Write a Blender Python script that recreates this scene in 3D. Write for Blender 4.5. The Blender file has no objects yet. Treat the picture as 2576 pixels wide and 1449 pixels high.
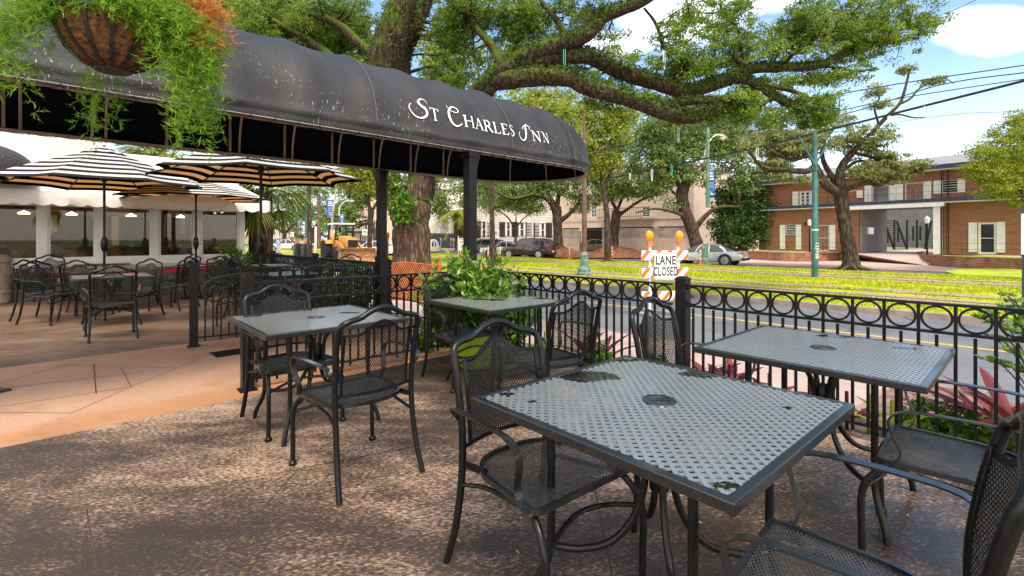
import bpy, math, random
import numpy as np
from mathutils import Vector, Matrix
random.seed(7); RNG = np.random.default_rng(11)
SC = bpy.context.scene
COL = SC.collection
R = math.radians; PI = math.pi
CAMZ = 1.32; F = 1224.0; HX = 1288.0; HY = 597.0
# street frame: s runs along the kerb to the far left, n runs away from the cafe across the street
SD = Vector((-.697, .718, 0)); ND = Vector((.718, .697, 0))
def SN(s, n, z=0.0): return Vector((SD.x*s+ND.x*n, SD.y*s+ND.y*n, z))
def PT(x, y, Y): return Vector(((x-HX)/F*Y, Y, CAMZ-(y-HY)/F*Y))
def GP(x, y, z=0.0):
    Y = (CAMZ-z)*F/(y-HY); return Vector(((x-HX)/F*Y, Y, z))
def XN(x, n, z=0.0):          # point on the line n = const seen in column x
    k = (x-HX)/F
    s = (ND.x*n-k*ND.y*n)/(k*SD.y-SD.x); return SN(s, n, z)
def XS(x, s, z=0.0):
    k = (x-HX)/F
    n = (SD.x*s-k*SD.y*s)/(k*ND.y-ND.x); return SN(s, n, z)
AS = math.atan2(ND.y, ND.x)   # heading of n

# ---------------------------------------------------------------- mesh builder
def spline(pts, seg=6, closed=False):
    P = [Vector(p) for p in pts]; n = len(P); out = []
    rng = range(n if closed else n-1)
    for i in rng:
        p1 = P[i]; p2 = P[(i+1) % n]
        p0 = P[i-1] if (closed or i > 0) else p1*2-p2
        p3 = P[(i+2) % n] if (closed or i+2 < n) else p2*2-p1
        for k in range(seg):
            t = k/seg
            out.append(.5*((2*p1)+(p2-p0)*t+(2*p0-5*p1+4*p2-p3)*t*t+(3*p1-p0-3*p2+p3)*t**3))
    if not closed: out.append(P[-1].copy())
    return out
class MB:
    def __init__(s): s.v = []; s.f = []; s.uv = None
    def add(s, vs, fs):
        o = len(s.v); s.v += [tuple(v) for v in vs]; s.f += [tuple(i+o for i in f) for f in fs]; return s
    def box(s, c, d, rz=0.0, M=None):
        hx, hy, hz = d[0]/2, d[1]/2, d[2]/2
        vs = [Vector((x, y, z)) for z in (-hz, hz) for x, y in ((-hx, -hy), (hx, -hy), (hx, hy), (-hx, hy))]
        if M is None: M = Matrix.Translation(c) @ Matrix.Rotation(rz, 4, 'Z')
        else: M = Matrix.Translation(c) @ M
        return s.add([M @ v for v in vs], [(0,3,2,1),(4,5,6,7),(0,1,5,4),(1,2,6,5),(2,3,7,6),(3,0,4,7)])
    def beam(s, a, b, w, h, up=(0,0,1)):
        a = Vector(a); b = Vector(b); d = (b-a).normalized(); up = Vector(up)
        if abs(d.dot(up)) > .98: up = Vector((1,0,0))
        x = d.cross(up).normalized(); u = x.cross(d).normalized()
        vs = [p+x*i*w/2+u*j*h/2 for p in (a, b) for i, j in ((-1,-1),(1,-1),(1,1),(-1,1))]
        return s.add(vs, [(0,1,2,3),(7,6,5,4),(0,4,5,1),(1,5,6,2),(2,6,7,3),(3,7,4,0)])
    def tube(s, pts, r, n=8, closed=False, cap=True):
        P = [Vector(p) for p in pts]; m = len(P)
        rr = r if isinstance(r, (list, tuple)) else [r]*m
        prev = None; vs = []
        for i in range(m):
            if closed: t = (P[(i+1) % m]-P[i-1])
            else: t = P[min(i+1, m-1)]-P[max(i-1, 0)]
            if t.length < 1e-9: t = Vector((0,0,1))
            t.normalize()
            if prev is None:
                a = Vector((0,0,1)) if abs(t.z) < .9 else Vector((1,0,0))
                u = t.cross(a).normalized()
            else:
                u = prev-t*prev.dot(t)
                if u.length < 1e-6: u = t.orthogonal()
                u.normalize()
            prev = u; w = t.cross(u)
            for k in range(n):
                a = 2*PI*k/n; vs.append(P[i]+(u*math.cos(a)+w*math.sin(a))*rr[i])
        fs = []
        for i in range(m if closed else m-1):
            j = (i+1) % m
            for k in range(n):
                fs.append((i*n+k, i*n+(k+1) % n, j*n+(k+1) % n, j*n+k))
        if cap and not closed:
            fs.append(tuple(reversed(range(n)))); fs.append(tuple((m-1)*n+k for k in range(n)))
        return s.add(vs, fs)
    def strap(s, pts, side, w, t):       # flat bar swept along pts; side(i) or a vector gives the width direction
        P = [Vector(p) for p in pts]; m = len(P); vs = []
        for i in range(m):
            d = (P[min(i+1, m-1)]-P[max(i-1, 0)]).normalized()
            sd = Vector(side(i) if callable(side) else side); sd = (sd-d*sd.dot(d)).normalized(); nn = d.cross(sd)
            for a, b in ((-1,-1),(1,-1),(1,1),(-1,1)): vs.append(P[i]+sd*a*w/2+nn*b*t/2)
        fs = []
        for i in range(m-1):
            for k in range(4): fs.append((i*4+k, i*4+(k+1) % 4, i*4+4+(k+1) % 4, i*4+4+k))
        fs += [(3,2,1,0), (m*4-4, m*4-3, m*4-2, m*4-1)]
        return s.add(vs, fs)
    def lathe(s, prof, n=16, c=(0,0,0), M=None):
        vs = []; fs = []; m = len(prof)
        for r, z in prof:
            for k in range(n):
                a = 2*PI*k/n; v = Vector((r*math.cos(a), r*math.sin(a), z))
                if M is not None: v = M @ v
                vs.append(v+Vector(c))
        for i in range(m-1):
            for k in range(n): fs.append((i*n+k, i*n+(k+1) % n, i*n+n+(k+1) % n, i*n+n+k))
        fs.append(tuple(reversed(range(n)))); fs.append(tuple((m-1)*n+k for k in range(n)))
        return s.add(vs, fs)
    def prism(s, poly, a, b, fn=None):   # polygon extruded from a to b along local z, mapped by fn
        n = len(poly); fn = fn or (lambda x, y, z: Vector((x, y, z)))
        vs = [fn(x, y, a) for x, y in poly]+[fn(x, y, b) for x, y in poly]
        fs = [tuple(reversed(range(n))), tuple(range(n, 2*n))]+[(i, (i+1) % n, n+(i+1) % n, n+i) for i in range(n)]
        return s.add(vs, fs)
    def grid(s, rows, closed=False):     # rows of points
        n = len(rows[0]); vs = [p for r in rows for p in r]; fs = []
        for i in range(len(rows)-1):
            for k in range(n if closed else n-1): fs.append((i*n+k, i*n+(k+1) % n, i*n+n+(k+1) % n, i*n+n+k))
        return s.add(vs, fs)
    def build(s, name, mat, parent=None, smooth=False, world=False, recalc=True):
        me = bpy.data.meshes.new(name)
        vs = s.v
        if parent is not None and world:
            Mi = ROOTM.get(parent.name, Matrix()).inverted(); vs = [tuple(Mi @ Vector(v)) for v in vs]
        me.from_pydata(vs, [], s.f)
        if recalc and len(s.f) < 60000:
            import bmesh
            bm = bmesh.new(); bm.from_mesh(me); bmesh.ops.recalc_face_normals(bm, faces=bm.faces); bm.to_mesh(me); bm.free()
        if s.uv is not None:
            ul = me.uv_layers.new(name='UVMap')
            for p in me.polygons:
                for li in p.loop_indices: ul.data[li].uv = s.uv[me.loops[li].vertex_index]
        if smooth:
            me.polygons.foreach_set('use_smooth', [True]*len(me.polygons))
            me.set_sharp_from_angle(angle=R(40))
        if mat is not None: me.materials.append(mat)
        o = bpy.data.objects.new(name, me); COL.objects.link(o)
        if parent is not None: o.parent = parent
        return o
ROOTM = {}
def thing(name, label, cat, loc=(0,0,0), rz=0.0, group=None):
    o = bpy.data.objects.new(name, None); COL.objects.link(o)
    o.empty_display_size = .1
    o.location = loc; o.rotation_euler = (0, 0, rz); o['label'] = label; o['category'] = cat
    if group: o['group'] = group
    ROOTM[o.name] = Matrix.Translation(loc) @ Matrix.Rotation(rz, 4, 'Z')
    return o
def tag(o, label, cat, group=None, kind=None):
    o['label'] = label; o['category'] = cat
    if group: o['group'] = group
    if kind: o['kind'] = kind
    return o
def struct(mb, name, mat, smooth=False):
    o = mb.build(name, mat, smooth=smooth); o['kind'] = 'structure'; return o
def dup(root, loc, rz, label, scale=None):
    r = root.copy(); COL.objects.link(r); r.location = loc; r.rotation_euler = (0, 0, rz); r['label'] = label
    if scale: r.scale = scale
    ROOTM[r.name] = Matrix.Translation(loc) @ Matrix.Rotation(rz, 4, 'Z')
    for ch in list(root.children):
        c = ch.copy(); COL.objects.link(c); c.parent = r
        for g in list(ch.children):
            d = g.copy(); COL.objects.link(d); d.parent = c
    return r

# ---------------------------------------------------------------- materials
class NT:
    def __init__(s, m): s.t = m.node_tree; s.n = s.t.nodes; s.l = s.t.links
    def new(s, typ, **kw):
        nd = s.n.new(typ)
        for k, v in kw.items():
            if k in nd.inputs.keys(): nd.inputs[k].default_value = v
            else: setattr(nd, k, v)
        return nd
    def link(s, a, b): s.l.new(a, b)
    def ramp(s, fac, stops):
        r = s.n.new('ShaderNodeValToRGB'); el = r.color_ramp.elements
        while len(el) < len(stops): el.new(.5)
        for e, (p, c) in zip(el, stops): e.position = p; e.color = (*c, 1) if len(c) == 3 else c
        s.link(fac, r.inputs[0]); return r.outputs[0]
    def noise(s, scale, detail=4, vec=None, rough=.55, dist=0.0):
        nd = s.new('ShaderNodeTexNoise'); nd.inputs['Scale'].default_value = scale; nd.inputs['Detail'].default_value = detail
        nd.inputs['Roughness'].default_value = rough; nd.inputs['Distortion'].default_value = dist
        if vec is not None: s.link(vec, nd.inputs['Vector'])
        return nd.outputs['Fac']
    def math(s, op, a, b=None, c=None, clamp=False):
        nd = s.n.new('ShaderNodeMath'); nd.operation = op; nd.use_clamp = clamp
        for i, x in enumerate((a, b, c)):
            if x is None: continue
            if isinstance(x, (int, float)): nd.inputs[i].default_value = x
            else: s.link(x, nd.inputs[i])
        return nd.outputs[0]
    def mix(s, fac, a, b, mode='MIX'):
        nd = s.n.new('ShaderNodeMix'); nd.data_type = 'RGBA'; nd.blend_type = mode
        for i, x in ((0, fac), (6, a), (7, b)):
            if isinstance(x, (int, float)): nd.inputs[i].default_value = x
            elif isinstance(x, (tuple, list)): nd.inputs[i].default_value = (*x[:3], 1)
            else: s.link(x, nd.inputs[i])
        return nd.outputs[2]
    def bump(s, h, strength=.3, dist=.01):
        nd = s.n.new('ShaderNodeBump'); nd.inputs['Strength'].default_value = strength; nd.inputs['Distance'].default_value = dist
        s.link(h, nd.inputs['Height']); return nd.outputs[0]
def newmat(name):
    m = bpy.data.materials.new(name); m.use_nodes = True
    N = NT(m); b = m.node_tree.nodes['Principled BSDF']; N.b = b; N.m = m
    N.obj = N.new('ShaderNodeTexCoord').outputs['Object']; N.pos = N.new('ShaderNodeNewGeometry').outputs['Position']
    return N
def pm(name, col, rough=.6, metal=0.0, var=.15, scale=8, bump=0.0, bscale=60, spec=None, bdist=.01, rvar=.1, coat=0.0, world=False):
    N = newmat(name); v = N.pos if world else N.obj
    fac = N.noise(scale, 5, v)
    dk = tuple(c*(1-var*2) for c in col); lt = tuple(min(1, c*(1+var*2)) for c in col)
    N.link(N.ramp(fac, [(.25, dk), (.75, lt)]), N.b.inputs['Base Color'])
    N.link(N.ramp(N.noise(scale*2.3, 4, v), [(.3, (max(.02, rough-rvar),)*3), (.7, (min(1, rough+rvar),)*3)]), N.b.inputs['Roughness'])
    N.b.inputs['Metallic'].default_value = metal
    if spec is not None: N.b.inputs['Specular IOR Level'].default_value = spec
    if coat: N.b.inputs['Coat Weight'].default_value = coat; N.b.inputs['Coat Roughness'].default_value = .08
    if bump: N.link(N.bump(N.noise(bscale, 6, v), bump, bdist), N.b.inputs['Normal'])
    return N.m
M = {}
M['iron'] = pm('black_powder_coat', (.0055,.006,.0065), .27, 0, .2, 30, .25, 260, bdist=.002, spec=.3)
M['fence'] = pm('black_fence_paint', (.005,.005,.006), .36, 0, .25, 14, .3, 150, bdist=.003, spec=.25)
M['bronze'] = pm('brown_frame_metal', (.34,.25,.21), .45, .2, .15, 8)
M['navy'] = pm('dark_navy_canvas', (.004,.005,.011), .9, 0, .1, 8, spec=.1)
M['white'] = pm('white_paint', (.72,.70,.66), .5, 0, .06, 3)
M['cream'] = pm('cream_stucco', (.62,.47,.36), .85, 0, .06, 1.2, .2, 30)
M['creamdirty'] = pm('weathered_stucco_coping', (.45,.36,.29), .9, 0, .2, 1.5, .2, 30)
M['whitewall'] = pm('white_clapboard_paint', (.66,.60,.53), .7, 0, .05, 1)
M['glass'] = pm('dark_window_glass', (.02,.024,.028), .06, 0, .3, .6, spec=.8)
M['shutter'] = pm('dark_shutter', (.05,.03,.032), .6)
M['slate'] = pm('grey_roof_shingle', (.24,.24,.235), .9, 0, .15, 5, .4, 12)
M['navyfascia'] = pm('navy_fascia_paint', (.02,.035,.065), .6, 0, .35, 4)
M['tyre'] = pm('tyre_rubber', (.012,.012,.012), .8)
M['rim'] = pm('alloy', (.45,.45,.47), .3, .8)
M['orange'] = pm('safety_orange', (.85,.15,.02), .5)
M['wreflect'] = pm('reflective_white', (.8,.8,.8), .4, 0, .03)
M['signwhite'] = pm('sign_face_white', (.82,.82,.82), .45, 0, .02)
M['signblack'] = pm('sign_black', (.01,.01,.01), .5)
M['green'] = pm('green_pole_paint', (.035,.115,.105), .45, 0, .2, 3)
M['wood'] = pm('brown_pole', (.13,.075,.055), .8, 0, .3, 6, .3, 30)
M['redpaint'] = pm('red_band_paint', (.62,.012,.012), .4, 0, .03)
M['greywall'] = pm('dark_grey_wall_paint', (.10,.10,.098), .7, 0, .15, 2)
M['yellow'] = pm('machine_yellow', (.75,.36,.07), .5, 0, .1, 4)
M['rust'] = pm('worn_bucket_steel', (.42,.22,.12), .6, .2, .3, 3)
M['blue'] = pm('banner_blue', (.02,.13,.42), .6, 0, .1, 3)
M['hivis'] = pm('high_visibility_vest', (.55,.85,.02), .7)
M['skin'] = pm('skin', (.35,.19,.13), .6)
M['hair'] = pm('dark_hair', (.015,.011,.01), .7)
M['soil'] = pm('dark_soil', (.12,.075,.05), .95, 0, .4, 4, .6, 20, bdist=.03)
M['beads'] = pm('white_beads', (.7,.72,.7), .3)
M['gbeads'] = pm('green_beads', (.02,.4,.25), .3)
M['cable'] = pm('black_cable', (.015,.018,.016), .5)
M['coir'] = pm('coir_liner', (.18,.07,.022), .95, 0, .49, 55, 1.0, 70, bdist=.03)
M['lime'] = pm('lime_green_pot', (.33,.5,.02), .4, 0, .05)
M['tan'] = pm('tan_trash_bin', (.30,.22,.17), .7)
M['tarp'] = pm('black_plastic_wrap', (.02,.02,.022), .3, 0, .3, 5, .5, 12)
M['lampglass'] = pm('frosted_lamp_glass', (.75,.7,.6), .3, 0, .02)
M['amber'] = pm('amber_lens', (.85,.28,.01), .25, 0, .05)
M['netting'] = pm('orange_plastic_net', (.75,.16,.03), .6)
M['silver'] = pm('silver_car_paint', (.52,.53,.55), .25, .5, .02, 2, coat=1)
M['maroon'] = pm('dark_plum_car_paint', (.03,.015,.018), .2, .3, .05, 2, coat=1)
M['beigecar'] = pm('bronze_car_paint', (.16,.13,.09), .3, .4, .03, 2, coat=1)
M['whitecar'] = pm('white_car_paint', (.7,.7,.7), .25, 0, .02, 2, coat=1)
M['carglass'] = pm('car_glass', (.012,.015,.017), .05, 0, .2, 1, spec=.9)
M['redlens'] = pm('red_lens', (.35,.01,.01), .2)
M['stone'] = pm('pale_concrete', (.5,.44,.38), .85, 0, .15, 2, .3, 15)

def bark_mat(name, col, moss=.0, mosscol=(.07,.10,.012), sc=1.0):
    N = newmat(name)
    mp = N.new('ShaderNodeMapping'); N.link(N.obj, mp.inputs[0]); mp.inputs['Scale'].default_value = (14*sc, 14*sc, 3.2*sc)
    v = N.new('ShaderNodeTexVoronoi'); v.feature = 'F1'; v.inputs['Scale'].default_value = 1.0
    nz = N.noise(1.5, 5, mp.outputs[0]); add = N.new('ShaderNodeVectorMath', operation='ADD'); N.link(mp.outputs[0], add.inputs[0])
    cb = N.new('ShaderNodeCombineXYZ'); N.link(nz, cb.inputs[0]); N.link(nz, cb.inputs[1]); N.link(cb.outputs[0], add.inputs[1]); N.link(add.outputs[0], v.inputs['Vector'])
    d = v.outputs['Distance']
    base = N.ramp(d, [(.1, tuple(c*1.5 for c in col)), (.6, tuple(c*.22 for c in col))])
    base = N.mix(N.math('MULTIPLY', N.noise(1.1, 4, N.obj), .5), base, tuple(c*.9 for c in (col[0]*1.2, col[1]*1.1, col[2])), 'MIX')
    if moss:
        g = N.new('ShaderNodeNewGeometry'); sp = N.new('ShaderNodeSeparateXYZ'); N.link(g.outputs['Normal'], sp.inputs[0])
        k = N.math('MULTIPLY_ADD', sp.outputs[2], .5, N.math('ADD', N.noise(2.2, 6, N.obj), -.5 + moss-.5))
        fac = N.ramp(k, [(.08, (0,0,0)), (.3, (1,1,1))])
        base = N.mix(fac, base, mosscol)
    N.link(base, N.b.inputs['Base Color']); N.b.inputs['Roughness'].default_value = .92; N.b.inputs['Specular IOR Level'].default_value = .2
    h = N.math('ADD', N.math('MULTIPLY', d, -1.0), N.noise(9, 6, N.obj)); N.link(N.bump(h, .9, .04), N.b.inputs['Normal'])
    return N.m
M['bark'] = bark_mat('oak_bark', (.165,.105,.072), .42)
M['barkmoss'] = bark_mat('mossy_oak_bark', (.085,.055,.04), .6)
M['barkfar'] = bark_mat('far_oak_bark', (.10,.072,.055), .38, (.11,.13,.015), .7)
M['palmbark'] = bark_mat('palm_bark', (.16,.09,.06), 0, sc=1.4)
def leaf_mat(name, dark, mid, light, clump=.6, trans=.35, rough=.5):
    N = newmat(name)
    g = N.new('ShaderNodeNewGeometry')
    rnd = g.outputs['Random Per Island']
    k = N.math('ADD', N.math('MULTIPLY', rnd, .6), N.math('MULTIPLY', N.noise(clump, 3, N.pos), .55))
    c = N.ramp(k, [(.22, dark), (.55, mid), (.85, light)])
    N.link(c, N.b.inputs['Base Color']); N.b.inputs['Roughness'].default_value = rough; N.b.inputs['Specular IOR Level'].default_value = .35
    tr = N.new('ShaderNodeBsdfTranslucent'); N.link(N.mix(.5, c, light), tr.inputs[0])
    mx = N.new('ShaderNodeMixShader'); mx.inputs[0].default_value = trans
    N.link(N.b.outputs[0], mx.inputs[1]); N.link(tr.outputs[0], mx.inputs[2])
    N.link(mx.outputs[0], N.n['Material Output'].inputs[0]); return N.m
M['leaf'] = leaf_mat('live_oak_leaf', (.035,.07,.010), (.125,.20,.02), (.31,.41,.055), trans=.5)
M['leafpale'] = leaf_mat('pale_oak_leaf', (.08,.10,.03), (.22,.25,.07), (.40,.42,.16), trans=.4)
M['leaffar'] = leaf_mat('far_oak_leaf', (.05,.10,.025), (.17,.25,.06), (.38,.46,.14), trans=.45)
M['leafyellow'] = leaf_mat('sunny_oak_leaf', (.10,.15,.015), (.25,.31,.03), (.46,.50,.08), trans=.45)
M['leafdark'] = leaf_mat('dense_dark_leaf', (.025,.06,.015), (.06,.12,.025), (.12,.20,.05))
M['leaflight'] = leaf_mat('bright_yellow_green_leaf', (.10,.17,.012), (.24,.32,.02), (.42,.44,.05), .9)
M['leafshrub'] = leaf_mat('glossy_shrub_leaf', (.03,.09,.01), (.09,.21,.018), (.22,.36,.04), 3, .3, .32)
M['fern'] = leaf_mat('fern_growth_leaf', (.022,.04,.006), (.05,.08,.012), (.10,.14,.02))
M['asparagus'] = leaf_mat('asparagus_fern_green', (.06,.16,.01), (.15,.32,.015), (.34,.5,.05), 5, .4)
M['asparagusdry'] = leaf_mat('asparagus_fern_dry', (.35,.09,.02), (.6,.2,.04), (.75,.4,.12), 5, .4)
M['cordyline'] = leaf_mat('red_cordyline_leaf', (.05,.010,.012), (.15,.02,.026), (.32,.08,.06), 3, .3, .3)
M['palmleaf'] = leaf_mat('palm_leaf', (.08,.12,.01), (.18,.24,.03), (.32,.38,.06), 2, .35)
M['flower'] = pm('pink_petals', (.75,.18,.35), .6, 0, .1)
M['grassblade'] = leaf_mat('sunlit_grass_blade', (.12,.22,.008), (.36,.42,.010), (.56,.56,.03), .25, .35, .6)
# ================================================================= SETTING
# ---- patio concrete
def patio_mat(name, dark, mid, light, near=True):
    N = newmat(name); P = N.pos
    rot = N.new('ShaderNodeMapping'); N.link(P, rot.inputs[0]); rot.inputs['Rotation'].default_value = (0, 0, -AS); rot.inputs['Scale'].default_value = (.7, 1.6, 1)
    big = N.noise(.55, 3, rot.outputs[0], .5, .6)
    fine = N.noise(55, 8, rot.outputs[0], .66, .4)
    med = N.noise(5, 6, rot.outputs[0], .6)
    k = N.math('ADD', N.math('MULTIPLY', big, 1.1), N.math('MULTIPLY', med, .55))
    sp = N.new('ShaderNodeSeparateXYZ'); N.link(P, sp.inputs[0])
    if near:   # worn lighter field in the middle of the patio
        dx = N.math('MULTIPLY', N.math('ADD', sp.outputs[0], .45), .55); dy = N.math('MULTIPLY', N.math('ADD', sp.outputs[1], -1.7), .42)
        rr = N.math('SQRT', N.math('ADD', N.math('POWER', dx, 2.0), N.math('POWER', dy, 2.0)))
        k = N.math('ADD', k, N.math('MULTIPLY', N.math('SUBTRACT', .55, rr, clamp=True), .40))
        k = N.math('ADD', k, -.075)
    th = N.math('ADD', N.math('MULTIPLY', N.math('ADD', fine, -.5), 1.7 if near else 1.0), N.math('MULTIPLY_ADD', k, 1.25 if near else 1.0, -.34 if near else 0.0))
    c = N.ramp(th, [(.46, dark), (.66, mid), (.90, light)] if near else [(.45, dark), (.8, mid), (1, light)])
    c = N.mix(N.math('MULTIPLY', N.ramp(big, [(.3, (1,1,1)), (.55, (0,0,0))]), .35), c, tuple(x*.6 for x in dark))
    # fine control joints are separate strips
    N.link(c, N.b.inputs['Base Color'])
    wet = N.math('ADD', N.math('MULTIPLY', sp.outputs[0], .5), N.math('MULTIPLY', med, .5))
    if near:
        gr = N.ramp(N.math('ADD', N.math('MULTIPLY', sp.outputs[0], .9), N.math('MULTIPLY', med, .8)), [(.95, (0,0,0)), (1.0, (1,1,1))])
        gr = N.ramp(N.math('MULTIPLY', N.math('ADD', N.math('ADD', sp.outputs[0], N.math('MULTIPLY', sp.outputs[1], .25)), N.math('MULTIPLY', big, .8)), .4), [(.52, (0,0,0)), (.78, (.85,.85,.85))])
        c = N.mix(gr, c, N.ramp(fine, [(.35, (.085,.066,.054)), (.65, (.19,.155,.13))]))
    N.link(N.ramp(wet, [(.35, (.55,)*3), (.95, (.16,)*3)]) if near else N.ramp(med, [(.3, (.35,)*3), (.7, (.6,)*3)]), N.b.inputs['Roughness'])
    N.b.inputs['Specular IOR Level'].default_value = .5
    N.link(N.bump(N.noise(90, 6, P), .35, .003), N.b.inputs['Normal']); return N.m
M['patio'] = patio_mat('stained_exposed_concrete', (.040,.027,.019), (.125,.076,.047), (.46,.31,.21))
M['patiofar'] = patio_mat('brown_sealed_concrete', (.055,.038,.028), (.125,.075,.045), (.20,.125,.08), False)
def walk_mat():
    N = newmat('orange_stained_walkway'); P = N.pos
    d = N.new('ShaderNodeVectorMath', operation='DOT_PRODUCT'); N.link(P, d.inputs[0]); d.inputs[1].default_value = SD
    q = N.math('ADD', d.outputs['Value'], N.math('MULTIPLY', N.math('ADD', N.noise(1.1, 5, P), -.5), .8))
    c = N.ramp(N.math('MULTIPLY', N.math('ADD', q, -4.2), .333), [(.0, (.46,.20,.075)), (.16, (.50,.235,.10)), (.22, (.55,.33,.21)), (.62, (.52,.30,.19)), (.70, (.45,.235,.13)), (1, (.42,.22,.13))])
    c = N.mix(N.math('MULTIPLY', N.noise(2.5, 6, P), .55), c, (.36,.19,.11))
    c = N.mix(N.ramp(N.noise(.9, 6, P, .6), [(.50, (0,0,0)), (.66, (.75,.75,.75))]), c, (.20,.09,.045))
    c = N.mix(N.math('MULTIPLY', N.ramp(N.noise(22, 6, P, .7), [(.45, (0,0,0)), (.7, (1,1,1))]), .35), c, (.25,.12,.06))
    N.link(c, N.b.inputs['Base Color']); N.b.inputs['Roughness'].default_value = .45
    N.link(N.bump(N.noise(40, 6, P), .12, .004), N.b.inputs['Normal']); return N.m
M['walk'] = walk_mat()
def quad(poly, z, h=0.0, mb=None):
    mb = mb or MB(); n = len(poly)
    if h: mb.prism([(p[0], p[1]) for p in poly], z-h, z)
    else: mb.add([(p[0], p[1], z) for p in poly], [tuple(range(n))])
    return mb
def strip(n0, n1, s0, s1, z, h=0.0, mb=None): return quad([SN(s0, n0), SN(s0, n1), SN(s1, n1), SN(s1, n0)], z, h, mb)
NE = 3.97      # outer edge of the raised patio
struct(strip(-7, NE, -5, 4.42, 0.0, .4), 'near_patio_floor', M['patio'])
struct(strip(-7, NE, 4.43, 7.15, -.004, .4), 'entrance_walkway', M['walk'])
struct(strip(-7, NE, 7.16, 15.2, 0.0, .4), 'far_patio_floor', M['patiofar'])
# control joints
M['joint'] = pm('joint_groove', (.05,.032,.022), .9, 0, .3, 20)
mb = MB()
def joint(a, b, z=.0015, w=.008):
    a = Vector((a[0], a[1], 0)); b = Vector((b[0], b[1], 0)); d = (b-a).normalized(); p = Vector((-d.y, d.x, 0))*w/2
    mb.add([(*(a-p).xy, z), (*(b-p).xy, z), (*(b+p).xy, z), (*(a+p).xy, z)], [(0,1,2,3)])
joint(GP(218,1282), GP(245,1449)); joint(GP(750,1180), GP(510,1449)); joint(GP(750,1180), SN(1.9,NE)); joint(GP(1490,1200), GP(1540,1449)); joint(GP(1690,1135), GP(1900,1200))
joint(GP(1640,1449), GP(1990,1150)); joint(GP(218,1282), GP(750,1180), w=.004)
joint(GP(0,978), GP(335,938)); joint(GP(235,915), GP(242,990)); joint(SN(9.6,-4), SN(9.6,NE))
struct(mb, 'patio_joints', M['joint'])
mb = MB(); z0 = -.0025
for a, b in (((0,963),(160,918)), ((160,918),(445,925)), ((445,925),(330,972)), ((305,925),(330,972)), ((330,972),(180,1038)), ((180,1038),(0,1036)), ((0,1022),(330,972)), ((445,925),(500,905))):
    joint(GP(*a), GP(*b), z0, .006)
struct(mb, 'walkway_score_lines', M['joint'])
# ---- ground beyond
def ground_mat():
    N = newmat('ground_earth'); c = N.ramp(N.noise(.3, 5, N.pos), [(.3, (.12,.16,.03)), (.7, (.25,.22,.12))]); N.link(c, N.b.inputs['Base Color']); N.b.inputs['Roughness'].default_value = .95; return N.m
M['ground'] = ground_mat()
struct(strip(-300, 600, -400, 500, -.56), 'ground', M['ground'])
def slope_strip(n0, n1, s0, s1, z0, z1):
    P = [SN(s0, n0, z0), SN(s0, n1, z1), SN(s1, n1, z1), SN(s1, n0, z0)]; m = MB(); m.add(P+[Vector((p.x, p.y, -.5)) for p in P], [(0,1,2,3), (7,6,5,4), (0,4,5,1), (1,5,6,2), (2,6,7,3), (3,7,4,0)]); return m
def soil_strip():
    struct(slope_strip(NE+.01, 4.75, -8, 15, -.05, -.12), 'planting_bed_soil', M['soil'])
soil_strip()
M['verge'] = pm('dirt_verge_earth', (.20,.13,.09), .95, 0, .35, 3, .8, 18, bdist=.05, world=True)
def conc_mat(name, a, b, sc=1.5):
    N = newmat(name); N.link(N.ramp(N.noise(sc, 7, N.pos, .65), [(.3, a), (.7, b)]), N.b.inputs['Base Color']); N.b.inputs['Roughness'].default_value = .75
    N.link(N.bump(N.noise(60, 5, N.pos), .2, .004), N.b.inputs['Normal']); return N.m
M['sidewalk'] = conc_mat('pinkish_sidewalk_concrete', (.36,.25,.21), (.50,.38,.32))
M['kerb'] = conc_mat('kerb_stone', (.17,.13,.11), (.36,.29,.25), 4)
M['farpath'] = conc_mat('far_pink_pavement', (.50,.33,.27), (.62,.45,.38), .8)
def asphalt():
    N = newmat('street_asphalt'); P = N.pos
    c = N.ramp(N.noise(.5, 6, P, .6, .5), [(.3, (.11,.11,.115)), (.7, (.17,.165,.16))])
    c = N.mix(N.math('MULTIPLY', N.noise(60, 4, P), .5), c, (.22,.21,.2))
    d = N.new('ShaderNodeVectorMath', operation='DOT_PRODUCT'); N.link(P, d.inputs[0]); d.inputs[1].default_value = ND
    lv = N.ramp(N.math('MULTIPLY', N.math('ADD', N.math('SUBTRACT', 14.2, d.outputs['Value']), N.math('MULTIPLY', N.noise(3, 5, P), .6)), .5), [(.25, (1,1,1)), (.55, (0,0,0))])
    spk = N.ramp(N.noise(14, 3, P), [(.56, (0,0,0)), (.6, (1,1,1))])
    c = N.mix(N.math('MULTIPLY', lv, spk), c, (.30,.15,.06))
    crk = N.new('ShaderNodeTexVoronoi'); crk.feature = 'DISTANCE_TO_EDGE'; crk.inputs['Scale'].default_value = .38; wv = N.new('ShaderNodeVectorMath', operation='ADD'); N.link(P, wv.inputs[0]); wc = N.new('ShaderNodeCombineXYZ'); N.link(N.noise(1.2, 5, P), wc.inputs[0]); N.link(N.noise(1.7, 5, P), wc.inputs[1]); N.link(wc.outputs[0], wv.inputs[1]); N.link(wv.outputs[0], crk.inputs['Vector'])
    c = N.mix(N.ramp(crk.outputs['Distance'], [(.0, (.8,.8,.8)), (.012, (0,0,0))]), c, (.035,.035,.035))
    c = N.mix(N.ramp(N.noise(.22, 3, P), [(.52, (0,0,0)), (.56, (.5,.5,.5))]), c, (.085,.085,.088))
    N.link(c, N.b.inputs['Base Color']); N.b.inputs['Roughness'].default_value = .55
    N.link(N.bump(N.noise(120, 4, P), .4, .004), N.b.inputs['Normal']); return N.m
M['asphalt'] = asphalt()
struct(slope_strip(4.76, 7.19, .95, 150, -.12, -.335), 'sidewalk', M['sidewalk'])
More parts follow.
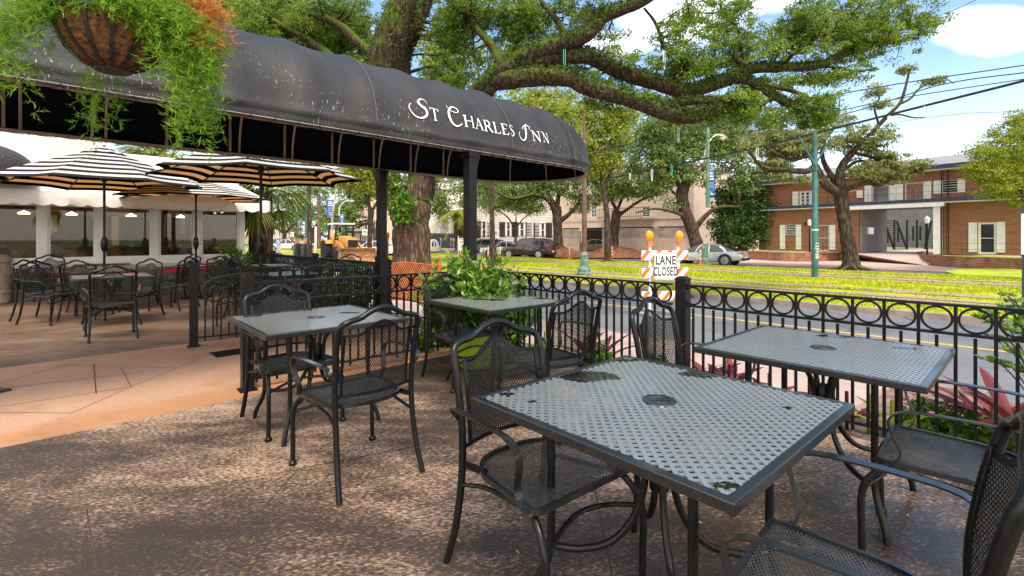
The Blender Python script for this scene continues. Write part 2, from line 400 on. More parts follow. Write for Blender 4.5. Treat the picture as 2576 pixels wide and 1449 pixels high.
struct(slope_strip(4.76, 7.19, -30, .94, -.20, -.38), 'dirt_verge', M['verge'])
struct(strip(7.2, 7.38, .2, 150, -.34, .2), 'near_kerb', M['kerb'])
struct(strip(7.38, 14.2, -60, 200, -.50, .05), 'street', M['asphalt'])
mb = MB(); joints = MB()
for k in range(1, 12):
    s = .95+1.5*k; a = SN(s, 4.77); b = SN(s, 7.17); d = SD*.006
    mb.add([(*(a-d).xy, -.118), (*(b-d).xy, -.331), (*(b+d).xy, -.331), (*(a+d).xy, -.118)], [(0,1,2,3)])
struct(mb, 'sidewalk_joints', M['joint'])
M['yellowline'] = conc_mat('worn_yellow_road_paint', (.55,.30,.06), (.70,.42,.10), 8)
struct(strip(10.95, 11.07, -60, 200, -.496), 'yellow_lane_line', M['yellowline'])
struct(strip(14.2, 14.42, -60, 200, -.37, .16), 'median_kerb', M['kerb'])
def median_mat():
    N = newmat('median_grass_and_track_dirt'); P = N.pos
    d = N.new('ShaderNodeVectorMath', operation='DOT_PRODUCT'); N.link(P, d.inputs[0]); d.inputs[1].default_value = ND
    mp = N.new('ShaderNodeMapping'); N.link(P, mp.inputs[0]); mp.inputs['Rotation'].default_value = (0, 0, -AS); mp.inputs['Scale'].default_value = (1.6, .35, 1)
    q = N.math('ADD', d.outputs['Value'], N.math('MULTIPLY', N.math('ADD', N.noise(1.0, 5, mp.outputs[0], .6), -.5), 2.6))
    g = N.ramp(N.noise(.8, 6, P, .6), [(.28, (.17,.27,.010)), (.48, (.40,.42,.010)), (.75, (.50,.48,.03))])
    def band(c0, w):
        return N.math('SUBTRACT', 1.0, N.math('MULTIPLY', N.math('ABSOLUTE', N.math('SUBTRACT', q, c0)), 1/w), clamp=True)
    t = N.math('ADD', band(17.6, 1.1), N.math('ADD', band(19.6, .9), N.math('ADD', band(24.6, 1.2), band(26.3, .9))), clamp=True)
    f = N.ramp(t, [(.2, (0,0,0)), (.5, (.9,.9,.9))])
    c = N.mix(f, g, N.ramp(N.noise(6, 5, P), [(.3, (.26,.17,.11)), (.7, (.50,.37,.27))]))
    N.link(c, N.b.inputs['Base Color']); N.b.inputs['Roughness'].default_value = .9; N.b.inputs['Specular IOR Level'].default_value = .1
    N.link(N.bump(N.noise(30, 6, P), .7, .05), N.b.inputs['Normal']); return N.m
M['median'] = median_mat()
struct(strip(14.42, 29.6, -60, 200, -.385, .15), 'grass_median', M['median'])
M['rail'] = pm('steel_rail', (.12,.08,.06), .4, .6)
mb = MB()
for n in (17.4, 18.9, 24.4, 25.9): strip(n-.035, n+.035, -60, 200, -.372, .03, mb)
struct(mb, 'streetcar_rails', M['rail'])
# grass blades on the median
def grass(name, n0, n1, s0, s1, z, cnt, h, skip=(), w=.012):
    u = RNG.random(cnt)**1.0; s = s0+(s1-s0)*RNG.random(cnt)**1.25; n = n0+(n1-n0)*u
    keep = np.ones(cnt, bool)
    for c, hw in skip: keep &= ~((np.abs(n-c+.5*np.sin(s*1.3)*np.sin(s*.37)) < hw) & (RNG.random(cnt) < .93))
    # clumps
    keep &= (np.sin(s*1.7+np.sin(n*2.1)*2)+np.sin(n*3.3+s*.6)+1.9*RNG.random(cnt)) > -.1
    s = s[keep]; n = n[keep]; m = len(s)
    x = SD.x*s+ND.x*n; y = SD.y*s+ND.y*n
    a = RNG.random(m)*2*PI; hh = h*(.4+.9*RNG.random(m)); ww = w*(1+y/18)
    lean = .5*hh; b = RNG.random(m)*2*PI
    V = np.zeros((m, 3, 3)); V[:, 0] = np.stack([x-np.cos(a)*ww, y-np.sin(a)*ww, np.full(m, z)], 1); V[:, 1] = np.stack([x+np.cos(a)*ww, y+np.sin(a)*ww, np.full(m, z)], 1)
    V[:, 2] = np.stack([x+np.cos(b)*lean, y+np.sin(b)*lean, z+hh], 1)
    return tris(name, V.reshape(-1, 3), 3)
def tris(name, V, k, mat=None):
    me = bpy.data.meshes.new(name); n = len(V); me.vertices.add(n); me.vertices.foreach_set('co', V.astype(np.float32).ravel())
    me.loops.add(n); me.loops.foreach_set('vertex_index', np.arange(n, dtype=np.int32))
    me.polygons.add(n//k); me.polygons.foreach_set('loop_start', np.arange(0, n, k, dtype=np.int32))
    me.update(calc_edges=True); me.validate()
    if mat: me.materials.append(mat)
    o = bpy.data.objects.new(name, me); COL.objects.link(o); return o
g = grass('grass', 14.45, 29.5, -22, 48, -.385, 150000, .07, ((17.6,.8), (19.6,.55), (24.6,.9), (26.3,.6))); g.data.materials.append(M['grassblade'])
tag(g, 'short sunlit yellow green grass growing over the streetcar median', 'grass', kind='stuff')
# far roadway, pavements, lots
struct(strip(29.6, 29.78, -60, 200, -.37, .1), 'far_median_kerb', M['kerb'])
struct(strip(29.78, 36.3, -60, 200, -.50, .04), 'far_street', M['asphalt'])
struct(strip(36.3, 36.5, 17, 200, -.36, .16), 'far_kerb', M['kerb'])
struct(strip(36.5, 39, 17, 200, -.37, .1), 'far_sidewalk', M['farpath'])
struct(strip(34.0, 43.0, -30, 17, -.39, .1), 'driveway_apron', M['farpath'])
M['lawn'] = pm('far_lawn', (.33,.40,.02), .9, 0, .25, 1.5, .5, 20, bdist=.05, world=True)
# verge grass right of the driveway
mb = MB(); pts = [GP(2376,683,-.33), GP(2420,676,-.33), GP(2576,676,-.33), GP(2800,690,-.33), GP(2800,715,-.33), GP(2500,695,-.33), GP(2400,690,-.33)]
quad(pts, -.31, .1, mb); struct(mb, 'verge_lawn', M['lawn'])
struct(strip(39, 60, 21, 200, -.35, .05), 'far_lots_ground', M['sidewalk'])

# ---- sky
w = bpy.data.worlds.new('World'); SC.world = w; w.use_nodes = True
nt = w.node_tree; bg = nt.nodes['Background']
SUN_EL, SUN_AZ = R(60), R(162)      # azimuth of the direction towards the sun, measured from +Y clockwise
sky = nt.nodes.new('ShaderNodeTexSky'); sky.sky_type = 'NISHITA'; sky.sun_disc = False; sky.sun_elevation = SUN_EL; sky.sun_rotation = SUN_AZ
sky.air_density = 1.1; sky.dust_density = 1.6; sky.ozone_density = 1.6
class WN(NT):
    def __init__(s): s.t = nt; s.n = nt.nodes; s.l = nt.links
W = WN(); tc = W.new('ShaderNodeTexCoord'); sp = W.new('ShaderNodeSeparateXYZ'); W.link(tc.outputs['Generated'], sp.inputs[0])
zc = W.math('MAXIMUM', sp.outputs[2], .02)
cb = W.new('ShaderNodeCombineXYZ'); W.link(W.math('DIVIDE', sp.outputs[0], W.math('ADD', zc, .12)), cb.inputs[0]); W.link(W.math('DIVIDE', sp.outputs[1], W.math('ADD', zc, .12)), cb.inputs[1]); W.link(sp.outputs[2], cb.inputs[2])
cl = W.noise(1.35, 7, cb.outputs[0], .55, .15)
clf = W.ramp(cl, [(.60, (0,0,0)), (.75, (.4,.4,.4))])
yy = W.math('MAXIMUM', sp.outputs[1], .05); uu = W.math('DIVIDE', sp.outputs[0], yy); vv = W.math('DIVIDE', sp.outputs[2], yy)
wn = W.noise(5.5, 6, tc.outputs['Generated'], .6)
for cu_, cv_, ru_, rv_ in ((.985,.425,.12,.05), (.36,.45,.17,.07), (.52,.485,.12,.035), (.20,.40,.10,.03)):
    e = W.math('ADD', W.math('POWER', W.math('ABSOLUTE', W.math('MULTIPLY', W.math('ADD', uu, -cu_), 1/ru_)), 2.0), W.math('POWER', W.math('ABSOLUTE', W.math('MULTIPLY', W.math('ADD', vv, -cv_), 1/rv_)), 2.0))
    e = W.math('ADD', W.math('SUBTRACT', 1.0, e), W.math('MULTIPLY', W.math('ADD', wn, -.5), 3.2))
    clf = W.math('MAXIMUM', clf, W.math('MULTIPLY', e, 1.1, clamp=True))
hz = W.ramp(sp.outputs[2], [(.0, (1,1,1)), (.10, (.62,.62,.62)), (.19, (.18,.18,.18)), (.28, (0,0,0))])
back = W.ramp(W.math('MULTIPLY', sp.outputs[1], -1.0), [(.0, (0,0,0)), (.35, (.85,.85,.85))])  # added bright warm sky behind the camera, there to warm the patio
f = W.math('MAXIMUM', W.math('MAXIMUM', W.math('MULTIPLY', clf, .92), W.math('MULTIPLY', hz, .85)), back)
skyb = W.mix(1.0, sky.outputs[0], (.84, .92, .98), 'MULTIPLY')
cm = W.mix(back, (5.8, 6.0, 6.3), (8.6, 7.8, 6.8))
W.link(W.mix(f, skyb, cm), bg.inputs[0]); bg.inputs[1].default_value = .15
sun = bpy.data.lights.new('sun', 'SUN'); sun.energy = 2.0; sun.angle = R(18); sun.color = (1, .95, .86)
so = bpy.data.objects.new('sun', sun); COL.objects.link(so)
dirv = Vector((math.sin(SUN_AZ)*math.cos(SUN_EL), math.cos(SUN_AZ)*math.cos(SUN_EL), math.sin(SUN_EL)))
so.rotation_euler = dirv.to_track_quat('Z', 'Y').to_euler(); so.location = (0, 0, 30)
# ---- camera
cam = bpy.data.cameras.new('camera'); co = bpy.data.objects.new('camera', cam); COL.objects.link(co)
co.location = (0, 0, CAMZ); co.rotation_euler = (R(90), 0, 0); cam.sensor_width = 36; cam.lens = 36*F/2576; cam.shift_y = -(724.5-HY)/2576
cam.clip_start = .05; cam.clip_end = 2000; SC.camera = co
SC.view_settings.view_transform = 'Standard'; SC.view_settings.look = 'None'; SC.view_settings.exposure = 1.12; SC.view_settings.gamma = 1
SC.render.resolution_x = 1024; SC.render.resolution_y = 576
# ================================================================= FENCES
def fence(s0n0, s1n1, label, posts=(), z0=.0, zt=.93, group=None, pitch=.168, post_ends=(1, 1), pick=True, nrings=None):
    a = SN(*s0n0); b = SN(*s1n1); L = (b-a).length; ang = math.atan2(b.y-a.y, b.x-a.x)
    t = thing('iron_fence', label, 'fence', (a.x, a.y, z0), ang, group)
    MB().box((L/2, 0, zt-.008), (L-.09, .042, .016)).build('top_rail', M['fence'], t)
    MB().box((L/2, 0, zt-.176), (L-.09, .034, .016)).build('ring_rail', M['fence'], t)
    MB().box((L/2, 0, .10), (L-.09, .03, .016)).build('bottom_rail', M['fence'], t)
    n = nrings or max(1, int((L-.10)/pitch)); off = (L-n*pitch)/2
    ring = MB(); N = 28; rows = []
    for k in range(N):
        c, s = math.cos(2*PI*k/N), math.sin(2*PI*k/N)
        rows.append([(c*r, y, s*r) for r, y in ((.076,-.009), (.0635,-.009), (.0635,.009), (.076,.009))])
    rows.append(rows[0]); ring.grid(rows, True); rm = None; lm = None; sm = None
    for i in range(n):
        x = off+(i+.5)*pitch
        if rm is None: o = ring.build('ring', M['fence'], t, recalc=True); rm = o
        else: o = rm.copy(); COL.objects.link(o)
        o.location = (x, 0, zt-.092)
        if sm is None: o2 = MB().box((0, 0, (.10+zt-.184)/2), (.0165, .0165, zt-.184-.10-.016)).build('short_picket', M['fence'], t); sm = o2
        else: o2 = sm.copy(); COL.objects.link(o2)
        o2.location = (x, 0, 0)
        x = off+i*pitch
        if i == 0 and off < .06 : continue
        for xx in ([x] if i < n-1 or off < .06 else [x, x+pitch]):
            if lm is None: o3 = MB().box((0, 0, (.05+zt-.016)/2), (.0172, .0172, zt-.066)).build('picket', M['fence'], t); lm = o3
            else: o3 = lm.copy(); COL.objects.link(o3)
            o3.location = (xx, 0, 0)
    for k, x in enumerate((0, L)):
        if not post_ends[k]: continue
        mkpost(t, x)
    return t
def mkpost(t, x, w=.092, h=.965):
    p = MB().box((x, 0, h/2), (w, w, h)).box((x, 0, .004), (w+.045, w+.045, .008))
    p.build('post', M['fence'], t)
    c = MB(); hw = w/2+.004
    for z0_, a0, z1_, a1 in ((h, hw, h+.012, hw), (h+.012, hw, h+.03, hw*.55)):
        vs = [(x+i*a, j*a, z) for a, z in ((a0, z0_), (a1, z1_)) for i, j in ((-1,-1),(1,-1),(1,1),(-1,1))]
        c.add(vs, [(0,3,2,1),(4,5,6,7),(0,1,5,4),(1,2,6,5),(2,3,7,6),(3,0,4,7)])
    c.build('post_cap', M['fence'], t)
G = 'black ring and picket fences around the patios'
fence((1.92, 3.85), (-1.45, 3.85), 'black iron ring fence panel right of the square post beside the street', group=G, post_ends=(1, 0), nrings=20)
fence((4.40, 3.85), (1.97, 3.85), 'black iron ring fence panel behind the back table, left of the square post', group=G, post_ends=(0, 0), nrings=14)
fa = fence((4.62, 1.29), (4.46, 3.78), 'black iron ring fence beside the walkway, behind the left table', group=G, post_ends=(1, 0), nrings=14)
fb = fence((6.92, 1.34), (6.50, 3.72), 'black iron ring fence on the far side of the walkway, with scroll end', group=G, post_ends=(1, 1), nrings=13)
def oval_fence():
    a = SN(6.75, 3.72); b = SN(14.0, 3.9); L = (b-a).length; t = thing('iron_fence', 'distant black iron fence with oval cutouts along the far patio', 'fence', a, math.atan2(b.y-a.y, b.x-a.x), G)
    MB().box((L/2, 0, .93), (L, .04, .02)).build('top_rail', M['fence'], t); MB().box((L/2, 0, .72), (L, .03, .016)).build('ring_rail', M['fence'], t)
    MB().box((L/2, 0, .10), (L, .03, .016)).build('bottom_rail', M['fence'], t)
    lm = None; ov = None; k = 0; x = .08
    while x < L-.05 and k < 75:
        if lm is None: o = MB().box((0, 0, .5), (.016, .016, .86)).build('picket', M['fence'], t); lm = o
        else: o = lm.copy(); COL.objects.link(o)
        o.location = (x, 0, 0)
        if ov is None: ov = o2 = MB().tube([(.033*math.cos(q*PI/6), 0, .095*math.sin(q*PI/6)) for q in range(12)], .008, 5, closed=True).build('oval', M['fence'], t)
        else: o2 = ov.copy(); COL.objects.link(o2)
        o2.location = (x+.048, 0, .825); x += .096; k += 1
    for x in (.0, L*.35, L*.7): MB().box((x, 0, .5), (.09, .09, 1.0)).box((x, 0, 1.01), (.10, .10, .02)).build('post', M['fence'], t)
oval_fence()
# scroll handrails dropping towards the street
def handrail(a, ang, label):
    t = thing('scroll_handrail', label, 'handrail', a, ang, 'wrought iron scroll handrails on the walkway')
    pts = []
    for k in range(22):
        q = k/21*2.1*PI*1.15; r = .028+.075*(k/21)**1.1
        pts.append((-.20-r*math.cos(q+.6)*1.0, 0, .865+r*math.sin(q+.6)))
    pts = [(-.235+math.cos(q)*r, 0, .86+math.sin(q)*r) for q, r in [(PI*.5-(k/24)*PI*-2.6, .03+.075*(1-k/24)) for k in range(25)]][::-1]
    arc = spline([(-.26, 0, .965), (-.12, 0, .995), (.02, 0, 1.0), (.18, 0, .975), (.30, 0, .94)], 5)
    MB().strap(pts, (0, 1, 0), .032, .011).build('scroll', M['fence'], t)
    MB().strap(arc+[Vector((2.35, 0, .45))], (0, 1, 0), .038, .013).build('rail', M['fence'], t)
    MB().beam((.3, 0, .78), (2.2, 0, .32), .02, .014).build('lower_rail', M['fence'], t)
    return t
angf = math.atan2((SN(4.46,3.78)-SN(4.62,1.29)).y, (SN(4.46,3.78)-SN(4.62,1.29)).x)
handrail(SN(4.70, 1.30, 0), angf, 'black scroll handrail over the nearer walkway post')
angb = math.atan2((SN(6.5,3.72)-SN(6.92,1.34)).y, (SN(6.5,3.72)-SN(6.92,1.34)).x)
handrail(SN(6.84, 1.33, 0), angb, 'black scroll handrail over the farther walkway post')
# steps outside the walkway and grates
struct(strip(NE+.01, 4.35, 4.43, 7.15, -.16, .3), 'walkway_step', M['walk'])
for (x, y, lab) in ((600, 884, 'slotted black floor drain grate between the walkway posts'), (690, 935, 'slotted black floor drain grate beside the left table chair')):
    p = GP(x, y, 0); g = MB()
    for k in range(8): g.box((0, -.14+k*.04, .004), (.5, .018, .006))
    g.box((-.255, 0, .004), (.012, .32, .006)).box((.255, 0, .004), (.012, .32, .006))
    o = g.build('drain_grate', M['fence']); o.location = (p.x, p.y, -.001); o.rotation_euler.z = AS+.0; tag(o, lab, 'drain')
mt = MB().box((0, 0, .006), (.9, 1.2, .012)); o = mt.build('door_mat', M['tarp']); p = GP(-60, 1000); o.location = (p.x-.62, p.y-.05, -.002); o.rotation_euler.z = AS+.5
tag(o, 'dark rubber mat lying at the left edge of the walkway', 'mat')

# ================================================================= WROUGHT IRON SET
def inside(poly, x, y):
    c = False; n = len(poly); j = n-1
    for i in range(n):
        xi, yi = poly[i]; xj, yj = poly[j]
        if (yi > y) != (yj > y) and x < (xj-xi)*(y-yi)/(yj-yi)+xi: c = not c
        j = i
    return c
def lattice(poly, dx, dy, fn, w, th, seg=.06, hole=None):
    """crossing strands (direction (dx, +-dy)) clipped to a polygon and bent onto fn(x, y) -> (point, normal)"""
    mb = MB(); xs = [p[0] for p in poly]; ys = [p[1] for p in poly]; x0, x1, y0, y1 = min(xs), max(xs), min(ys), max(ys)
    L = math.hypot(dx, dy)
    for sg in (1, -1):
        k0 = x0-(y1-y0)*dx/dy-dx; k = math.floor(k0/dx)*dx
        while k < x1+(y1-y0)*dx/dy+dx:
            # line x = k + sg*(y-y0)*dx/dy
            ny = 90; run = []
            def flush(run):
                if len(run) < 3: return
                a, b = run[0], run[-1]; m = max(1, int(abs(b-a)*L/dy/seg)); ps = []
                for q in range(m+1):
                    yy = a+(b-a)*q/m; xx = k+sg*(yy-y0)*dx/dy; ps.append(fn(xx, yy))
                side = None; vs = []
                for q in range(m+1):
                    p, nn = ps[q]; d = (ps[min(q+1, m)][0]-ps[max(q-1, 0)][0]).normalized(); sd = d.cross(nn).normalized()
                    zoff = nn*(sg*th*.3)
                    vs += [p+sd*w/2+zoff, p-sd*w/2+zoff, p-sd*w/2+zoff-nn*th, p+sd*w/2+zoff-nn*th]
                fs = []
                for q in range(m):
                    for e in range(4): fs.append((q*4+e, q*4+(e+1) % 4, q*4+4+(e+1) % 4, q*4+4+e))
                mb.add(vs, fs)
            for q in range(ny+1):
                yy = y0+(y1-y0)*q/ny; xx = k+sg*(yy-y0)*dx/dy
                if inside(poly, xx, yy) and not (hole and hole(xx, yy)): run.append(yy)
                else: flush(run); run = []
            flush(run); k += dx
    return mb
def tabletop_lattice():
    h = .452; poly = [(-h, -h), (h, -h), (h, h), (-h, h)]
    return lattice(poly, .0385, .0385, lambda x, y: (Vector((x, y, .7395)), Vector((0, 0, 1))), .0132, .003, 2.0, lambda x, y: x*x+y*y < .05**2)
def frame_ring(h, w, z0, z1, mb):
    o, i = h, h-w
    P = []
    for r in (o, i):
        for z in (z0, z1): P.append([(-r, -r, z), (r, -r, z), (r, r, z), (-r, r, z)])
    vs = [v for ring in P for v in ring]; fs = []
    for k in range(4):
        j = (k+1) % 4
        fs += [(k, j, 4+j, 4+k), (8+j, 8+k, 12+k, 12+j), (4+k, 4+j, 12+j, 12+k), (j, k, 8+k, 8+j)]
    return mb.add(vs, fs)
TABLE = None
def table(label, c, rz, group='square wrought iron tables with umbrella holes'):
    global TABLE
    if TABLE: return dup(TABLE, (c[0], c[1], 0), rz, label)
    t = thing('patio_table', label, 'table', (c[0], c[1], 0), rz, group)
    tabletop_lattice().build('mesh_top', M['wettop'], t, recalc=False)
    mb = MB(); frame_ring(.475, .028, .711, .741, mb); o = mb.build('rim', M['wetiron'], t)
    bv = o.modifiers.new('b', 'BEVEL'); bv.width = .004; bv.segments = 2
    MB().lathe([(.034, .7405), (.036, .744), (.058, .7445), (.060, .7395), (.034, .7395)], 28).build('umbrella_ring', M['wetiron'], t, smooth=True)
    MB().lathe([(.001, .7455), (.030, .7445), (.0335, .738), (.001, .737)], 24).build('ring_cap', M['wetiron'], t, smooth=True)
    col = MB()
    col.lathe([(.030, .425), (.034, .43), (.034, .545), (.030, .55), (.026, .545), (.026, .43)], 20)
    col.build('collar', M['iron'], t, smooth=True)
    for i, j in ((1, 1), (-1, 1), (-1, -1), (1, -1)):
        pts = spline([(i*.27, j*.27, .725), (i*.27, j*.27, .5), (i*.27, j*.27, .28), (i*.278, j*.278, .17), (i*.315, j*.315, .06), (i*.325, j*.325, .0)], 4)
        MB().tube(pts, .0145, 10).build('leg', M['iron'], t, smooth=True)
        pts = spline([(i*.27, j*.27, .215), (i*.20, j*.20, .205), (i*.12, j*.12, .235), (i*.065, j*.065, .32), (i*.038, j*.038, .43), (i*.036, j*.036, .54), (i*.07, j*.07, .64), (i*.16, j*.16, .722)], 5)
        MB().tube(pts, .0130, 10).build('brace', M['iron'], t, smooth=True)
    MB().beam((-.45, 0, .722), (-.06, 0, .722), .02, .02).beam((.06, 0, .722), (.45, 0, .722), .02, .02).beam((0, -.45, .722), (0, -.06, .722), .02, .02).beam((0, .06, .722), (0, .45, .722), .02, .02).build('cross_bar', M['iron'], t)
    TABLE = t; return t
def wetiron():
    N = newmat('wet_black_powder_coat'); v = N.pos
    N.b.inputs['Base Color'].default_value = (.007,.0075,.008,1)
    n1 = N.noise(3.2, 4, v, .5, .8); pud = N.ramp(n1, [(.60, (0,0,0)), (.66, (1,1,1))])
    N.link(N.ramp(N.math('ADD', N.math('MULTIPLY', pud, .6), N.math('MULTIPLY', N.noise(50, 3, v), .3)), [(0, (.36,)*3), (1, (.10,)*3)]), N.b.inputs['Roughness'])
    N.b.inputs['Specular IOR Level'].default_value = .6; N.b.inputs['Coat Weight'].default_value = .5; N.b.inputs['Coat Roughness'].default_value = .12
    dr = N.new('ShaderNodeTexVoronoi'); dr.inputs['Scale'].default_value = 95; N.link(v, dr.inputs['Vector'])
    h = N.math('MULTIPLY', N.ramp(dr.outputs['Distance'], [(.0, (1,1,1)), (.35, (0,0,0))]), N.ramp(N.noise(9, 3, v), [(.5, (0,0,0)), (.6, (1,1,1))]))
    N.link(N.bump(h, .6, .003), N.b.inputs['Normal']); return N.m
M['wetiron'] = wetiron()
def wettop():
    N = newmat('wet_tabletop_coat'); v = N.pos; sp = N.new('ShaderNodeSeparateXYZ'); N.link(v, sp.inputs[0]); nz = N.math('MULTIPLY', N.math('ADD', N.noise(14, 4, v), -.5), 2.2); pud = None
    for cx_, cy_, rx_, ry_ in ((.316,2.03,.13,.085), (.80,2.06,.09,.05), (.52,2.30,.10,.03), (-.02,1.80,.03,.02), (.07,1.72,.02,.015), (.50,1.14,.035,.02), (.94,1.66,.02,.015), (1.92,2.86,.13,.05), (2.05,2.55,.06,.04), (-.22,4.55,.18,.06), (.12,4.85,.14,.06), (.30,4.62,.1,.05), (-1.25,3.75,.1,.04), (-1.9,3.6,.05,.03)):
        e = N.math('ADD', N.math('POWER', N.math('ABSOLUTE', N.math('MULTIPLY', N.math('ADD', sp.outputs[0], -cx_), 1/rx_)), 2.0), N.math('POWER', N.math('ABSOLUTE', N.math('MULTIPLY', N.math('ADD', sp.outputs[1], -cy_), 1/ry_)), 2.0))
        e = N.math('SUBTRACT', N.math('ADD', 1.0, nz), e); pud = e if pud is None else N.math('MAXIMUM', pud, e)
    pud = N.ramp(pud, [(.0, (0,0,0)), (.12, (1,1,1))])
    N.link(N.mix(pud, (.50,.51,.49), (.05,.05,.05)), N.b.inputs['Base Color']); N.b.inputs['Metallic'].default_value = .8
    N.link(N.ramp(pud, [(0, (.36,)*3), (1, (.08,)*3)]), N.b.inputs['Roughness']); N.b.inputs['Coat Weight'].default_value = .5; N.b.inputs['Coat Roughness'].default_value = .15
    return N.m
M['wettop'] = wettop()
M['wetseat'] = pm('wet_seat_coat', (.13,.135,.135), .3, .75, .2, 12)
def crown_z(x, zc, zs, w):            # camel-back profile: high middle, shoulders
    u = abs(x)/w; return zs+(zc-zs)*(.5+.5*math.cos(min(1, u/.72)*PI))
CHAIR = None
def chair(label, c, rz, group='wrought iron mesh armchairs on the near patio'):
    global CHAIR
    loc = (c[0], c[1], 0)
    if CHAIR:
        o = dup(CHAIR, loc, rz, label); o['group'] = group; return o
    t = thing('mesh_armchair', label, 'chair', loc, rz, group)
    iron = M['iron']
    def py(z):                        # y of the rear post at height z
        return np.interp(z, [0, .22, .43, .62, .84, .96], [-.305, -.24, -.215, -.225, -.265, -.29])
    L = [(-.243, -.305, 0), (-.232, -.255, .16), (-.225, -.222, .36), (-.226, -.215, .54), (-.23, -.235, .70), (-.232, -.264, .83), (-.222, -.280, .872), (-.185, -.288, .892), (-.125, -.290, .905), (-.062, -.297, .938), (0, -.30, .952)]
    pts = spline(L+[(-x, y, z) for x, y, z in reversed(L[:-1])], 5)
    MB().tube(pts, .0152, 12).build('back_frame', iron, t, smooth=True)
    def bp(x, z):                     # curved mesh back
        w = .20; return Vector((x, py(z)-.045*(1-min(1, (x/w)**2))+.012, z))
    def bfn(x, z): 
        p = bp(x, z); n = (bp(x+.005, z)-bp(x-.005, z)).cross(bp(x, z+.005)-bp(x, z-.005)).normalized(); return p, -n
    W_ = .192; top = [(W_-2*W_*k/16, crown_z(W_-2*W_*k/16, .882, .815, W_)) for k in range(17)]
    poly = [(-W_, .50), (W_, .50)]+top
    lattice(poly, .0118, .0200, bfn, .0030, .0022, .07).build('back_mesh', iron, t, recalc=False)
    band = MB(); band.strap([bp(x, z)+Vector((0, 0, 0)) for x, z in [(.225, .812)]+top+[(-.225, .812)]], (0, 1, 0), .006, .014)
    band.strap([bp(x, .497) for x in np.linspace(-.222, .222, 15)], (0, 1, 0), .007, .014)
    for sx in (-1, 1): band.strap([bp(sx*W_, z) for z in np.linspace(.497, .82, 9)], (1, 0, 0), .016, .006)
    band.build('back_band', iron, t)
    # seat
    SP = []
    for k in range(25):
        a = PI+PI*k/24; SP.append((.232*math.copysign(abs(math.cos(a))**.75, math.cos(a)), .0+.205*math.copysign(abs(math.sin(a))**.9, math.sin(a))))
    SP += [(.240, .12), (.243, .215), (.232, .238), (-.232, .238), (-.243, .215), (-.240, .12)]
    def sz(x, y): return .432-.016*math.cos(min(1, math.hypot(x, y)/.24)*PI/2)
    def sfn(x, y): return Vector((x, y, sz(x, y))), Vector((0, 0, 1))
    lattice(SP, .0200, .0118, sfn, .0034, .0022, .08).build('seat_mesh', M['wetseat'], t, recalc=False)
    rimp = [Vector((x, y, .432)) for x, y in SP]
    MB().strap(rimp+[rimp[0], rimp[1]], (0, 0, 1), .020, .014).build('seat_rim', M['wetiron'], t)
    for sx in (-1, 1):
        MB().beam((sx*.226, -.222, .425), (sx*.195, -.09, .425), .006, .028).build('seat_bracket', iron, t)
        arm = spline([(sx*.228, -.228, .60), (sx*.262, -.222, .645), (sx*.28, -.17, .663), (sx*.288, -.04, .667), (sx*.29, .09, .664), (sx*.288, .165, .65), (sx*.284, .20, .61), (sx*.276, .188, .55), (sx*.262, .165, .49), (sx*.256, .185, .44), (sx*.248, .225, .418)], 5)
        def side(i, m=len(arm), A=arm, sx=sx): return Vector((1, 0, .08*sx)) 
        MB().strap(arm, side, .030, .006).build('arm', M['wetiron'], t)
        leg = spline([(sx*.215, .15, .418), (sx*.232, .225, .395), (sx*.246, .275, .335), (sx*.25, .292, .26), (sx*.25, .29, .12), (sx*.252, .288, .015)], 5)
        o = MB().tube(leg, .0135, 10).build('front_leg', iron, t, smooth=True)
        MB().lathe([(.014, 0), (.022, .002), (.023, .018), (.014, .027)], 14, (sx*.252, .288, 0)).build('glide', iron, o, smooth=True)
        MB().tube(spline([(sx*.225, -.222, .34), (sx*.205, -.08, .375), (sx*.215, .12, .40)], 5), .009, 8).build('side_brace', iron, t, smooth=True)
    MB().tube(spline([(-.249, .285, .31), (-.12, .235, .335), (0, .215, .345), (.12, .235, .335), (.249, .285, .31)], 5), .0095, 8).build('stretcher', iron, t, smooth=True)
    CHAIR = t; return t
eA, eB = Vector((.735, .678, 0)), Vector((.678, -.735, 0))
TR = math.atan2(.678, .735)
T1 = Vector((.522, 1.727, 0)); T2 = Vector((-1.42, 3.53, 0)); T3 = Vector((-.14, 4.48, 0)); T4 = Vector((1.63, 2.55, 0))
table('wet square mesh table in the foreground, largest of all', T1, R(41.8))
table('square mesh table beside the walkway fence on the left', T2, R(42.5))
table('square mesh table in front of the leafy bush and green pot', T3, R(42))
table('square mesh table against the street fence on the right', T4, R(42.9))
def face(c, f, label, group=None):
    f = Vector(f).normalized(); rz = math.atan2(f.y, f.x)-PI/2
    return chair(label, c, rz, group) if group else chair(label, c, rz)
face((.115, 1.90), (.63, -.77, 0), 'mesh armchair seen at left of the foreground table, back toward the street tree')
face((-.89, 2.79), (-.70, .72, 0), 'mesh armchair with its back to the viewer, pulled up to the left table')
face((-1.60, 3.53), (.70, -.71, 0), 'mesh armchair behind the left table, next to the square fence post')
face((-.475, 4.52), (.60, -.80, 0), 'mesh armchair in front of the leafy bush, left of the back table')
face((.28, 3.55), (-.62, .78, 0), 'mesh armchair right of the back table, its seat turned away')
face((1.03, 2.70), (.70, -.72, 0), 'mesh armchair between the foreground table and the square post')
face((1.80, 1.95), (-.72, .70, 0), 'mesh armchair at right, seat toward the street fence table')
face((.825, 1.185), (-.73, .68, 0), 'nearest mesh armchair, cut off by the lower right corner')
FG = 'iron furniture on the far patio'
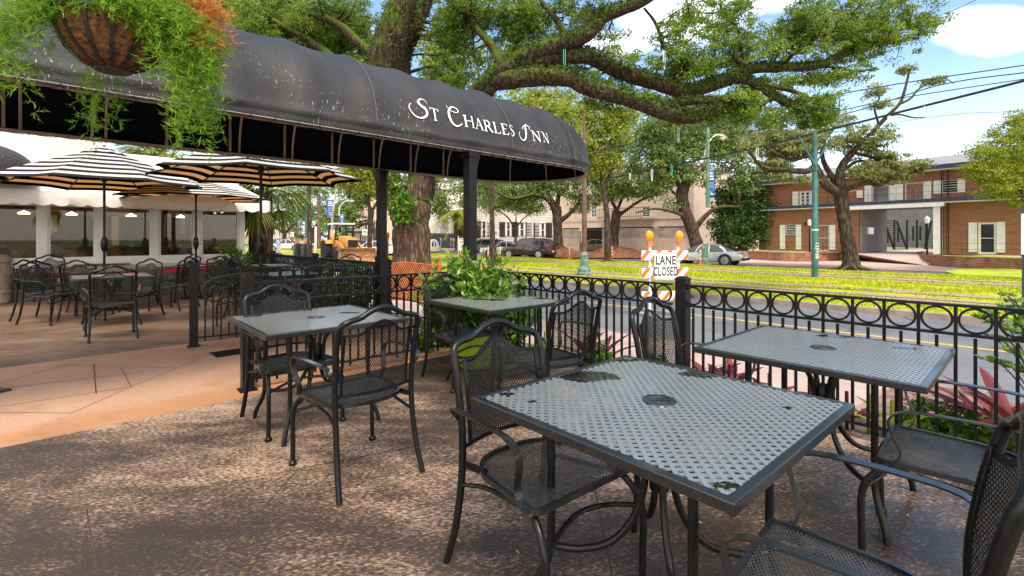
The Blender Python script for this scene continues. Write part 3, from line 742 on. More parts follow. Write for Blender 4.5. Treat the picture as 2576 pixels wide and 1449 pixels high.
# far patio
face((-5.28, 6.42), (-.68, .73, 0), 'far patio chair with its back to the viewer, in front of the others', FG)
TF = Vector((-6.05, 7.35, 0)); table('square iron table on the far patio behind the chair facing away', TF, R(43))
for c, f, lab in (((-7.15, 7.55), (.9, -.1, 0), 'far patio chair seen from the side at the left of the square table'),
                  ((-7.6, 7.9), (.85, .1, 0), 'far patio chair just behind the leftmost side-on chair'),
                  ((-6.15, 7.95), (-.1, -1, 0), 'far patio chair between the square table and the round table'),
                  ((-7.0, 8.0), (-.3, .9, 0), 'far patio chair backing the square table, drawn to the round table'),
                  ((-6.95, 10.2), (-.35, -.95, 0), 'far patio chair behind the round table under the cafe windows'),
                  ((-6.2, 8.95), (-1, .1, 0), 'far patio chair at the right of the round table, turned left'),
                  ((-5.75, 9.7), (-.35, .95, 0), 'far patio chair near the third window, back to the walkway'),
                  ((-5.35, 10.9), (.1, -1, 0), 'far patio chair close to the cafe wall below the fourth window'),
                  ((-5.15, 9.55), (.6, .8, 0), 'far patio chair just left of the scroll handrail'),
                  ((-4.0, 7.25), (-.8, .6, 0), 'far patio chair close behind the walkway fence scroll'),
                  ((-3.2, 8.05), (-.3, .95, 0), 'far patio chair behind the walkway fence, near the tall umbrella pole'),
                  ((-4.5, 8.3), (1, .2, 0), 'far patio chair turned right beside the tall umbrella pole'),
                  ((-4.6, 11.1), (.3, -1, 0), 'far patio chair beside the shrub at the cafe corner'),
                  ((-3.55, 10.3), (-.2, -1, 0), 'far patio chair in front of the oval fence'),
                  ((-2.6, 9.0), (-.6, -.8, 0), 'far patio chair at the right end by the dark bush'),
                  ((-9.35, 10.0), (.9, -.4, 0), 'far patio chair farthest left, below the second cafe window')):
    face(c, f, lab, FG)
for c, lab in (((-4.9, 10.25), 'square iron table near the cafe corner shrub'), ((-3.85, 9.3), 'square iron table by the oval fence'),
               ((-3.65, 7.85), 'square iron table under the right striped umbrella'), ((-9.2, 10.9), 'square iron table close to the second cafe window')):
    table(lab, Vector((*c, 0)), R(43))
t = thing('round_table', 'round iron table under the left striped umbrella', 'table', (-7.35, 9.0, 0), 0)
MB().lathe([(.02, .735), (.88, .735), (.90, .728), (.90, .715), (.88, .712), (.02, .712)], 48).build('top', M['wetiron'], t)
for k in range(4):
    a = PI/4+k*PI/2; ca, sa = math.cos(a), math.sin(a)
    MB().tube(spline([(ca*.62, sa*.62, .712), (ca*.60, sa*.60, .35), (ca*.66, sa*.66, 0)], 5), .014, 8).build('leg', M['iron'], t, smooth=True)
    MB().tube(spline([(ca*.60, sa*.60, .22), (ca*.3, sa*.3, .2), (ca*.08, sa*.08, .4), (ca*.2, sa*.2, .71)], 5), .012, 8).build('brace', M['iron'], t, smooth=True)
# ================================================================= ENTRANCE CANOPY
SC_, W_C, Z0, H_C, NC, NBACK = 5.45, 1.10, 2.34, 1.02, 5.45, -3.2
def canvas_mat():
    N = newmat('weathered_black_canvas'); P = N.obj
    base = N.ramp(N.noise(2.2, 5, P), [(.3, (.024,.022,.022)), (.75, (.046,.042,.041))])
    sp = N.new('ShaderNodeSeparateXYZ'); N.link(P, sp.inputs[0])
    mp = N.new('ShaderNodeMapping'); N.link(P, mp.inputs[0]); mp.inputs['Scale'].default_value = (9, 9, .9)
    st = N.ramp(N.noise(3.2, 5, mp.outputs[0], .7), [(.60, (0,0,0)), (.72, (1,1,1))])
    mp2 = N.new('ShaderNodeMapping'); N.link(P, mp2.inputs[0]); mp2.inputs['Scale'].default_value = (30, 30, 5)
    st2 = N.ramp(N.noise(2.2, 3, mp2.outputs[0], .6), [(.63, (0,0,0)), (.68, (1,1,1))])
    patch = N.ramp(N.noise(1.3, 3, P), [(.45, (0,0,0)), (.62, (1,1,1))])
    low = N.ramp(N.math('MULTIPLY', N.math('SUBTRACT', 3.25, sp.outputs[2]), 1.2), [(.25, (0,0,0)), (.8, (1,1,1))])
    k = N.math('MULTIPLY', N.math('MULTIPLY', st2, patch), low)
    c = N.mix(N.math('MULTIPLY', k, .8), base, (.50,.48,.46))
    c = N.mix(N.math('MULTIPLY', N.math('MULTIPLY', st, low), .18), c, (.2,.19,.18))
    N.link(c, N.b.inputs['Base Color']); N.b.inputs['Roughness'].default_value = .55; N.b.inputs['Specular IOR Level'].default_value = .28
    N.link(N.bump(N.math('ADD', N.noise(3.5, 4, P), N.math('MULTIPLY', N.noise(300, 2, P), .04)), .35, .05), N.b.inputs['Normal']); return N.m
M['canvas'] = canvas_mat()
M['seamthread'] = pm('pale_seam_thread', (.16,.15,.14), .8)
RIB = .62
def prof(th, sag):
    k = 1-.034*sag
    return (W_C*k*math.cos(th)*(1.018 if th < .01 else 1), Z0+.10+(H_C-.10)*(.0+math.sin(th))*k)
def lip(sag): return [(W_C*1.0, Z0-.035), (W_C*.985, Z0+.03), (W_C*.985, Z0+.06), (W_C*(1.022-.02*sag), Z0+.092)]
def section(u, sag):                 # outer half section from bottom lip to crown: (radial, z)
    return None
NTH = 20
def half(sag):
    return lip(sag)+[prof(PI/2*k/NTH, sag) for k in range(NTH+1)]
t = thing('entrance_canopy', 'long black barrel canopy with rounded end and white lettering', 'canopy', SN(SC_, 3.0, 0), 0)
CAN = t
def put(side, r, z, n): return SN(SC_-side*r, n, z)
ns = []; k = NC
while k > NBACK: ns.append(k); k -= RIB
ns.append(NBACK); ns = ns[::-1]
rows = []
for i in range(len(ns)-1):
    for q in range(6):
        f = q/6; n = ns[i]+(ns[i+1]-ns[i])*f; sag = math.sin(PI*f)**.8
        h = half(sag); rows.append([put(1, r, z, n) for r, z in h]+[put(-1, r, z, n) for r, z in h[::-1][1:]])
h = half(0); rows.append([put(1, r, z, NC) for r, z in h]+[put(-1, r, z, NC) for r, z in h[::-1][1:]])
mb = MB(); mb.grid(rows)
# rounded end
ND_ = 5; rows = []
for i in range(ND_):
    for q in range(7):
        if i == ND_-1 and q == 6: continue
        f = q/6
        if q == 6: continue
        al = PI*(i+f)/ND_; sag = math.sin(PI*f)**.8*.9; h = half(sag)
        rows.append([SN(SC_-r*math.cos(al), NC+r*math.sin(al), z) for r, z in h])
al = PI; rows.append([SN(SC_+r, NC, z) for r, z in half(0)])
mb.grid(rows)
o = mb.build('canvas_cover', M['canvas'], t, smooth=False, world=True)
o.data.polygons.foreach_set('use_smooth', [True]*len(o.data.polygons))
sol = o.modifiers.new('s', 'SOLIDIFY'); sol.thickness = .004; sol.offset = -1
sol.material_offset = 1; o.data.materials.append(M['navy']); 
for sm_n in (ns[-6]+.02, ns[-3]+.02, ns[-9]+.02):
    MB().tube([put(1, r+.004, z+.002, sm_n) for r, z in half(0)[4:]]+[put(-1, r+.004, z+.002, sm_n) for r, z in half(0)[::-1][1:-4]], .0028, 4).build('seam', M['seamthread'], t, world=True)
# frame: rim tubes with lacing, arches, uprights
mb = MB()
rimn = [put(1, W_C-.035, Z0-.01, n) for n in np.linspace(NBACK, NC, 20)]+[SN(SC_-(W_C-.035)*math.cos(a), NC+(W_C-.035)*math.sin(a), Z0-.01) for a in np.linspace(0, PI, 25)[1:-1]]+[put(-1, W_C-.035, Z0-.01, n) for n in np.linspace(NC, NBACK, 20)]
mb.strap([p_+Vector((0, 0, -.012)) for p_ in rimn], (0, 0, 1), .026, .06)
mb.build('rim_frame', M['bronze'], t, world=True)
cord = []
for sd in (1, -1):
    seg = []; d = 0.0
    while d < NC-NBACK:
        n = NC-d; seg += [put(sd, W_C-.07, Z0-.042, n), put(sd, W_C-.0, Z0-.040, n-.02), put(sd, W_C+.006, Z0-.01, n-.03), put(sd, W_C-.0, Z0-.043, n-.05)]; d += .19
    cord.append(seg)
mb = MB(); mb.tube(cord[0][::-1]+[SN(SC_-(W_C-.01)*math.cos(a), NC+(W_C-.01)*math.sin(a), Z0-.044) for a in np.linspace(.05, PI-.05, 25)]+cord[1], .003, 4)
mb.build('lacing', M['navy'], t, world=True)
for i, n in enumerate(ns[1:]):
    r = W_C-.035
    pts = [SN(SC_-r*math.cos(a), n, Z0+(H_C-.06)*math.sin(a)) for a in np.linspace(0, PI, 21)]
    MB().tube(pts, .013, 6).build('arch', M['bronze'], t, world=True)
    for sd in (-1,):
        MB().box(put(sd, r-.045, Z0+.22, n-.11), (.024, .024, .44), AS).build('upright', M['bronze'], t, world=True)
for i in range(1, ND_):
    a0 = PI*i/ND_; r = W_C-.035
    pts = [SN(SC_-r*math.cos(a)*math.cos(a0), NC+r*math.cos(a)*math.sin(a0), Z0+(H_C-.06)*math.sin(a)) for a in np.linspace(0, PI/2, 11)]
    MB().tube(pts, .013, 6).build('arch', M['bronze'], t, world=True)
for sd, n in ((-1, 2.0), (-1, -1)):
    pass
for side, n, w in ((1, 3.60, .112), (-1, 3.62, .112)):
    p = put(side, W_C-.06, 0, n)
    m = MB().box((p.x, p.y, (Z0-.03-.42)/2), (w, w, Z0-.03+.42), AS+.0); m.box((p.x, p.y, .008), (w+.07, w+.07, .012), AS)
    m.box((p.x, p.y, Z0-.06), (w+.03, w+.03, .05), AS); m.build('post', M['fence'], t, world=True)
# lettering, drawn with strokes of varying weight and small serifs
def stroke(pts, w, n=8):             # pts in letter units, w = list of widths
    P = spline([(x, y, 0) for x, y in pts], n) if len(pts) > 2 else [Vector((*pts[0], 0)), Vector((*pts[1], 0))]
    m = len(P); ww = np.interp(np.linspace(0, 1, m), np.linspace(0, 1, len(w)), w); L, Rr = [], []
    for i in range(m):
        d = (P[min(i+1, m-1)]-P[max(i-1, 0)]); d.normalize(); q = Vector((-d.y, d.x, 0))*ww[i]/2
        L.append(P[i]+q); Rr.append(P[i]-q)
    return L, Rr
TH, TN = .13, .05
GL = {
 'T': (.78, [([(.39,0),(.39,1)], [TH]), ([(.02,.97),(.76,.97)], [TN]), ([(.24,.02),(.54,.02)], [TN]), ([(.03,.98),(.03,.80)], [TN]), ([(.75,.98),(.75,.80)], [TN])]),
 'H': (.95, [([(.18,0),(.18,1)], [TH]), ([(.77,0),(.77,1)], [TH]), ([(.18,.52),(.77,.52)], [TN]), ([(.05,.02),(.31,.02)], [TN]), ([(.64,.02),(.90,.02)], [TN]), ([(.05,.98),(.31,.98)], [TN]), ([(.64,.98),(.90,.98)], [TN])]),
 'A': (.88, [([(.10,0),(.45,1.0)], [TN]), ([(.45,1.0),(.77,0)], [TH]), ([(.22,.36),(.62,.36)], [TN]), ([(.0,.02),(.22,.02)], [TN]), ([(.63,.02),(.9,.02)], [TN])]),
 'R': (.88, [([(.18,0),(.18,1)], [TH]), ([(.18,.97),(.50,.97),(.64,.75),(.50,.52),(.18,.50)], [TN,.10,.14,.10,TN]), ([(.42,.50),(.84,.0)], [.14]), ([(.05,.02),(.31,.02)], [TN]), ([(.05,.98),(.25,.98)], [TN])]),
 'L': (.68, [([(.18,0),(.18,1)], [TH]), ([(.05,.03),(.62,.03)], [TN]), ([(.61,.02),(.64,.22)], [TN]), ([(.05,.98),(.31,.98)], [TN])]),
 'E': (.70, [([(.18,0),(.18,1)], [TH]), ([(.05,.03),(.62,.03)], [TN]), ([(.05,.97),(.58,.97)], [TN]), ([(.18,.52),(.48,.52)], [TN]), ([(.61,.02),(.64,.22)], [TN]), ([(.57,.98),(.59,.80)], [TN])]),
 'S': (.60, [([(.48,.80),(.40,.97),(.20,.96),(.10,.77),(.24,.58),(.44,.42),(.50,.22),(.34,.03),(.15,.03),(.07,.22)], [.04,.05,.10,.12,.15,.15,.12,.10,.05,.04])]),
 'N': (1.0, [([(.18,0),(.18,1)], [TN]), ([(.16,1.0),(.82,.0)], [TH]), ([(.82,0),(.82,1)], [TN]), ([(.05,.02),(.31,.02)], [TN]), ([(.68,.98),(.95,.98)], [TN]), ([(.02,.98),(.2,.98)], [TN])]),
 # swash capitals
 's': (1.35, [([(1.28,1.28),(1.12,1.50),(.80,1.52),(.62,1.22),(.78,.95),(1.05,.70),(1.10,.38),(.85,.06),(.45,-.02),(.10,.18),(-.12,.58),(-.05,.92),(.10,.98)], [.05,.06,.11,.15,.18,.19,.17,.13,.09,.07,.06,.05,.04])]),
 'c': (1.15, [([(.10,1.62),(.20,1.35),(.45,1.15),(.80,1.10),(.98,1.28),(.85,1.52),(.50,1.55),(.18,1.15),(.10,.62),(.28,.12),(.62,-.06),(.98,.10),(1.1,.26)], [.04,.05,.05,.06,.07,.08,.10,.15,.19,.17,.12,.07,.04])]),
 'i': (1.15, [([(1.02,1.60),(.86,1.45),(.72,1.05),(.62,.55),(.48,.10),(.20,-.14),(-.10,-.02),(-.22,.34),(-.10,.60)], [.05,.09,.15,.17,.13,.09,.07,.05,.04]), ([(1.15,1.05),(1.22,1.30),(1.02,1.42),(.70,1.38),(.40,1.10),(.34,.90)], [.04,.06,.08,.07,.05,.04])]),
}
def text_on_canopy(s, n0, n1, base, size):
    tot = 0; lay = []
    for ch in s:
        if ch == ' ': tot += .75; continue
        lay.append((ch, tot)); tot += GL[ch][0]+.07
    sc = (n1-n0)/tot
    def mp(x, y):
        n = n0+x*sc; arc = y*size
        # which part of the rib bay we are in
        import bisect
        i = max(0, min(len(ns)-2, bisect.bisect(ns, n)-1)); f = (n-ns[i])/(ns[i+1]-ns[i]) if n <= NC else .5
        h = half(math.sin(PI*min(1, max(0, f)))**.8) if n <= NC else half(0)
        z = base+arc; hs = h[4:]
        for a, b in zip(hs, hs[1:]):
            L = 0
        # walk along the profile by arc length from base height
        acc = 0; prev = None; st = None
        zs = [p[1] for p in hs]; rs = [p[0] for p in hs]
        s_ = [0]
        for a, b in zip(hs, hs[1:]): s_.append(s_[-1]+math.hypot(b[0]-a[0], b[1]-a[1]))
        s0 = np.interp(base, zs, s_); ss = s0+arc
        r = np.interp(ss, s_, rs); zz = np.interp(ss, s_, zs)
        return r+.012, zz
    mb = MB()
    for ch, off in lay:
        for pts, w in GL[ch][1]:
            L, Rr = stroke(pts, w); m = len(L)
            if m == 2:                # subdivide straight strokes so they follow the curve
                L = [L[0].lerp(L[1], k/8) for k in range(9)]; Rr = [Rr[0].lerp(Rr[1], k/8) for k in range(9)]; m = 9
            vs = []
            for A, B in zip(L, Rr):
                for q in (A, B):
                    xx = off+q.x; r, zz = mp(xx, q.y); n = n0+xx*sc
                    vs.append(SN(SC_-r, n, zz) if n <= NC else SN(SC_-r*math.cos((n-NC)/W_C), NC+r*math.sin((n-NC)/W_C), zz))
            mb.add(vs, [(2*k, 2*k+1, 2*k+3, 2*k+2) for k in range(m-1)])
    return mb
M['lettering'] = pm('white_lettering_paint', (.8,.78,.74), .6, 0, .03)
text_on_canopy('sT cHARLES iNN', 2.80, 4.98, 2.59, .150).build('lettering', M['lettering'], t, world=True)
# ================================================================= STRIPED UMBRELLAS
def stripe_mat(name, a, b, n=9, trans=0):
    N = newmat(name); uv = N.new('ShaderNodeTexCoord').outputs['UV']; sp = N.new('ShaderNodeSeparateXYZ'); N.link(uv, sp.inputs[0])
    f = N.math('FRACT', N.math('MULTIPLY', sp.outputs[0], n)); k = N.math('GREATER_THAN', f, .5)
    N.link(N.mix(k, a, b), N.b.inputs['Base Color']); N.b.inputs['Roughness'].default_value = .85; N.b.inputs['Specular IOR Level'].default_value = .15
    if trans:
        tr = N.new('ShaderNodeBsdfTranslucent'); N.link(N.mix(k, a, tuple(c*.3 for c in b)), tr.inputs[0]); mx = N.new('ShaderNodeMixShader'); mx.inputs[0].default_value = trans
        N.link(N.b.outputs[0], mx.inputs[1]); N.link(tr.outputs[0], mx.inputs[2]); N.link(mx.outputs[0], N.n['Material Output'].inputs[0])
    return N.m
M['stripetop'] = stripe_mat('charcoal_white_stripe', (.74,.70,.64), (.03,.03,.033), 8, .4)
M['stripelining'] = stripe_mat('tan_black_stripe_lining', (.95,.55,.22), (.02,.016,.014), 8, .8)  # orange in these stripes stands for warm lamp and backlight on white fabric
def umbrella(label, c, rz, Rr, zr, za):
    t = thing('striped_umbrella', label, 'umbrella', (c[0], c[1], 0), rz, 'black and white striped patio umbrellas')
    def surf(off, r0=0.0, drop=0, flip=False):
        mb = MB(); uv = []
        NR, NA = 26, 12
        for sct in range(8):
            rows = []
            for i in range(NR+1):
                f = i/NR; row = []
                for k in range(NA+1):
                    g = k/NA; a = (sct+g)*PI/4
                    chord = math.cos(PI/8)/math.cos((g-.5)*PI/4)
                    scal = 1-.12*math.sin(PI*g)*f                # edges curve in between the ribs
                    r = Rr*f*chord*scal
                    sagz = -.03*math.sin(PI*g)*f*math.sin(PI*min(1, f*.75))+.03*math.sin(PI*g)*f
                    z = za+(zr-za)*f**1.12+sagz+off
                    row.append((r*math.cos(a), r*math.sin(a), z)); uv.append((f, g))
                rows.append(row)
            mb.grid(rows)
        mb.uv = uv; return mb
    o = surf(.006).build('canopy', M['stripetop'], t, smooth=True)
    o = surf(-.006).build('lining', M['stripelining'], t, smooth=True)  # separate underside skin that carries the painted warm glow
    # vent cap
    mb = MB(); uv = []
    for sct in range(8):
        rows = []
        for i in range(5):
            f = i/4; row = []
            for k in range(7):
                g = k/6; a = (sct+g)*PI/4; r = (.03+.32*f)*math.cos(PI/8)/math.cos((g-.5)*PI/4)
                row.append((r*math.cos(a), r*math.sin(a), za+.035-.14*f-.015*math.sin(PI*g)*f)); uv.append((f*.24, g))
            rows.append(row)
        mb.grid(rows)
    mb.uv = uv; mb.build('vent_cap', M['stripetop'], t, smooth=True)
    for k in range(8):
        a = k*PI/4; ca, sa = math.cos(a), math.sin(a)
        MB().beam((.03*ca, .03*sa, za-.05), (Rr*ca*.99, Rr*sa*.99, zr-.015), .014, .018).build('rib', M['iron'], t)
        MB().beam((.04*ca, .04*sa, zr+.12), (Rr*.52*ca, Rr*.52*sa, za+(zr-za)*.5-.03), .012, .014).build('strut', M['iron'], t)
    MB().tube([(0, 0, 0), (0, 0, za+.03)], .021, 12).lathe([(.02, za+.02), (.03, za+.04), (.012, za+.07)], 12).build('pole', M['iron'], t, smooth=True)
    MB().lathe([(.024, zr+.06), (.045, zr+.09), (.05, zr+.16), (.03, zr+.19)], 14).build('hub', M['iron'], t, smooth=True)
    MB().lathe([(.024, 1.05), (.045, 1.10), (.058, 1.2), (.048, 1.28), (.024, 1.33)], 14).box((.07, 0, 1.17), (.1, .012, .014)).build('crank', M['iron'], t, smooth=True)
    MB().lathe([(.30, 0), (.31, .02), (.28, .045), (.05, .06), (.035, .3), (.024, .32)], 28).build('base', M['iron'], t, smooth=True)
    return t
umbrella('left striped umbrella, over the round table, nearest and largest', (-7.5, 8.95), .28, 1.60, 2.27, 2.95)
umbrella('right striped umbrella, partly behind the black canopy', (-4.0, 7.75), .35, 1.55, 2.27, 2.86)
umbrella('small looking middle striped umbrella near the cafe wall', (-6.95, 10.7), .2, 1.5, 2.16, 2.60)
# ================================================================= HANGING BASKET
def hanging_basket():
    c = PT(405*.67+0, 80, 1.95); c = PT(284, 62, 1.95)
    t = thing('hanging_basket', 'coir lined hanging basket overflowing with green and dried asparagus fern', 'hanging basket', c, 0)
    r = .185; prof_ = [(.001, -.185), (.055, -.182), (.10, -.160), (.145, -.115), (.17, -.06), (r, 0), (r-.01, .01), (.001, -.02)]
    MB().lathe(prof_, 32).build('coir_liner', M['coir'], t, smooth=True)
    mb = MB()
    for k in range(14):
        a = k*2*PI/14; mb.strap([((rr+.004)*math.cos(a), (rr+.004)*math.sin(a), z) for rr, z in prof_[1:6]], (-math.sin(a), math.cos(a), 0), .014, .004)
    mb.tube([((r+.006)*math.cos(a), (r+.006)*math.sin(a), .002) for a in np.linspace(0, 2*PI, 33)[:-1]], .007, 6, closed=True)
    mb.lathe([(.001, -.190), (.058, -.189), (.06, -.183), (.001, -.182)], 20); mb.build('wire_frame', M['signblack'], t)
    for k in range(3):
        a = k*2*PI/3+.5; MB().tube([(r*math.cos(a), r*math.sin(a), 0), (0, 0, .62)], .003, 5).build('chain', M['signblack'], t)
    # arching stems with needle tufts
    def tufts(nm, mat, stems, seed):
        rg = np.random.default_rng(seed); V = []
        for (dx, dy, up, fall, L) in stems:
            p0 = np.array([dx*.10, dy*.10, .0]); out = np.array([dx, dy, 0.])
            m = 22
            wob = rg.normal(0, .012, (m, 3)).cumsum(0)*.6
            for i in range(m):
                f = i/(m-1); p = p0+out*(L*.62*math.sin(f*1.5))+np.array([0, 0, up*math.sin(min(1, f*2)*PI/2)-fall*f*f])+wob[i]
                for side in range(3):
                    d = rg.normal(0, 1, 3); d /= np.linalg.norm(d); ll = .035*(1.15-.6*f)+.02
                    q = p+d*ll*.9
                    for w in range(7):
                        g = (w+1)/7; base = p+(q-p)*g; e = rg.normal(0, 1, 3); e /= np.linalg.norm(e); ln = .013+.010*rg.random()
                        tip = base+(e*.8+d*.7)*ln; n = np.cross(e, d); n = n/(np.linalg.norm(n)+1e-6)*.0016
                        V += [base-n, base+n, tip]
                    n = np.cross(d, [0, 0, 1.]); n = n/(np.linalg.norm(n)+1e-6)*.0008; V += [p-n, p+n, q]
        o = tris(nm, np.array(V), 3, mat); o.parent = t; return o
    rg = np.random.default_rng(3); st = []; VA = -.87
    for k in range(165):
        a = rg.random()*2*PI
        if math.cos(a-.70) < -.2: st.append((math.cos(a), math.sin(a), .05+.10*rg.random(), .05+.08*rg.random(), .10+.10*rg.random())); continue
        if math.cos(a-VA) > .35: st.append((math.cos(a), math.sin(a), .03+.05*rg.random(), .03+.05*rg.random(), .13+.05*rg.random())); continue
        st.append((math.cos(a), math.sin(a), .05+.13*rg.random(), .06+.12*rg.random()**2, .24+.16*rg.random()))
    for k in range(105):                       # long curtain on the right
        a = rg.normal(.30, .30); st.append((math.cos(a), math.sin(a), .06+.08*rg.random(), .12+.44*rg.random(), .24+.20*rg.random()))
    for k in range(22):                        # strand group on the left
        a = rg.normal(PI+.75, .22); st.append((math.cos(a), math.sin(a), .05, .26+.20*rg.random(), .28+.14*rg.random()))
    for k in range(10):
        a = rg.normal(PI*.5+.9, .25); st.append((math.cos(a), math.sin(a), .05, .36+.12*rg.random(), .30))
    tufts('fern_foliage', M['asparagus'], st, 5)
    st = []
    for k in range(46):
        a = rg.normal(.45, .25); st.append((math.cos(a), math.sin(a), .12+.10*rg.random(), .02+.26*rg.random(), .34+.12*rg.random()))
    tufts('dry_foliage', M['asparagusdry'], st, 6)
hanging_basket()
# ================================================================= CAFE
SW = 14.25
def cafe():
    t = thing('cafe_building', 'white cafe with a row of large windows, red stripe and scalloped awning', 'building', SN(SW, -4, 0))
    def P(s, n, z): return SN(s, n, z)
    wl = lambda s0, s1, n0, n1, z0, z1, mb: mb.box((SN((s0+s1)/2, (n0+n1)/2, (z0+z1)/2)), (n1-n0, s1-s0, z1-z0), AS)
    mb = MB(); wl(SW, SW+.2, -9, 3.9, 0, .47, mb); mb.build('lower_wall', M['greywall'], t, world=True)
    mb = MB(); wl(SW-.02, SW+.2, -9, 3.92, .47, .60, mb); mb.build('red_band', M['redpaint'], t, world=True)
    mb = MB(); wl(SW-.01, SW+.2, -9, 3.91, .60, .70, mb); wl(SW-.01, SW+.2, -9, 3.91, 2.22, 2.5, mb); mb.build('white_wall', M['white'], t, world=True)
    cols = (-95, 109, 251, 390, 497, 607); nsx = [XS(x, SW).dot(ND) for x in cols]
    step = nsx[2]-nsx[1]
    base = nsx[1]; edges = [base+step*k for k in (-5, -4, -3, -2, -1)]+nsx[1:]
    mb = MB()
    for n in edges: wl(SW-.04, SW+.12, n-.065, n+.065, .70, 2.3, mb)
    wl(SW-.06, SW+.12, -9, 3.93, .70, .84, mb); wl(SW-.03, SW+.12, -9, 3.93, 2.02, 2.3, mb); wl(SW-.09, SW+.12, -9, 3.93, .685, .72, mb)
    mb.build('window_surround', M['white'], t, world=True)
    for a, b in zip(edges, edges[1:]):
        f = MB()
        for n0, n1, z0, z1 in ((a+.065, a+.11, .84, 2.02), (b-.11, b-.065, .84, 2.02), (a+.11, b-.11, .84, .89), (a+.11, b-.11, 1.98, 2.02)): wl(SW-.01, SW+.05, n0, n1, z0, z1, f)
        w = f.build('window', M['white'], t, world=True)
        g = MB(); wl(SW+.02, SW+.028, a+.10, b-.10, .88, 1.99, g); g.build('pane', M['cafeglass'], w, world=False)
        g = w.children[0]; Mi = ROOTM[t.name].inverted()
        for v in g.data.vertices: v.co = Mi @ v.co
    # interior
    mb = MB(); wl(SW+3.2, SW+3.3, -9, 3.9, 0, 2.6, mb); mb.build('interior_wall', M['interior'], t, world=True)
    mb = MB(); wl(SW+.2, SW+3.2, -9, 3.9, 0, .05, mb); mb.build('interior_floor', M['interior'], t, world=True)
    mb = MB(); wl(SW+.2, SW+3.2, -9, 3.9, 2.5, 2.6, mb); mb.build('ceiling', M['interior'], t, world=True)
    mb = MB()
    for k in range(4): wl(SW+.15, SW+3.2, 2.6+k*.35, 2.72+k*.35, .7, 2.0, mb) if k == 3 else wl(SW+1.2, SW+1.3, 2.3+k*.5, 2.42+k*.5, .0, 2.3, mb)
    mb.build('inner_column', M['wood'], t, world=True)
    for k, (x, c, w_) in enumerate(((30, 'blind', .9), (150, 'white', .7), (215, 'leafmat', 1.1), (300, 'white', .5), (345, 'leafmat', .8), (430, 'blind', .5), (470, 'white', .45), (540, 'leafmat', .8))):  # coloured panels imitate green reflections and bright rectangles in the glass
        n_ = XS(x, SW+3.0).dot(ND); mb = MB(); wl(SW+3.12, SW+3.19, n_-w_/2, n_+w_/2, 1.0+.1*(k % 2), 1.9, mb); mb.build('interior_window', M[{'blind': 'wood', 'white': 'lampglass', 'leafmat': 'leafdark'}[c]], t, world=True)  # 'blind' only picks brown for these stand-in panels
    # end wall windows
    mb = MB(); wl(SW, SW+3.3, 3.82, 3.92, 0, .8, mb); wl(SW, SW+3.3, 3.82, 3.92, 2.1, 2.5, mb)
    for k in range(5): wl(SW+.0+k*.8, SW+.1+k*.8, 3.82, 3.92, .8, 2.1, mb)
    mb.build('end_wall', M['white'], t, world=True)
    # awning with scalloped valance
    so = SW-.95; e = 4.25; hi = 1.3
    mb = MB(); mb.add([P(so, -9, 2.24), P(so, e, 2.24), P(SW, hi+1.3, 3.25), P(SW, -9, 3.25)], [(0,1,2,3)]); mb.add([P(so, e, 2.24), P(SW+3, e, 2.24), P(SW+3, hi+1.3, 3.25), P(SW, hi+1.3, 3.25)], [(0,1,2,3)])
    o = mb.build('awning', M['awning'], t, world=True); s_ = o.modifiers.new('s', 'SOLIDIFY'); s_.thickness = .01
    mb = MB(); rows = [[], [], []]; n = -9; k = 0
    while n <= e+.001:
        ph = (n+9)/.27 % 1; z = 1.99-.045*math.sin(PI*ph); wob = .012*math.sin(n*9)
        rows[0].append(P(so, n, 2.245)); rows[1].append(P(so-.012+wob, n, 2.12)); rows[2].append(P(so-.01+wob, n, z)); n += .27/8
    mb.grid(rows)
    rows = [[], []]; s = so
    while s < SW+3:
        ph = (s-so)/.27 % 1; z = 1.99-.045*math.sin(PI*ph); rows[0].append(P(s, e, 2.245)); rows[1].append(P(s, e+.01, z)); s += .27/8
    mb.grid(rows); o = mb.build('valance', M['awning'], t, world=True); s_ = o.modifiers.new('s', 'SOLIDIFY'); s_.thickness = .006
    mb = MB(); wl(SW+.4, SW+9, -12, 1.1, 2.6, 7.5, mb); mb.build('upper_storey', M['cafewall'], t, world=True)
    mb = MB(); wl(SW+.1, SW+3.3, -9, 3.9, 2.6, 2.7, mb); mb.build('roof', M['slate'], t, world=True)
    for x, y in ((548, 521), (532, 528), (556, 531)):
        pass
M['awning'] = pm('white_awning_canvas', (.76,.70,.64), .9, 0, .05, 3, .3, 8, bdist=.03, spec=.1)
M['cafewall'] = pm('cafe_white_wall', (.76,.68,.60), .9, 0, .03, 1)
def interior():
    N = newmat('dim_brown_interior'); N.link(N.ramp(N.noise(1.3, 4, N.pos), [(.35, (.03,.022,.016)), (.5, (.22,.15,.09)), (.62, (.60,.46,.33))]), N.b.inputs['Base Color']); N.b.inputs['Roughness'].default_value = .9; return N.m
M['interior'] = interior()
def cafeglass():
    N = newmat('cafe_glass'); g = N.new('ShaderNodeBsdfGlossy'); g.inputs['Roughness'].default_value = .02; g.inputs['Color'].default_value = (.8,.8,.8,1)
    tr = N.new('ShaderNodeBsdfTransparent'); tr.inputs[0].default_value = (.85,.84,.80,1); lw = N.new('ShaderNodeLayerWeight'); lw.inputs[0].default_value = .55
    mx = N.new('ShaderNodeMixShader'); N.link(N.math('MULTIPLY_ADD', lw.outputs[1], .35, .04), mx.inputs[0]); N.link(tr.outputs[0], mx.inputs[1]); N.link(g.outputs[0], mx.inputs[2]); N.link(mx.outputs[0], N.n['Material Output'].inputs[0]); return N.m
M['cafeglass'] = cafeglass()
cafe()
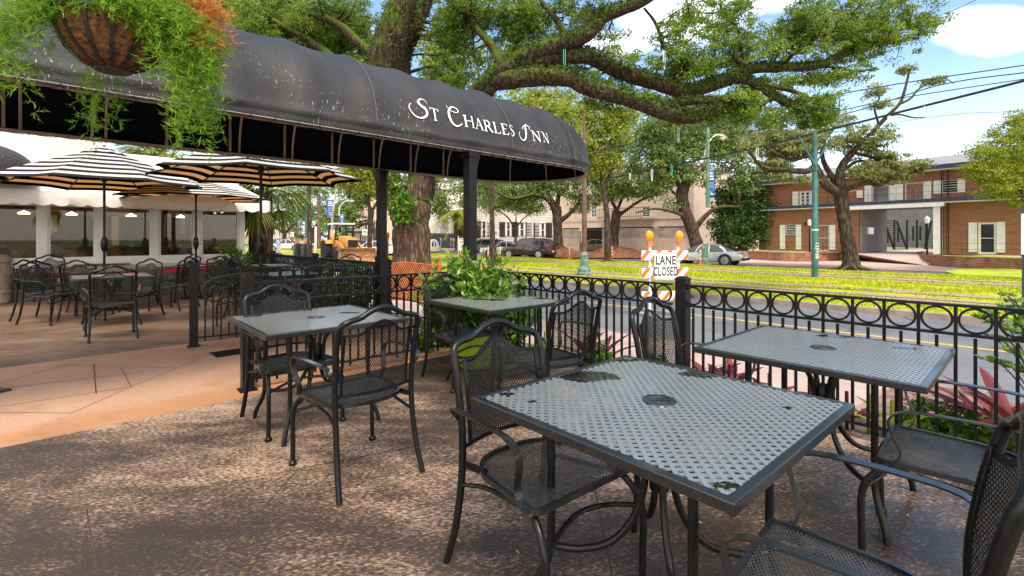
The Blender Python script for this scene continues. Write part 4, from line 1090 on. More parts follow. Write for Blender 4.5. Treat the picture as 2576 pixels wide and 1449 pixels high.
M['lampglow'] = newmat('warm_lamp_shade').m; _b = M['lampglow'].node_tree.nodes['Principled BSDF']; _b.inputs['Base Color'].default_value = (.9,.5,.2,1); _b.inputs['Emission Color'].default_value = (1,.62,.28,1); _b.inputs['Emission Strength'].default_value = 9
for i, (x, lab) in enumerate(((180, 'lit pendant lamp inside the second cafe window'), (60, 'lit pendant lamp inside the first cafe window'), (330, 'lit pendant lamp inside the third cafe window'), (455, 'lit pendant lamp inside the fourth cafe window'))):
    p = XS(x, SW+1.6, 1.86); t = thing('pendant_lamp', lab, 'lamp', p, 0, 'pendant lamps inside the cafe')
    MB().lathe([(.10, 0), (.11, .02), (.03, .06), (.01, .08)], 20).build('lamp_shade', M['lampglow'], t, smooth=True); MB().tube([(0, 0, .12), (0, 0, .62)], .006, 6).build('cord', M['cable'], t)
# seated diners behind the glass
def lathe_m(prof_, sx, sy, c, n=16): return MB().lathe(prof_, n, c, Matrix.Diagonal((sx, sy, 1, 1)))
def diner(x, label, top, hair, f):
    p = XS(x, SW+.55, 0); t = thing('person', label, 'person', p, math.atan2(f.y, f.x)-PI/2, 'diners inside the cafe')
    body = MB(); H = []
    for (r1, r2, z, y) in ((.16,.11,.45,0), (.17,.12,.60,0), (.19,.12,.80,0), (.215,.12,.95,.0), (.19,.10,1.04,0), (.09,.08,1.09,.01), (.058,.06,1.12,.02), (.055,.06,1.16,.03), (.065,.075,1.19,.04), (.077,.092,1.24,.045), (.080,.097,1.30,.04), (.074,.09,1.36,.035), (.045,.055,1.41,.03), (.005,.005,1.425,.03)):
        H.append([(r1*math.cos(a), y+r2*math.sin(a), z) for a in np.linspace(0, 2*PI, 21)[:-1]])
    body.grid(H, True)
    body.add([(0,.155,1.285), (-.014,.13,1.255), (.014,.13,1.255), (0,.13,1.30)], [(0,1,2), (0,2,3), (0,3,1)])
    b = body.build('body', M['skin'], t, smooth=True)
    for sx in (-1, 1): MB().tube([(sx*.19, .0, .98), (sx*.24, .06, .78), (sx*.20, .22, .70), (sx*.10, .30, .74)], [.05, .045, .036, .028], 8).build('sleeve', top, t, smooth=True)
    MB().grid([[(r1*1.06*math.cos(a), y+r2*1.08*math.sin(a), z) for a in np.linspace(0, 2*PI, 21)] for (r1, r2, z, y) in ((.16,.11,.45,0), (.17,.12,.60,0), (.19,.12,.80,0), (.215,.12,.95,.0), (.19,.10,1.05,0), (.085,.078,1.10,.01))]).build('shirt', top, t, smooth=True)
    hm = MB(); rows = []
    for q in range(9):
        z = 1.445-.035*q; rr = math.sqrt(max(0, 1-((z-1.31)/.135)**2)) if z > 1.31 else 1.0-(1.31-z)*.6
        row = []
        for a in np.linspace(.62*PI if z < 1.38 else 0, (2.38*PI if z < 1.38 else 2*PI), 15): row.append((.088*rr*math.cos(a), .035+.105*rr*math.sin(a) if math.sin(a) < .3 else .035+.1*rr*math.sin(a), z))
        rows.append(row)
    hm.grid(rows).build('hair', hair, t, smooth=True)
M['shirtblue'] = pm('pale_blue_shirt', (.3,.38,.5), .8); M['shirtnavy'] = pm('navy_shirt', (.02,.03,.08), .8); M['hairbrown'] = pm('brown_hair', (.12,.05,.02), .7)
diner(8, 'brown haired diner in navy behind the first cafe window', M['shirtnavy'], M['hairbrown'], ND)
diner(143, 'black haired diner in a pale shirt behind the second cafe window', M['shirtblue'], M['hair'], -ND)
diner(467, 'brown haired diner in a grey shirt behind the fourth cafe window', M['shirtblue'], M['hairbrown'], -ND+SD*.5)
# bin at the left edge
t = thing('trash_bin', 'tan ribbed trash bin at the left edge by the cafe wall', 'bin', GP(-18, 764, 0), 0)
MB().lathe([(.24, 0), (.26, .02), (.26, .20), (.27, .21), (.27, .24), (.26, .25), (.265, .55), (.275, .56), (.275, .60), (.265, .61), (.26, .80), (.24, .82)], 28).build('body', M['tan'], t, smooth=True)
MB().lathe([(.27, .82), (.28, .84), (.275, .90), (.20, .97), (.02, 1.0)], 28).build('lid', M['tan'], t, smooth=True)
# small dark dome awning at the left edge
t = thing('door_awning', 'small black domed canvas awning at the upper left above the patio', 'awning', PT(-60, 450, 9.0), AS)
for (cx, z, r, h) in ((0, 0, .82, .55),):
    rows = []
    for k in range(13):
        a = PI/2*k/12; rows.append([(r*math.cos(b)*math.cos(a), r*math.sin(b)*math.cos(a), z+h*math.sin(a)+.14) for b in np.linspace(0, 2*PI, 33)])
    rows.insert(0, [(r*math.cos(b)*1.01, r*math.sin(b)*1.01, z-.02) for b in np.linspace(0, 2*PI, 33)])
    MB().grid(rows).build('canvas_dome', M['canvas'], t, smooth=True)
MB().box((-.9, 0, .05), (1.2, .05, .05)).box((-.9, .5, .05), (1.2, .05, .05)).build('bracket', M['fence'], t)
# ================================================================= STREET FURNITURE
def barricade():
    p = PT(1671, 700, 11.2); t = thing('road_barricade', 'orange and white striped road barricade with lane closed sign and two amber lights', 'barricade', (p.x, p.y, -.495), 0)
    t.rotation_euler.z = R(12); t.scale = (.94, 1, 1.08); ROOTM[t.name] = Matrix.Translation((p.x, p.y, -.495)) @ Matrix.Rotation(R(12), 4, 'Z')
    for sx in (-1, 1):
        m = MB().box((sx*.38, .02, .76), (.055, .05, 1.50)).build('upright', M['wreflect'], t)
        MB().box((sx*.38, 0, .02), (.06, 1.2, .04)).build('foot', M['wreflect'], t)
        q = thing_part = MB().box((sx*.40, -.02, 1.55), (.12, .08, .10)).build('light_base', M['orange'], t)
        MB().lathe([(.001, -.03), (.075, -.028), (.10, -.01), (.10, .01), (.075, .028), (.001, .03)], 20, (sx*.40, -.02, 1.72), Matrix.Rotation(PI/2, 4, 'X')).build('lens', M['amber'], q, smooth=True)
    for z in (1.30, .93, .44):
        b = MB().box((0, -.03, z), (1.24, .03, .20)).build('board', M['wreflect'], t)
        s = MB(); k = -.70
        while k < .62:
            poly = [(k, -.10), (k+.13, -.10), (k+.33, .10), (k+.20, .10)]
            cl = [(min(.62, max(-.62, x)), z_) for x, z_ in poly]
            # proper clip at the ends
            def clip(poly, lim, sg):
                out = []
                for (x0, y0), (x1, y1) in zip(poly, poly[1:]+poly[:1]):
                    i0, i1 = sg*x0 <= sg*lim, sg*x1 <= sg*lim
                    if i0: out.append((x0, y0))
                    if i0 != i1: tt = (lim-x0)/(x1-x0); out.append((lim, y0+(y1-y0)*tt))
                return out
            pl = clip(clip(poly, .62, 1), -.62, -1)
            if len(pl) > 2: s.add([(x, -.048, z+y) for x, y in pl], [tuple(range(len(pl)))])
            k += .29
        s.build('stripes', M['orange'], b)
    def rr(w, h, r, y):
        return [(cx+r*math.cos(a), y, cz+r*math.sin(a)) for cx, cz, a0 in ((w-r, h-r, 0), (-w+r, h-r, PI/2), (-w+r, -h+r, PI), (w-r, -h+r, 1.5*PI)) for a in np.linspace(a0, a0+PI/2, 5)]
    sg = MB(); cz = 1.07; rows = [[(x, y, z+cz) for x, y, z in rr(.295, .285, .04, yy)] for yy in (-.062, -.056)]
    n = len(rows[0]); sg.add(rows[0]+rows[1], [tuple(range(n)), tuple(reversed(range(n, 2*n)))]+[(i, (i+1) % n, n+(i+1) % n, n+i) for i in range(n)])
    s = sg.build('sign', M['signwhite'], t)
    bd = MB(); a_ = [(x, y, z+cz) for x, y, z in rr(.285, .275, .035, -.0645)]; b_ = [(x, y, z+cz) for x, y, z in rr(.276, .266, .03, -.0645)]
    bd.add(a_+b_, [(i, (i+1) % n, n+(i+1) % n, n+i) for i in range(n)]); bd.build('sign_border', M['signblack'], s)
    text('LANE', .19, (0, -.0655, cz+.115), s, M['signblack'], .82, bold=.05); text('CLOSED', .19, (0, -.0655, cz-.12), s, M['signblack'], .66, bold=.05)
def text(s, size, loc, parent, mat, sx=1.0, rot=(PI/2, 0, 0), name='lettering', bold=.012, align='CENTER', world=False):
    cu = bpy.data.curves.new(name, 'FONT'); cu.body = s; cu.size = size*1.38; cu.align_x = align; cu.align_y = 'CENTER'; cu.offset = bold*size*.6; cu.resolution_u = 3; cu.space_character = 1.05
    o = bpy.data.objects.new(name+'_tmp', cu); COL.objects.link(o)
    dg = bpy.context.evaluated_depsgraph_get(); dg.update(); me = bpy.data.meshes.new_from_object(o.evaluated_get(dg)); bpy.data.objects.remove(o)
    me.name = name; me.materials.clear(); me.materials.append(mat)
    o = bpy.data.objects.new(name, me); COL.objects.link(o); o.location = loc; o.rotation_euler = rot; o.scale = (sx, 1, 1); o.parent = parent
    return o
barricade()
# big green streetcar pole
p = GP(2050, 697, -.385)
t = thing('streetcar_pole', 'tall dark green steel streetcar pole carrying the thick cable, with V bracket arms', 'pole', p, 0)
MB().lathe([(.13, 0), (.13, 2.6), (.115, 2.62), (.11, 4.6), (.10, 4.62), (.095, 6.25)], 20).build('pole', M['green'], t, smooth=True)
MB().lathe([(.118, 4.55), (.14, 4.56), (.14, 4.68), (.118, 4.69)], 20).beam((0, -.1, 4.7), (-.75, -.1, 6.0), .05, .06).beam((0, .1, 4.7), (.75, .1, 6.0), .05, .06).build('bracket', M['green'], t)
MB().lathe([(.132, 2.0), (.132, 2.05)], 20).build('paint_band', M['wreflect'], t)
text('125+68', .16, (.01, -.137, 1.15), t, M['wreflect'], 1, (PI/2, PI/2, 0))
def lamp_base(mb, s=1.0):
    prof_ = [(.34, 0), (.34, .10), (.29, .14), (.30, .26), (.24, .34), (.20, .40), (.185, .85), (.20, .90), (.15, .96), (.12, 1.05)]
    N = 24
    rows = []
    for r, z in prof_: rows.append([(r*s*(1-(.05 if (k % 2 and .3 < z < .95) else 0))*math.cos(2*PI*k/N), r*s*(1-(.05 if (k % 2 and .3 < z < .95) else 0))*math.sin(2*PI*k/N), z*s) for k in range(N)])
    return mb.grid(rows, True)
def worn_green():
    N = newmat('peeling_green_paint'); N.link(N.ramp(N.noise(5, 6, N.obj, .7), [(.40, (.05,.16,.12)), (.52, (.10,.22,.16)), (.60, (.30,.24,.18))]), N.b.inputs['Base Color']); N.b.inputs['Roughness'].default_value = .7; return N.m
M['worngreen'] = worn_green()
p = GP(1470, 692, -.385)
t = thing('lamp_post', 'old brown lamp post with fluted green base beside the canopy end', 'lamp post', p, 0)
lamp_base(MB()).build('base', M['worngreen'], t)
MB().tube([(0, 0, 1.0), (0, 0, 5.6), (0, 0, 5.7), (0, 0, 7.6)], [.12, .10, .06, .045], 12).build('pole', M['wood'], t, smooth=True)
MB().tube(spline([(0, 0, 7.3), (.1, 0, 7.9), (.5, 0, 8.3), (1.1, 0, 8.35)], 5), .035, 8).build('arm', M['wood'], t, smooth=True)
p = GP(1772, 666, -.385); Y0 = p.y
t = thing('lamp_post', 'pale green street lamp post with blue banner and curved arm', 'lamp post', p, 0)
lamp_base(MB(), 1.15).build('base', M['worngreen'], t)
MB().tube([(0, 0, 1.1), (0, 0, 6.05)], [.13, .10], 14).build('pole', M['worngreen'], t, smooth=True)
MB().lathe([(.10, 6.0), (.16, 6.08), (.16, 6.16), (.08, 6.35), (.05, 6.55), (.04, 6.8)], 14).build('finial', M['wood'], t, smooth=True)
arm = spline([(0, 0, 6.3), (.05, 0, 7.0), (.25, 0, 7.6), (.7, 0, 8.05), (1.1, 0, 8.05)], 6)
MB().tube(arm, .045, 8).build('arm', M['white'], t, smooth=True)
MB().lathe([(.02, .12), (.16, .08), (.20, 0), (.14, -.16), (.02, -.22)], 14, (1.15, 0, 7.95)).build('lamp_head', M['lampglass'], t, smooth=True)
def banner(t, x0, x1, z0, z1, y=0.0):
    mb = MB(); rows = []
    for i in range(9): rows.append([(x0+(x1-x0)*k/6, y+.02*math.sin(k*1.3+i*.5), z1+(z0-z1)*i/8-.012*math.sin(k)) for k in range(7)])
    b = mb.grid(rows).build('banner', M['blue'], t, smooth=True); s_ = b.modifiers.new('s', 'SOLIDIFY'); s_.thickness = .01
    m = MB(); w = x1-x0; h = z1-z0; cx = (x0+x1)/2
    m.beam((x0, y, z1+.02), (x1, y, z1+.02), .03, .03).beam((x0, y, z0-.02), (x1, y, z0-.02), .03, .03); m.build('banner_arm', M['white'], t)
    q = MB()
    for zz, ww in ((.14, .5), (.24, .62), (.34, .66)): q.box((cx, y-.045, z1-h*zz), (w*ww, .004, h*.055))
    for k in range(5): q.box((cx, y-.045, z1-h*(.46+.045*k)), (w*.6, .004, h*.008))
    pts = [(cx-w*.1+w*.17*math.cos(a), y-.045, z0+h*.17+w*.17*math.sin(a)) for a in np.linspace(-2.2, 2.6, 12)]
    q.tube(pts, w*.045, 4); q.box((cx+w*.15, y-.045, z0+h*.13), (w*.3, .004, h*.04)); q.build('banner_print', M['wreflect'], b)
banner(t, .12, .64, 4.15, 5.92)
MB().box((0, 0, 0), (.34, .012, .34), M=Matrix.Rotation(PI/4, 4, 'Y')).build('marker', M['signwhite'], t); t.children[-1].location = (.16, -.13, 2.45); 
# far lamp posts / poles on the left
def small_lamp(x, ybase, ytop, label, ban=None, mat='wood', armdir=1):
    p = GP(x, ybase, -.385); H = (ybase-ytop)/F*p.y; t = thing('lamp_post', label, 'lamp post', p, 0, 'distant lamp posts with blue banners')
    lamp_base(MB(), 1.0).build('base', M['worngreen'], t); MB().tube([(0, 0, 1), (0, 0, H*.72)], [.11, .08], 8).build('pole', M[mat], t, smooth=True)
    MB().tube(spline([(0, 0, H*.7), (.05*armdir, 0, H*.86), (.5*armdir, 0, H*.98), (1.2*armdir, 0, H)], 5), .05, 6).build('arm', M['white'], t, smooth=True)
    MB().lathe([(.02, .1), (.25, .05), (.2, -.1), (.02, -.16)], 10, (1.3*armdir, 0, H)).build('lamp_head', M['lampglass'], t, smooth=True)
    if ban: k = p.y/F; banner(t, (ban[0]-x)*k, (ban[2]-x)*k, (ybase-ban[3])*k, (ybase-ban[1])*k)
small_lamp(745.5, 628, 492, 'far lamp post with small blue banner left of the teal pole', (748, 555, 757.5, 572))
small_lamp(853, 640, 505, 'lamp post behind the backhoe with a pale blue banner', (855, 540, 866, 563))
small_lamp(676, 622, 560, 'tiny distant lamp post with dark blue banner by the palm trunk', (678, 570, 684, 580))
p = GP(771, 630, -.385); k = p.y/F; t = thing('streetcar_pole', 'distant teal streetcar pole with crossed bracket arms', 'pole', p, 0)
MB().tube([(0, 0, 0), (0, 0, 126*k)], [.2, .15], 10).beam((0, 0, 78*k), (-30*k, 0, 108*k), .12, .12).beam((0, 0, 78*k), (26*k, 0, 104*k), .12, .12).beam((-9*k, 0, 113*k), (9*k, 0, 113*k), .12, .12).build('pole', M['green'], t)
def wire(name, label, pts, r, seg=8, mat='cable', group='overhead wires across the street'):
    o = MB().tube(spline(pts, seg), r, 6).build(name, M[mat]); tag(o, label, 'cable', group); return o
p = GP(802, 628, -.5); k = p.y/F; t = thing('utility_pole', 'brown wooden utility pole behind the backhoe', 'pole', p, 0)
MB().tube([(0, 0, 0), (0, 0, 136*k)], [.33, .27], 10).build('pole', M['wood'], t, smooth=True); MB().box((-7*k, 0, 20*k), (.3, .3, 76*k)).build('conduit', M['whitecar'], t)
p = PT(832, 640, 38); t = thing('leaning_pole', 'thin weathered pole with large blue banner above the backhoe', 'pole', (p.x, p.y, -.4), 0); k = 38/F
MB().tube([(0, 0, 0), (5*k, 0, 110*k), (14*k, 0, 180*k)], [.10, .09, .08], 8).build('pole', M['stone'], t, smooth=True)
banner(t, -10*k, 9*k, 107*k, 150*k)
p = PT(803, 603.5, 60)
# signs
def no_parking(x, ybase, ytop, w, label, Y=None, zb=-.4):
    p = GP(x, ybase, zb) if Y is None else Vector(((x-HX)/F*Y, Y, zb)); k = p.y/F; H = CAMZ-(ytop-HY)*k-p.z; W_ = w*k
    t = thing('no_parking_sign', label, 'sign', p, 0, 'no parking signs on thin posts')
    MB().box((0, 0, H/2), (.06, .05, H)).build('post', M['fence'], t)
    s = MB().box((0, -.04, H-W_*.6), (W_, .02, W_*1.2)).build('plate', M['signwhite'], t)
    r = W_*.36; c = (0, -.055, H-W_*.6)
    MB().strap([(r*math.cos(a), -.055, c[2]+r*math.sin(a)) for a in np.linspace(0, 2*PI, 25)], (0, 1, 0), .006, W_*.07).beam((-r*.7, -.055, c[2]+r*.7), (r*.7, -.055, c[2]-r*.7), .006, W_*.07).build('circle_mark', M['signblack'], s)
    text('P', W_*.5, (0, -.056, c[2]), s, M['signblack'])
no_parking(1248, 640, 578.5, 15.5, 'no parking sign on a post left of the dark SUV', Y=38, zb=-.45)
no_parking(918, 640, 577, 12.5, 'no parking sign above the white car right of the backhoe', Y=42, zb=-.5)
no_parking(735, 634, 584, 9, 'far no parking sign left of the utility pole', Y=60, zb=-.4)
p = PT(1168, 640, 36); t = thing('sale_sign', 'white for sale signboard by the palm trunk', 'sign', (p.x, p.y, -.35), 0); k = 36/F
MB().box((-.45, 0, .9), (.06, .06, 1.8)).box((.45, 0, .9), (.06, .06, 1.8)).build('post', M['white'], t)
s = MB().box((0, -.04, 1.15), (.95, .03, .95)).build('plate', M['signwhite'], t); text('FOR SALE', .12, (0, -.058, 1.52), s, M['redlens']); MB().box((0, -.058, .98), (.28, .004, .28)).build('picture', M['wood'], s)
for k_ in range(2): MB().box((0, -.058, 1.36-.1*k_), (.6, .004, .03)).build('print', M['greywall'], s)
# traffic delineators
def delineator(x, ytop, ybase, label, zb):
    k = None; Y = (CAMZ-zb)*F/(ybase-HY); H = 1.08
    t = thing('traffic_post', label, 'traffic post', ((x-HX)/F*Y, Y, zb), 0, 'orange and white traffic posts')
    sc = (ybase-ytop)/F*Y/1.08
    MB().lathe([(.20, 0), (.20, .05), (.06, .08), (.052, .09), (.045, 1.0), (.03, 1.05), (.035, 1.08)], 14).build('post', M['orange'], t, smooth=True)
    for z in (.42, .66, .86): MB().lathe([(.054, z-.055), (.053, z+.055)], 14).build('band', M['wreflect'], t)
    t.scale = (1, 1, sc)
for x, a, b, lab in ((1228, 619, 648, 'orange traffic post in front of the bronze SUV'), (1258.6, 617, 649, 'orange traffic post left of the dark SUV'), (1219, 643, 676, 'orange traffic post rising above the leafy bush'), (1433, 617, 651, 'orange traffic post left of the brown lamp post'), (1538.7, 617, 655, 'orange traffic post in front of the second street oak'), (1762, 623, 667, 'orange traffic post between the silver car and the lamp post'), (1158, 617, 642, 'orange traffic post below the for sale sign')):
    delineator(x, a, b, lab, -.39)
for x, a, b, lab in ((704, 608, 640, 'orange traffic post near the palm trunk on the left'), (792.5, 622, 645, 'short orange traffic post at the rear of the backhoe'), (846, 622, 648, 'orange traffic post beside the wrapped barrel')): delineator(x, a, b, lab, -.45)
def drum(x, yb, label, Y):
    p = ((x-HX)/F*Y, Y, -.45); t = thing('wrapped_barrel', label, 'barrel', p, 0, 'black wrapped barrels with amber lights')
    rows = [[(r*(1+.08*math.sin(3*a+z*5))*math.cos(a), r*(1+.08*math.cos(4*a+z*3))*math.sin(a), z) for a in np.linspace(0, 2*PI, 17)[:-1]] for r, z in ((.30, 0), (.33, .3), (.29, .7), (.31, 1.1), (.27, 1.35), (.02, 1.38))]
    MB().grid(rows, True).build('barrel', M['tarp'], t, smooth=True); MB().box((0, 0, 1.43), (.14, .1, .1)).build('light_base', M['orange'], t)
    MB().lathe([(.001, -.04), (.1, -.03), (.1, .03), (.001, .04)], 14, (0, 0, 1.6), Matrix.Rotation(PI/2, 4, 'X')).build('lens', M['amber'], t, smooth=True)
drum(750, 640, 'wrapped barrel with amber light, left one', 33); drum(770, 640, 'wrapped barrel with amber light, right one', 32)
# round bollard-like pole behind the trunk
p = PT(975, 640, 13.8); t = thing('marker_pole', 'slim grey pole with orange cap against the big oak trunk', 'pole', (p.x, p.y, -.31), 0)
MB().lathe([(.03, 0), (.028, 1.62)], 10).build('pole', M['greywall'], t); MB().lathe([(.05, 1.6), (.055, 1.68), (.05, 1.76), (.01, 1.77)], 12).build('cap', M['orange'], t)
# orange plastic netting round the oak
def netting(c, r, h, label, a0=0, a1=2*PI, z0=-.3, squash=1, cell=.055, wt=.012):
    mb = MB(); NU = int(r*(a1-a0)/cell)
    def P(a, z): rr = r*(1+.03*math.sin(5*a)+.02*math.sin(z*4+a*3)); return Vector((c[0]+rr*math.cos(a), c[1]+squash*rr*math.sin(a), z0+z+.04*math.sin(a*3)*z))
    for sg in (1, -1):
        for k in range(-int(h/cell), NU+int(h/cell)):
            pts = []
            for q in range(int(h/cell)*1+1):
                kk = k+sg*q*.55; a = a0+(a1-a0)*kk/NU
                if a0 <= a <= a1: pts.append(P(a, q*cell))
            if len(pts) > 1:
                vs = []; 
                for p_ in pts: vs += [p_+Vector((0, 0, wt/2))+Vector((wt/3, 0, 0)), p_-Vector((0, 0, wt/2))-Vector((wt/3, 0, 0))]
                mb.add(vs, [(2*i, 2*i+1, 2*i+3, 2*i+2) for i in range(len(pts)-1)])
    top = [P(a, h) for a in np.linspace(a0, a1, 40)]; mb.tube(top, .008, 4)
    o = mb.build('safety_netting', M['netting'], recalc=False); return tag(o, label, 'netting')
netting((-2.73, 13.1), .80, .95, 'orange plastic safety netting wrapped around the big oak trunk')
# cables: thick one through the green pole
wire('cable', 'thick black cable running through the top of the green pole, hung with beads', [PT(2760,150,14), PT(2576,203,15.0), PT(2330,265,17.3), PT(2052,335,21), PT(1903,371.5,24.5), PT(1775,399,28), PT(1476,459,40), PT(1300,485,50), PT(1110,505,62), PT(900,530,85)], .045)
wire('cable', 'thin wire passing above the green pole, highest on the right', [PT(2700,143,15), PT(2576,164,16), PT(2091,241,19.6), PT(1700,335,26), PT(1490,380,32), PT(1100,450,50)], .02)
wire('cable', 'thin wire just below the highest wire on the right', [PT(2700,170,15), PT(2576,183,16), PT(2360,215,18), PT(2110,290,20), PT(1800,345,26), PT(1490,394,32), PT(1100,458,50)], .02)
wire('cable', 'thin wire crossing the oak crown above the lamp banner', [PT(2600,195,30), PT(2212,257,34), PT(1900,330,38), PT(1490,417,44), PT(1100,470,55)], .035)
wire('cable', 'faint wire low in the sky right of the bare branches', [PT(2576,278,40), PT(2250,308,48), PT(1500,430,70)], .02)
wire('cable', 'faint wire slanting up through the crown to the upper right corner', [PT(2455,0,30), PT(2365,38,32), PT(2100,130,36), PT(1500,420,50)], .02)
wire('cable', 'wire crossing from the oak trunk toward the far teal pole', [PT(1100,470,30), PT(1020,455,36), PT(900,450,45), PT(690,478,66)], .04)
wire('cable', 'lower bead hung wire toward the far teal pole', [PT(1120,478,30), PT(1000,466,40), PT(880,462,52), PT(771,470,66)], .04)
def beads(x, y, L, Y, label, mat='beads'):
    p = PT(x, y, Y); k = Y/F; h = L*k; w_ = .05 if Y > 14 else .022; pts = [(-w_, 0, 0), (-w_*.9, 0, -h*.6), (0, 0, -h), (w_*.9, 0, -h*.6), (w_, 0, 0)]
    o = MB().tube(spline(pts, 4), .012*Y/20+.004, 5, closed=True).build('bead_strand', M[mat]); o.location = p; tag(o, label, 'beads', 'bead strands hanging over the street')
bl = [(1486,457,12,40,1), (1585,437,14,34,0), (1640,426,30,32,0), (1690,417,24,30,1), (1435,467,14,42,0), (1361,477,16,46,0), (1335,481,26,48,1), (1298,486,13,50,0), (1230,492,13,54,1), (1420,125,60,11.6,1), (2237,292,14,17.5,0), (2328,268,26,17.3,0), (1905,372,30,24,0), (1578,228,30,12.5,0), (1919,245,38,12.3,0), (1971,280,30,12.3,0), (1671,128,48,12,0), (1470,205,40,12.5,0), (940,464,22,45,0), (968,470,16,42,0), (1000,466,24,40,0), (890,462,14,50,0), (2040,290,30,12.5,0), (1985,330,45,26,0), (1707,300,60,12.6,0), (1855,262,36,12.4,1)]
wh = ['over the silver car', 'right of the lamp banner', 'beside the lamp post', 'above the cream balcony', 'above the grass median', 'over the mansion', 'above the palm', 'near the canopy end', 'by the green pole', 'under the oak bough', 'over the bare branches', 'in the oak crown', 'by the backhoe', 'left of the trunk', 'above the barricade', 'on the low bough', 'in the upper crown', 'below the thick cable', 'on the far wire', 'over the far cars', 'next to the trunk fork', 'near the blue banner', 'behind the pole top', 'low over the lawn', 'by the yellow tree', 'under the lowest bough']
for i, (x, y, L, Y, g) in enumerate(bl): beads(x, y, L, Y, ('green' if g else 'pale')+' bead strand hanging '+wh[i], 'gbeads' if g else 'beads')

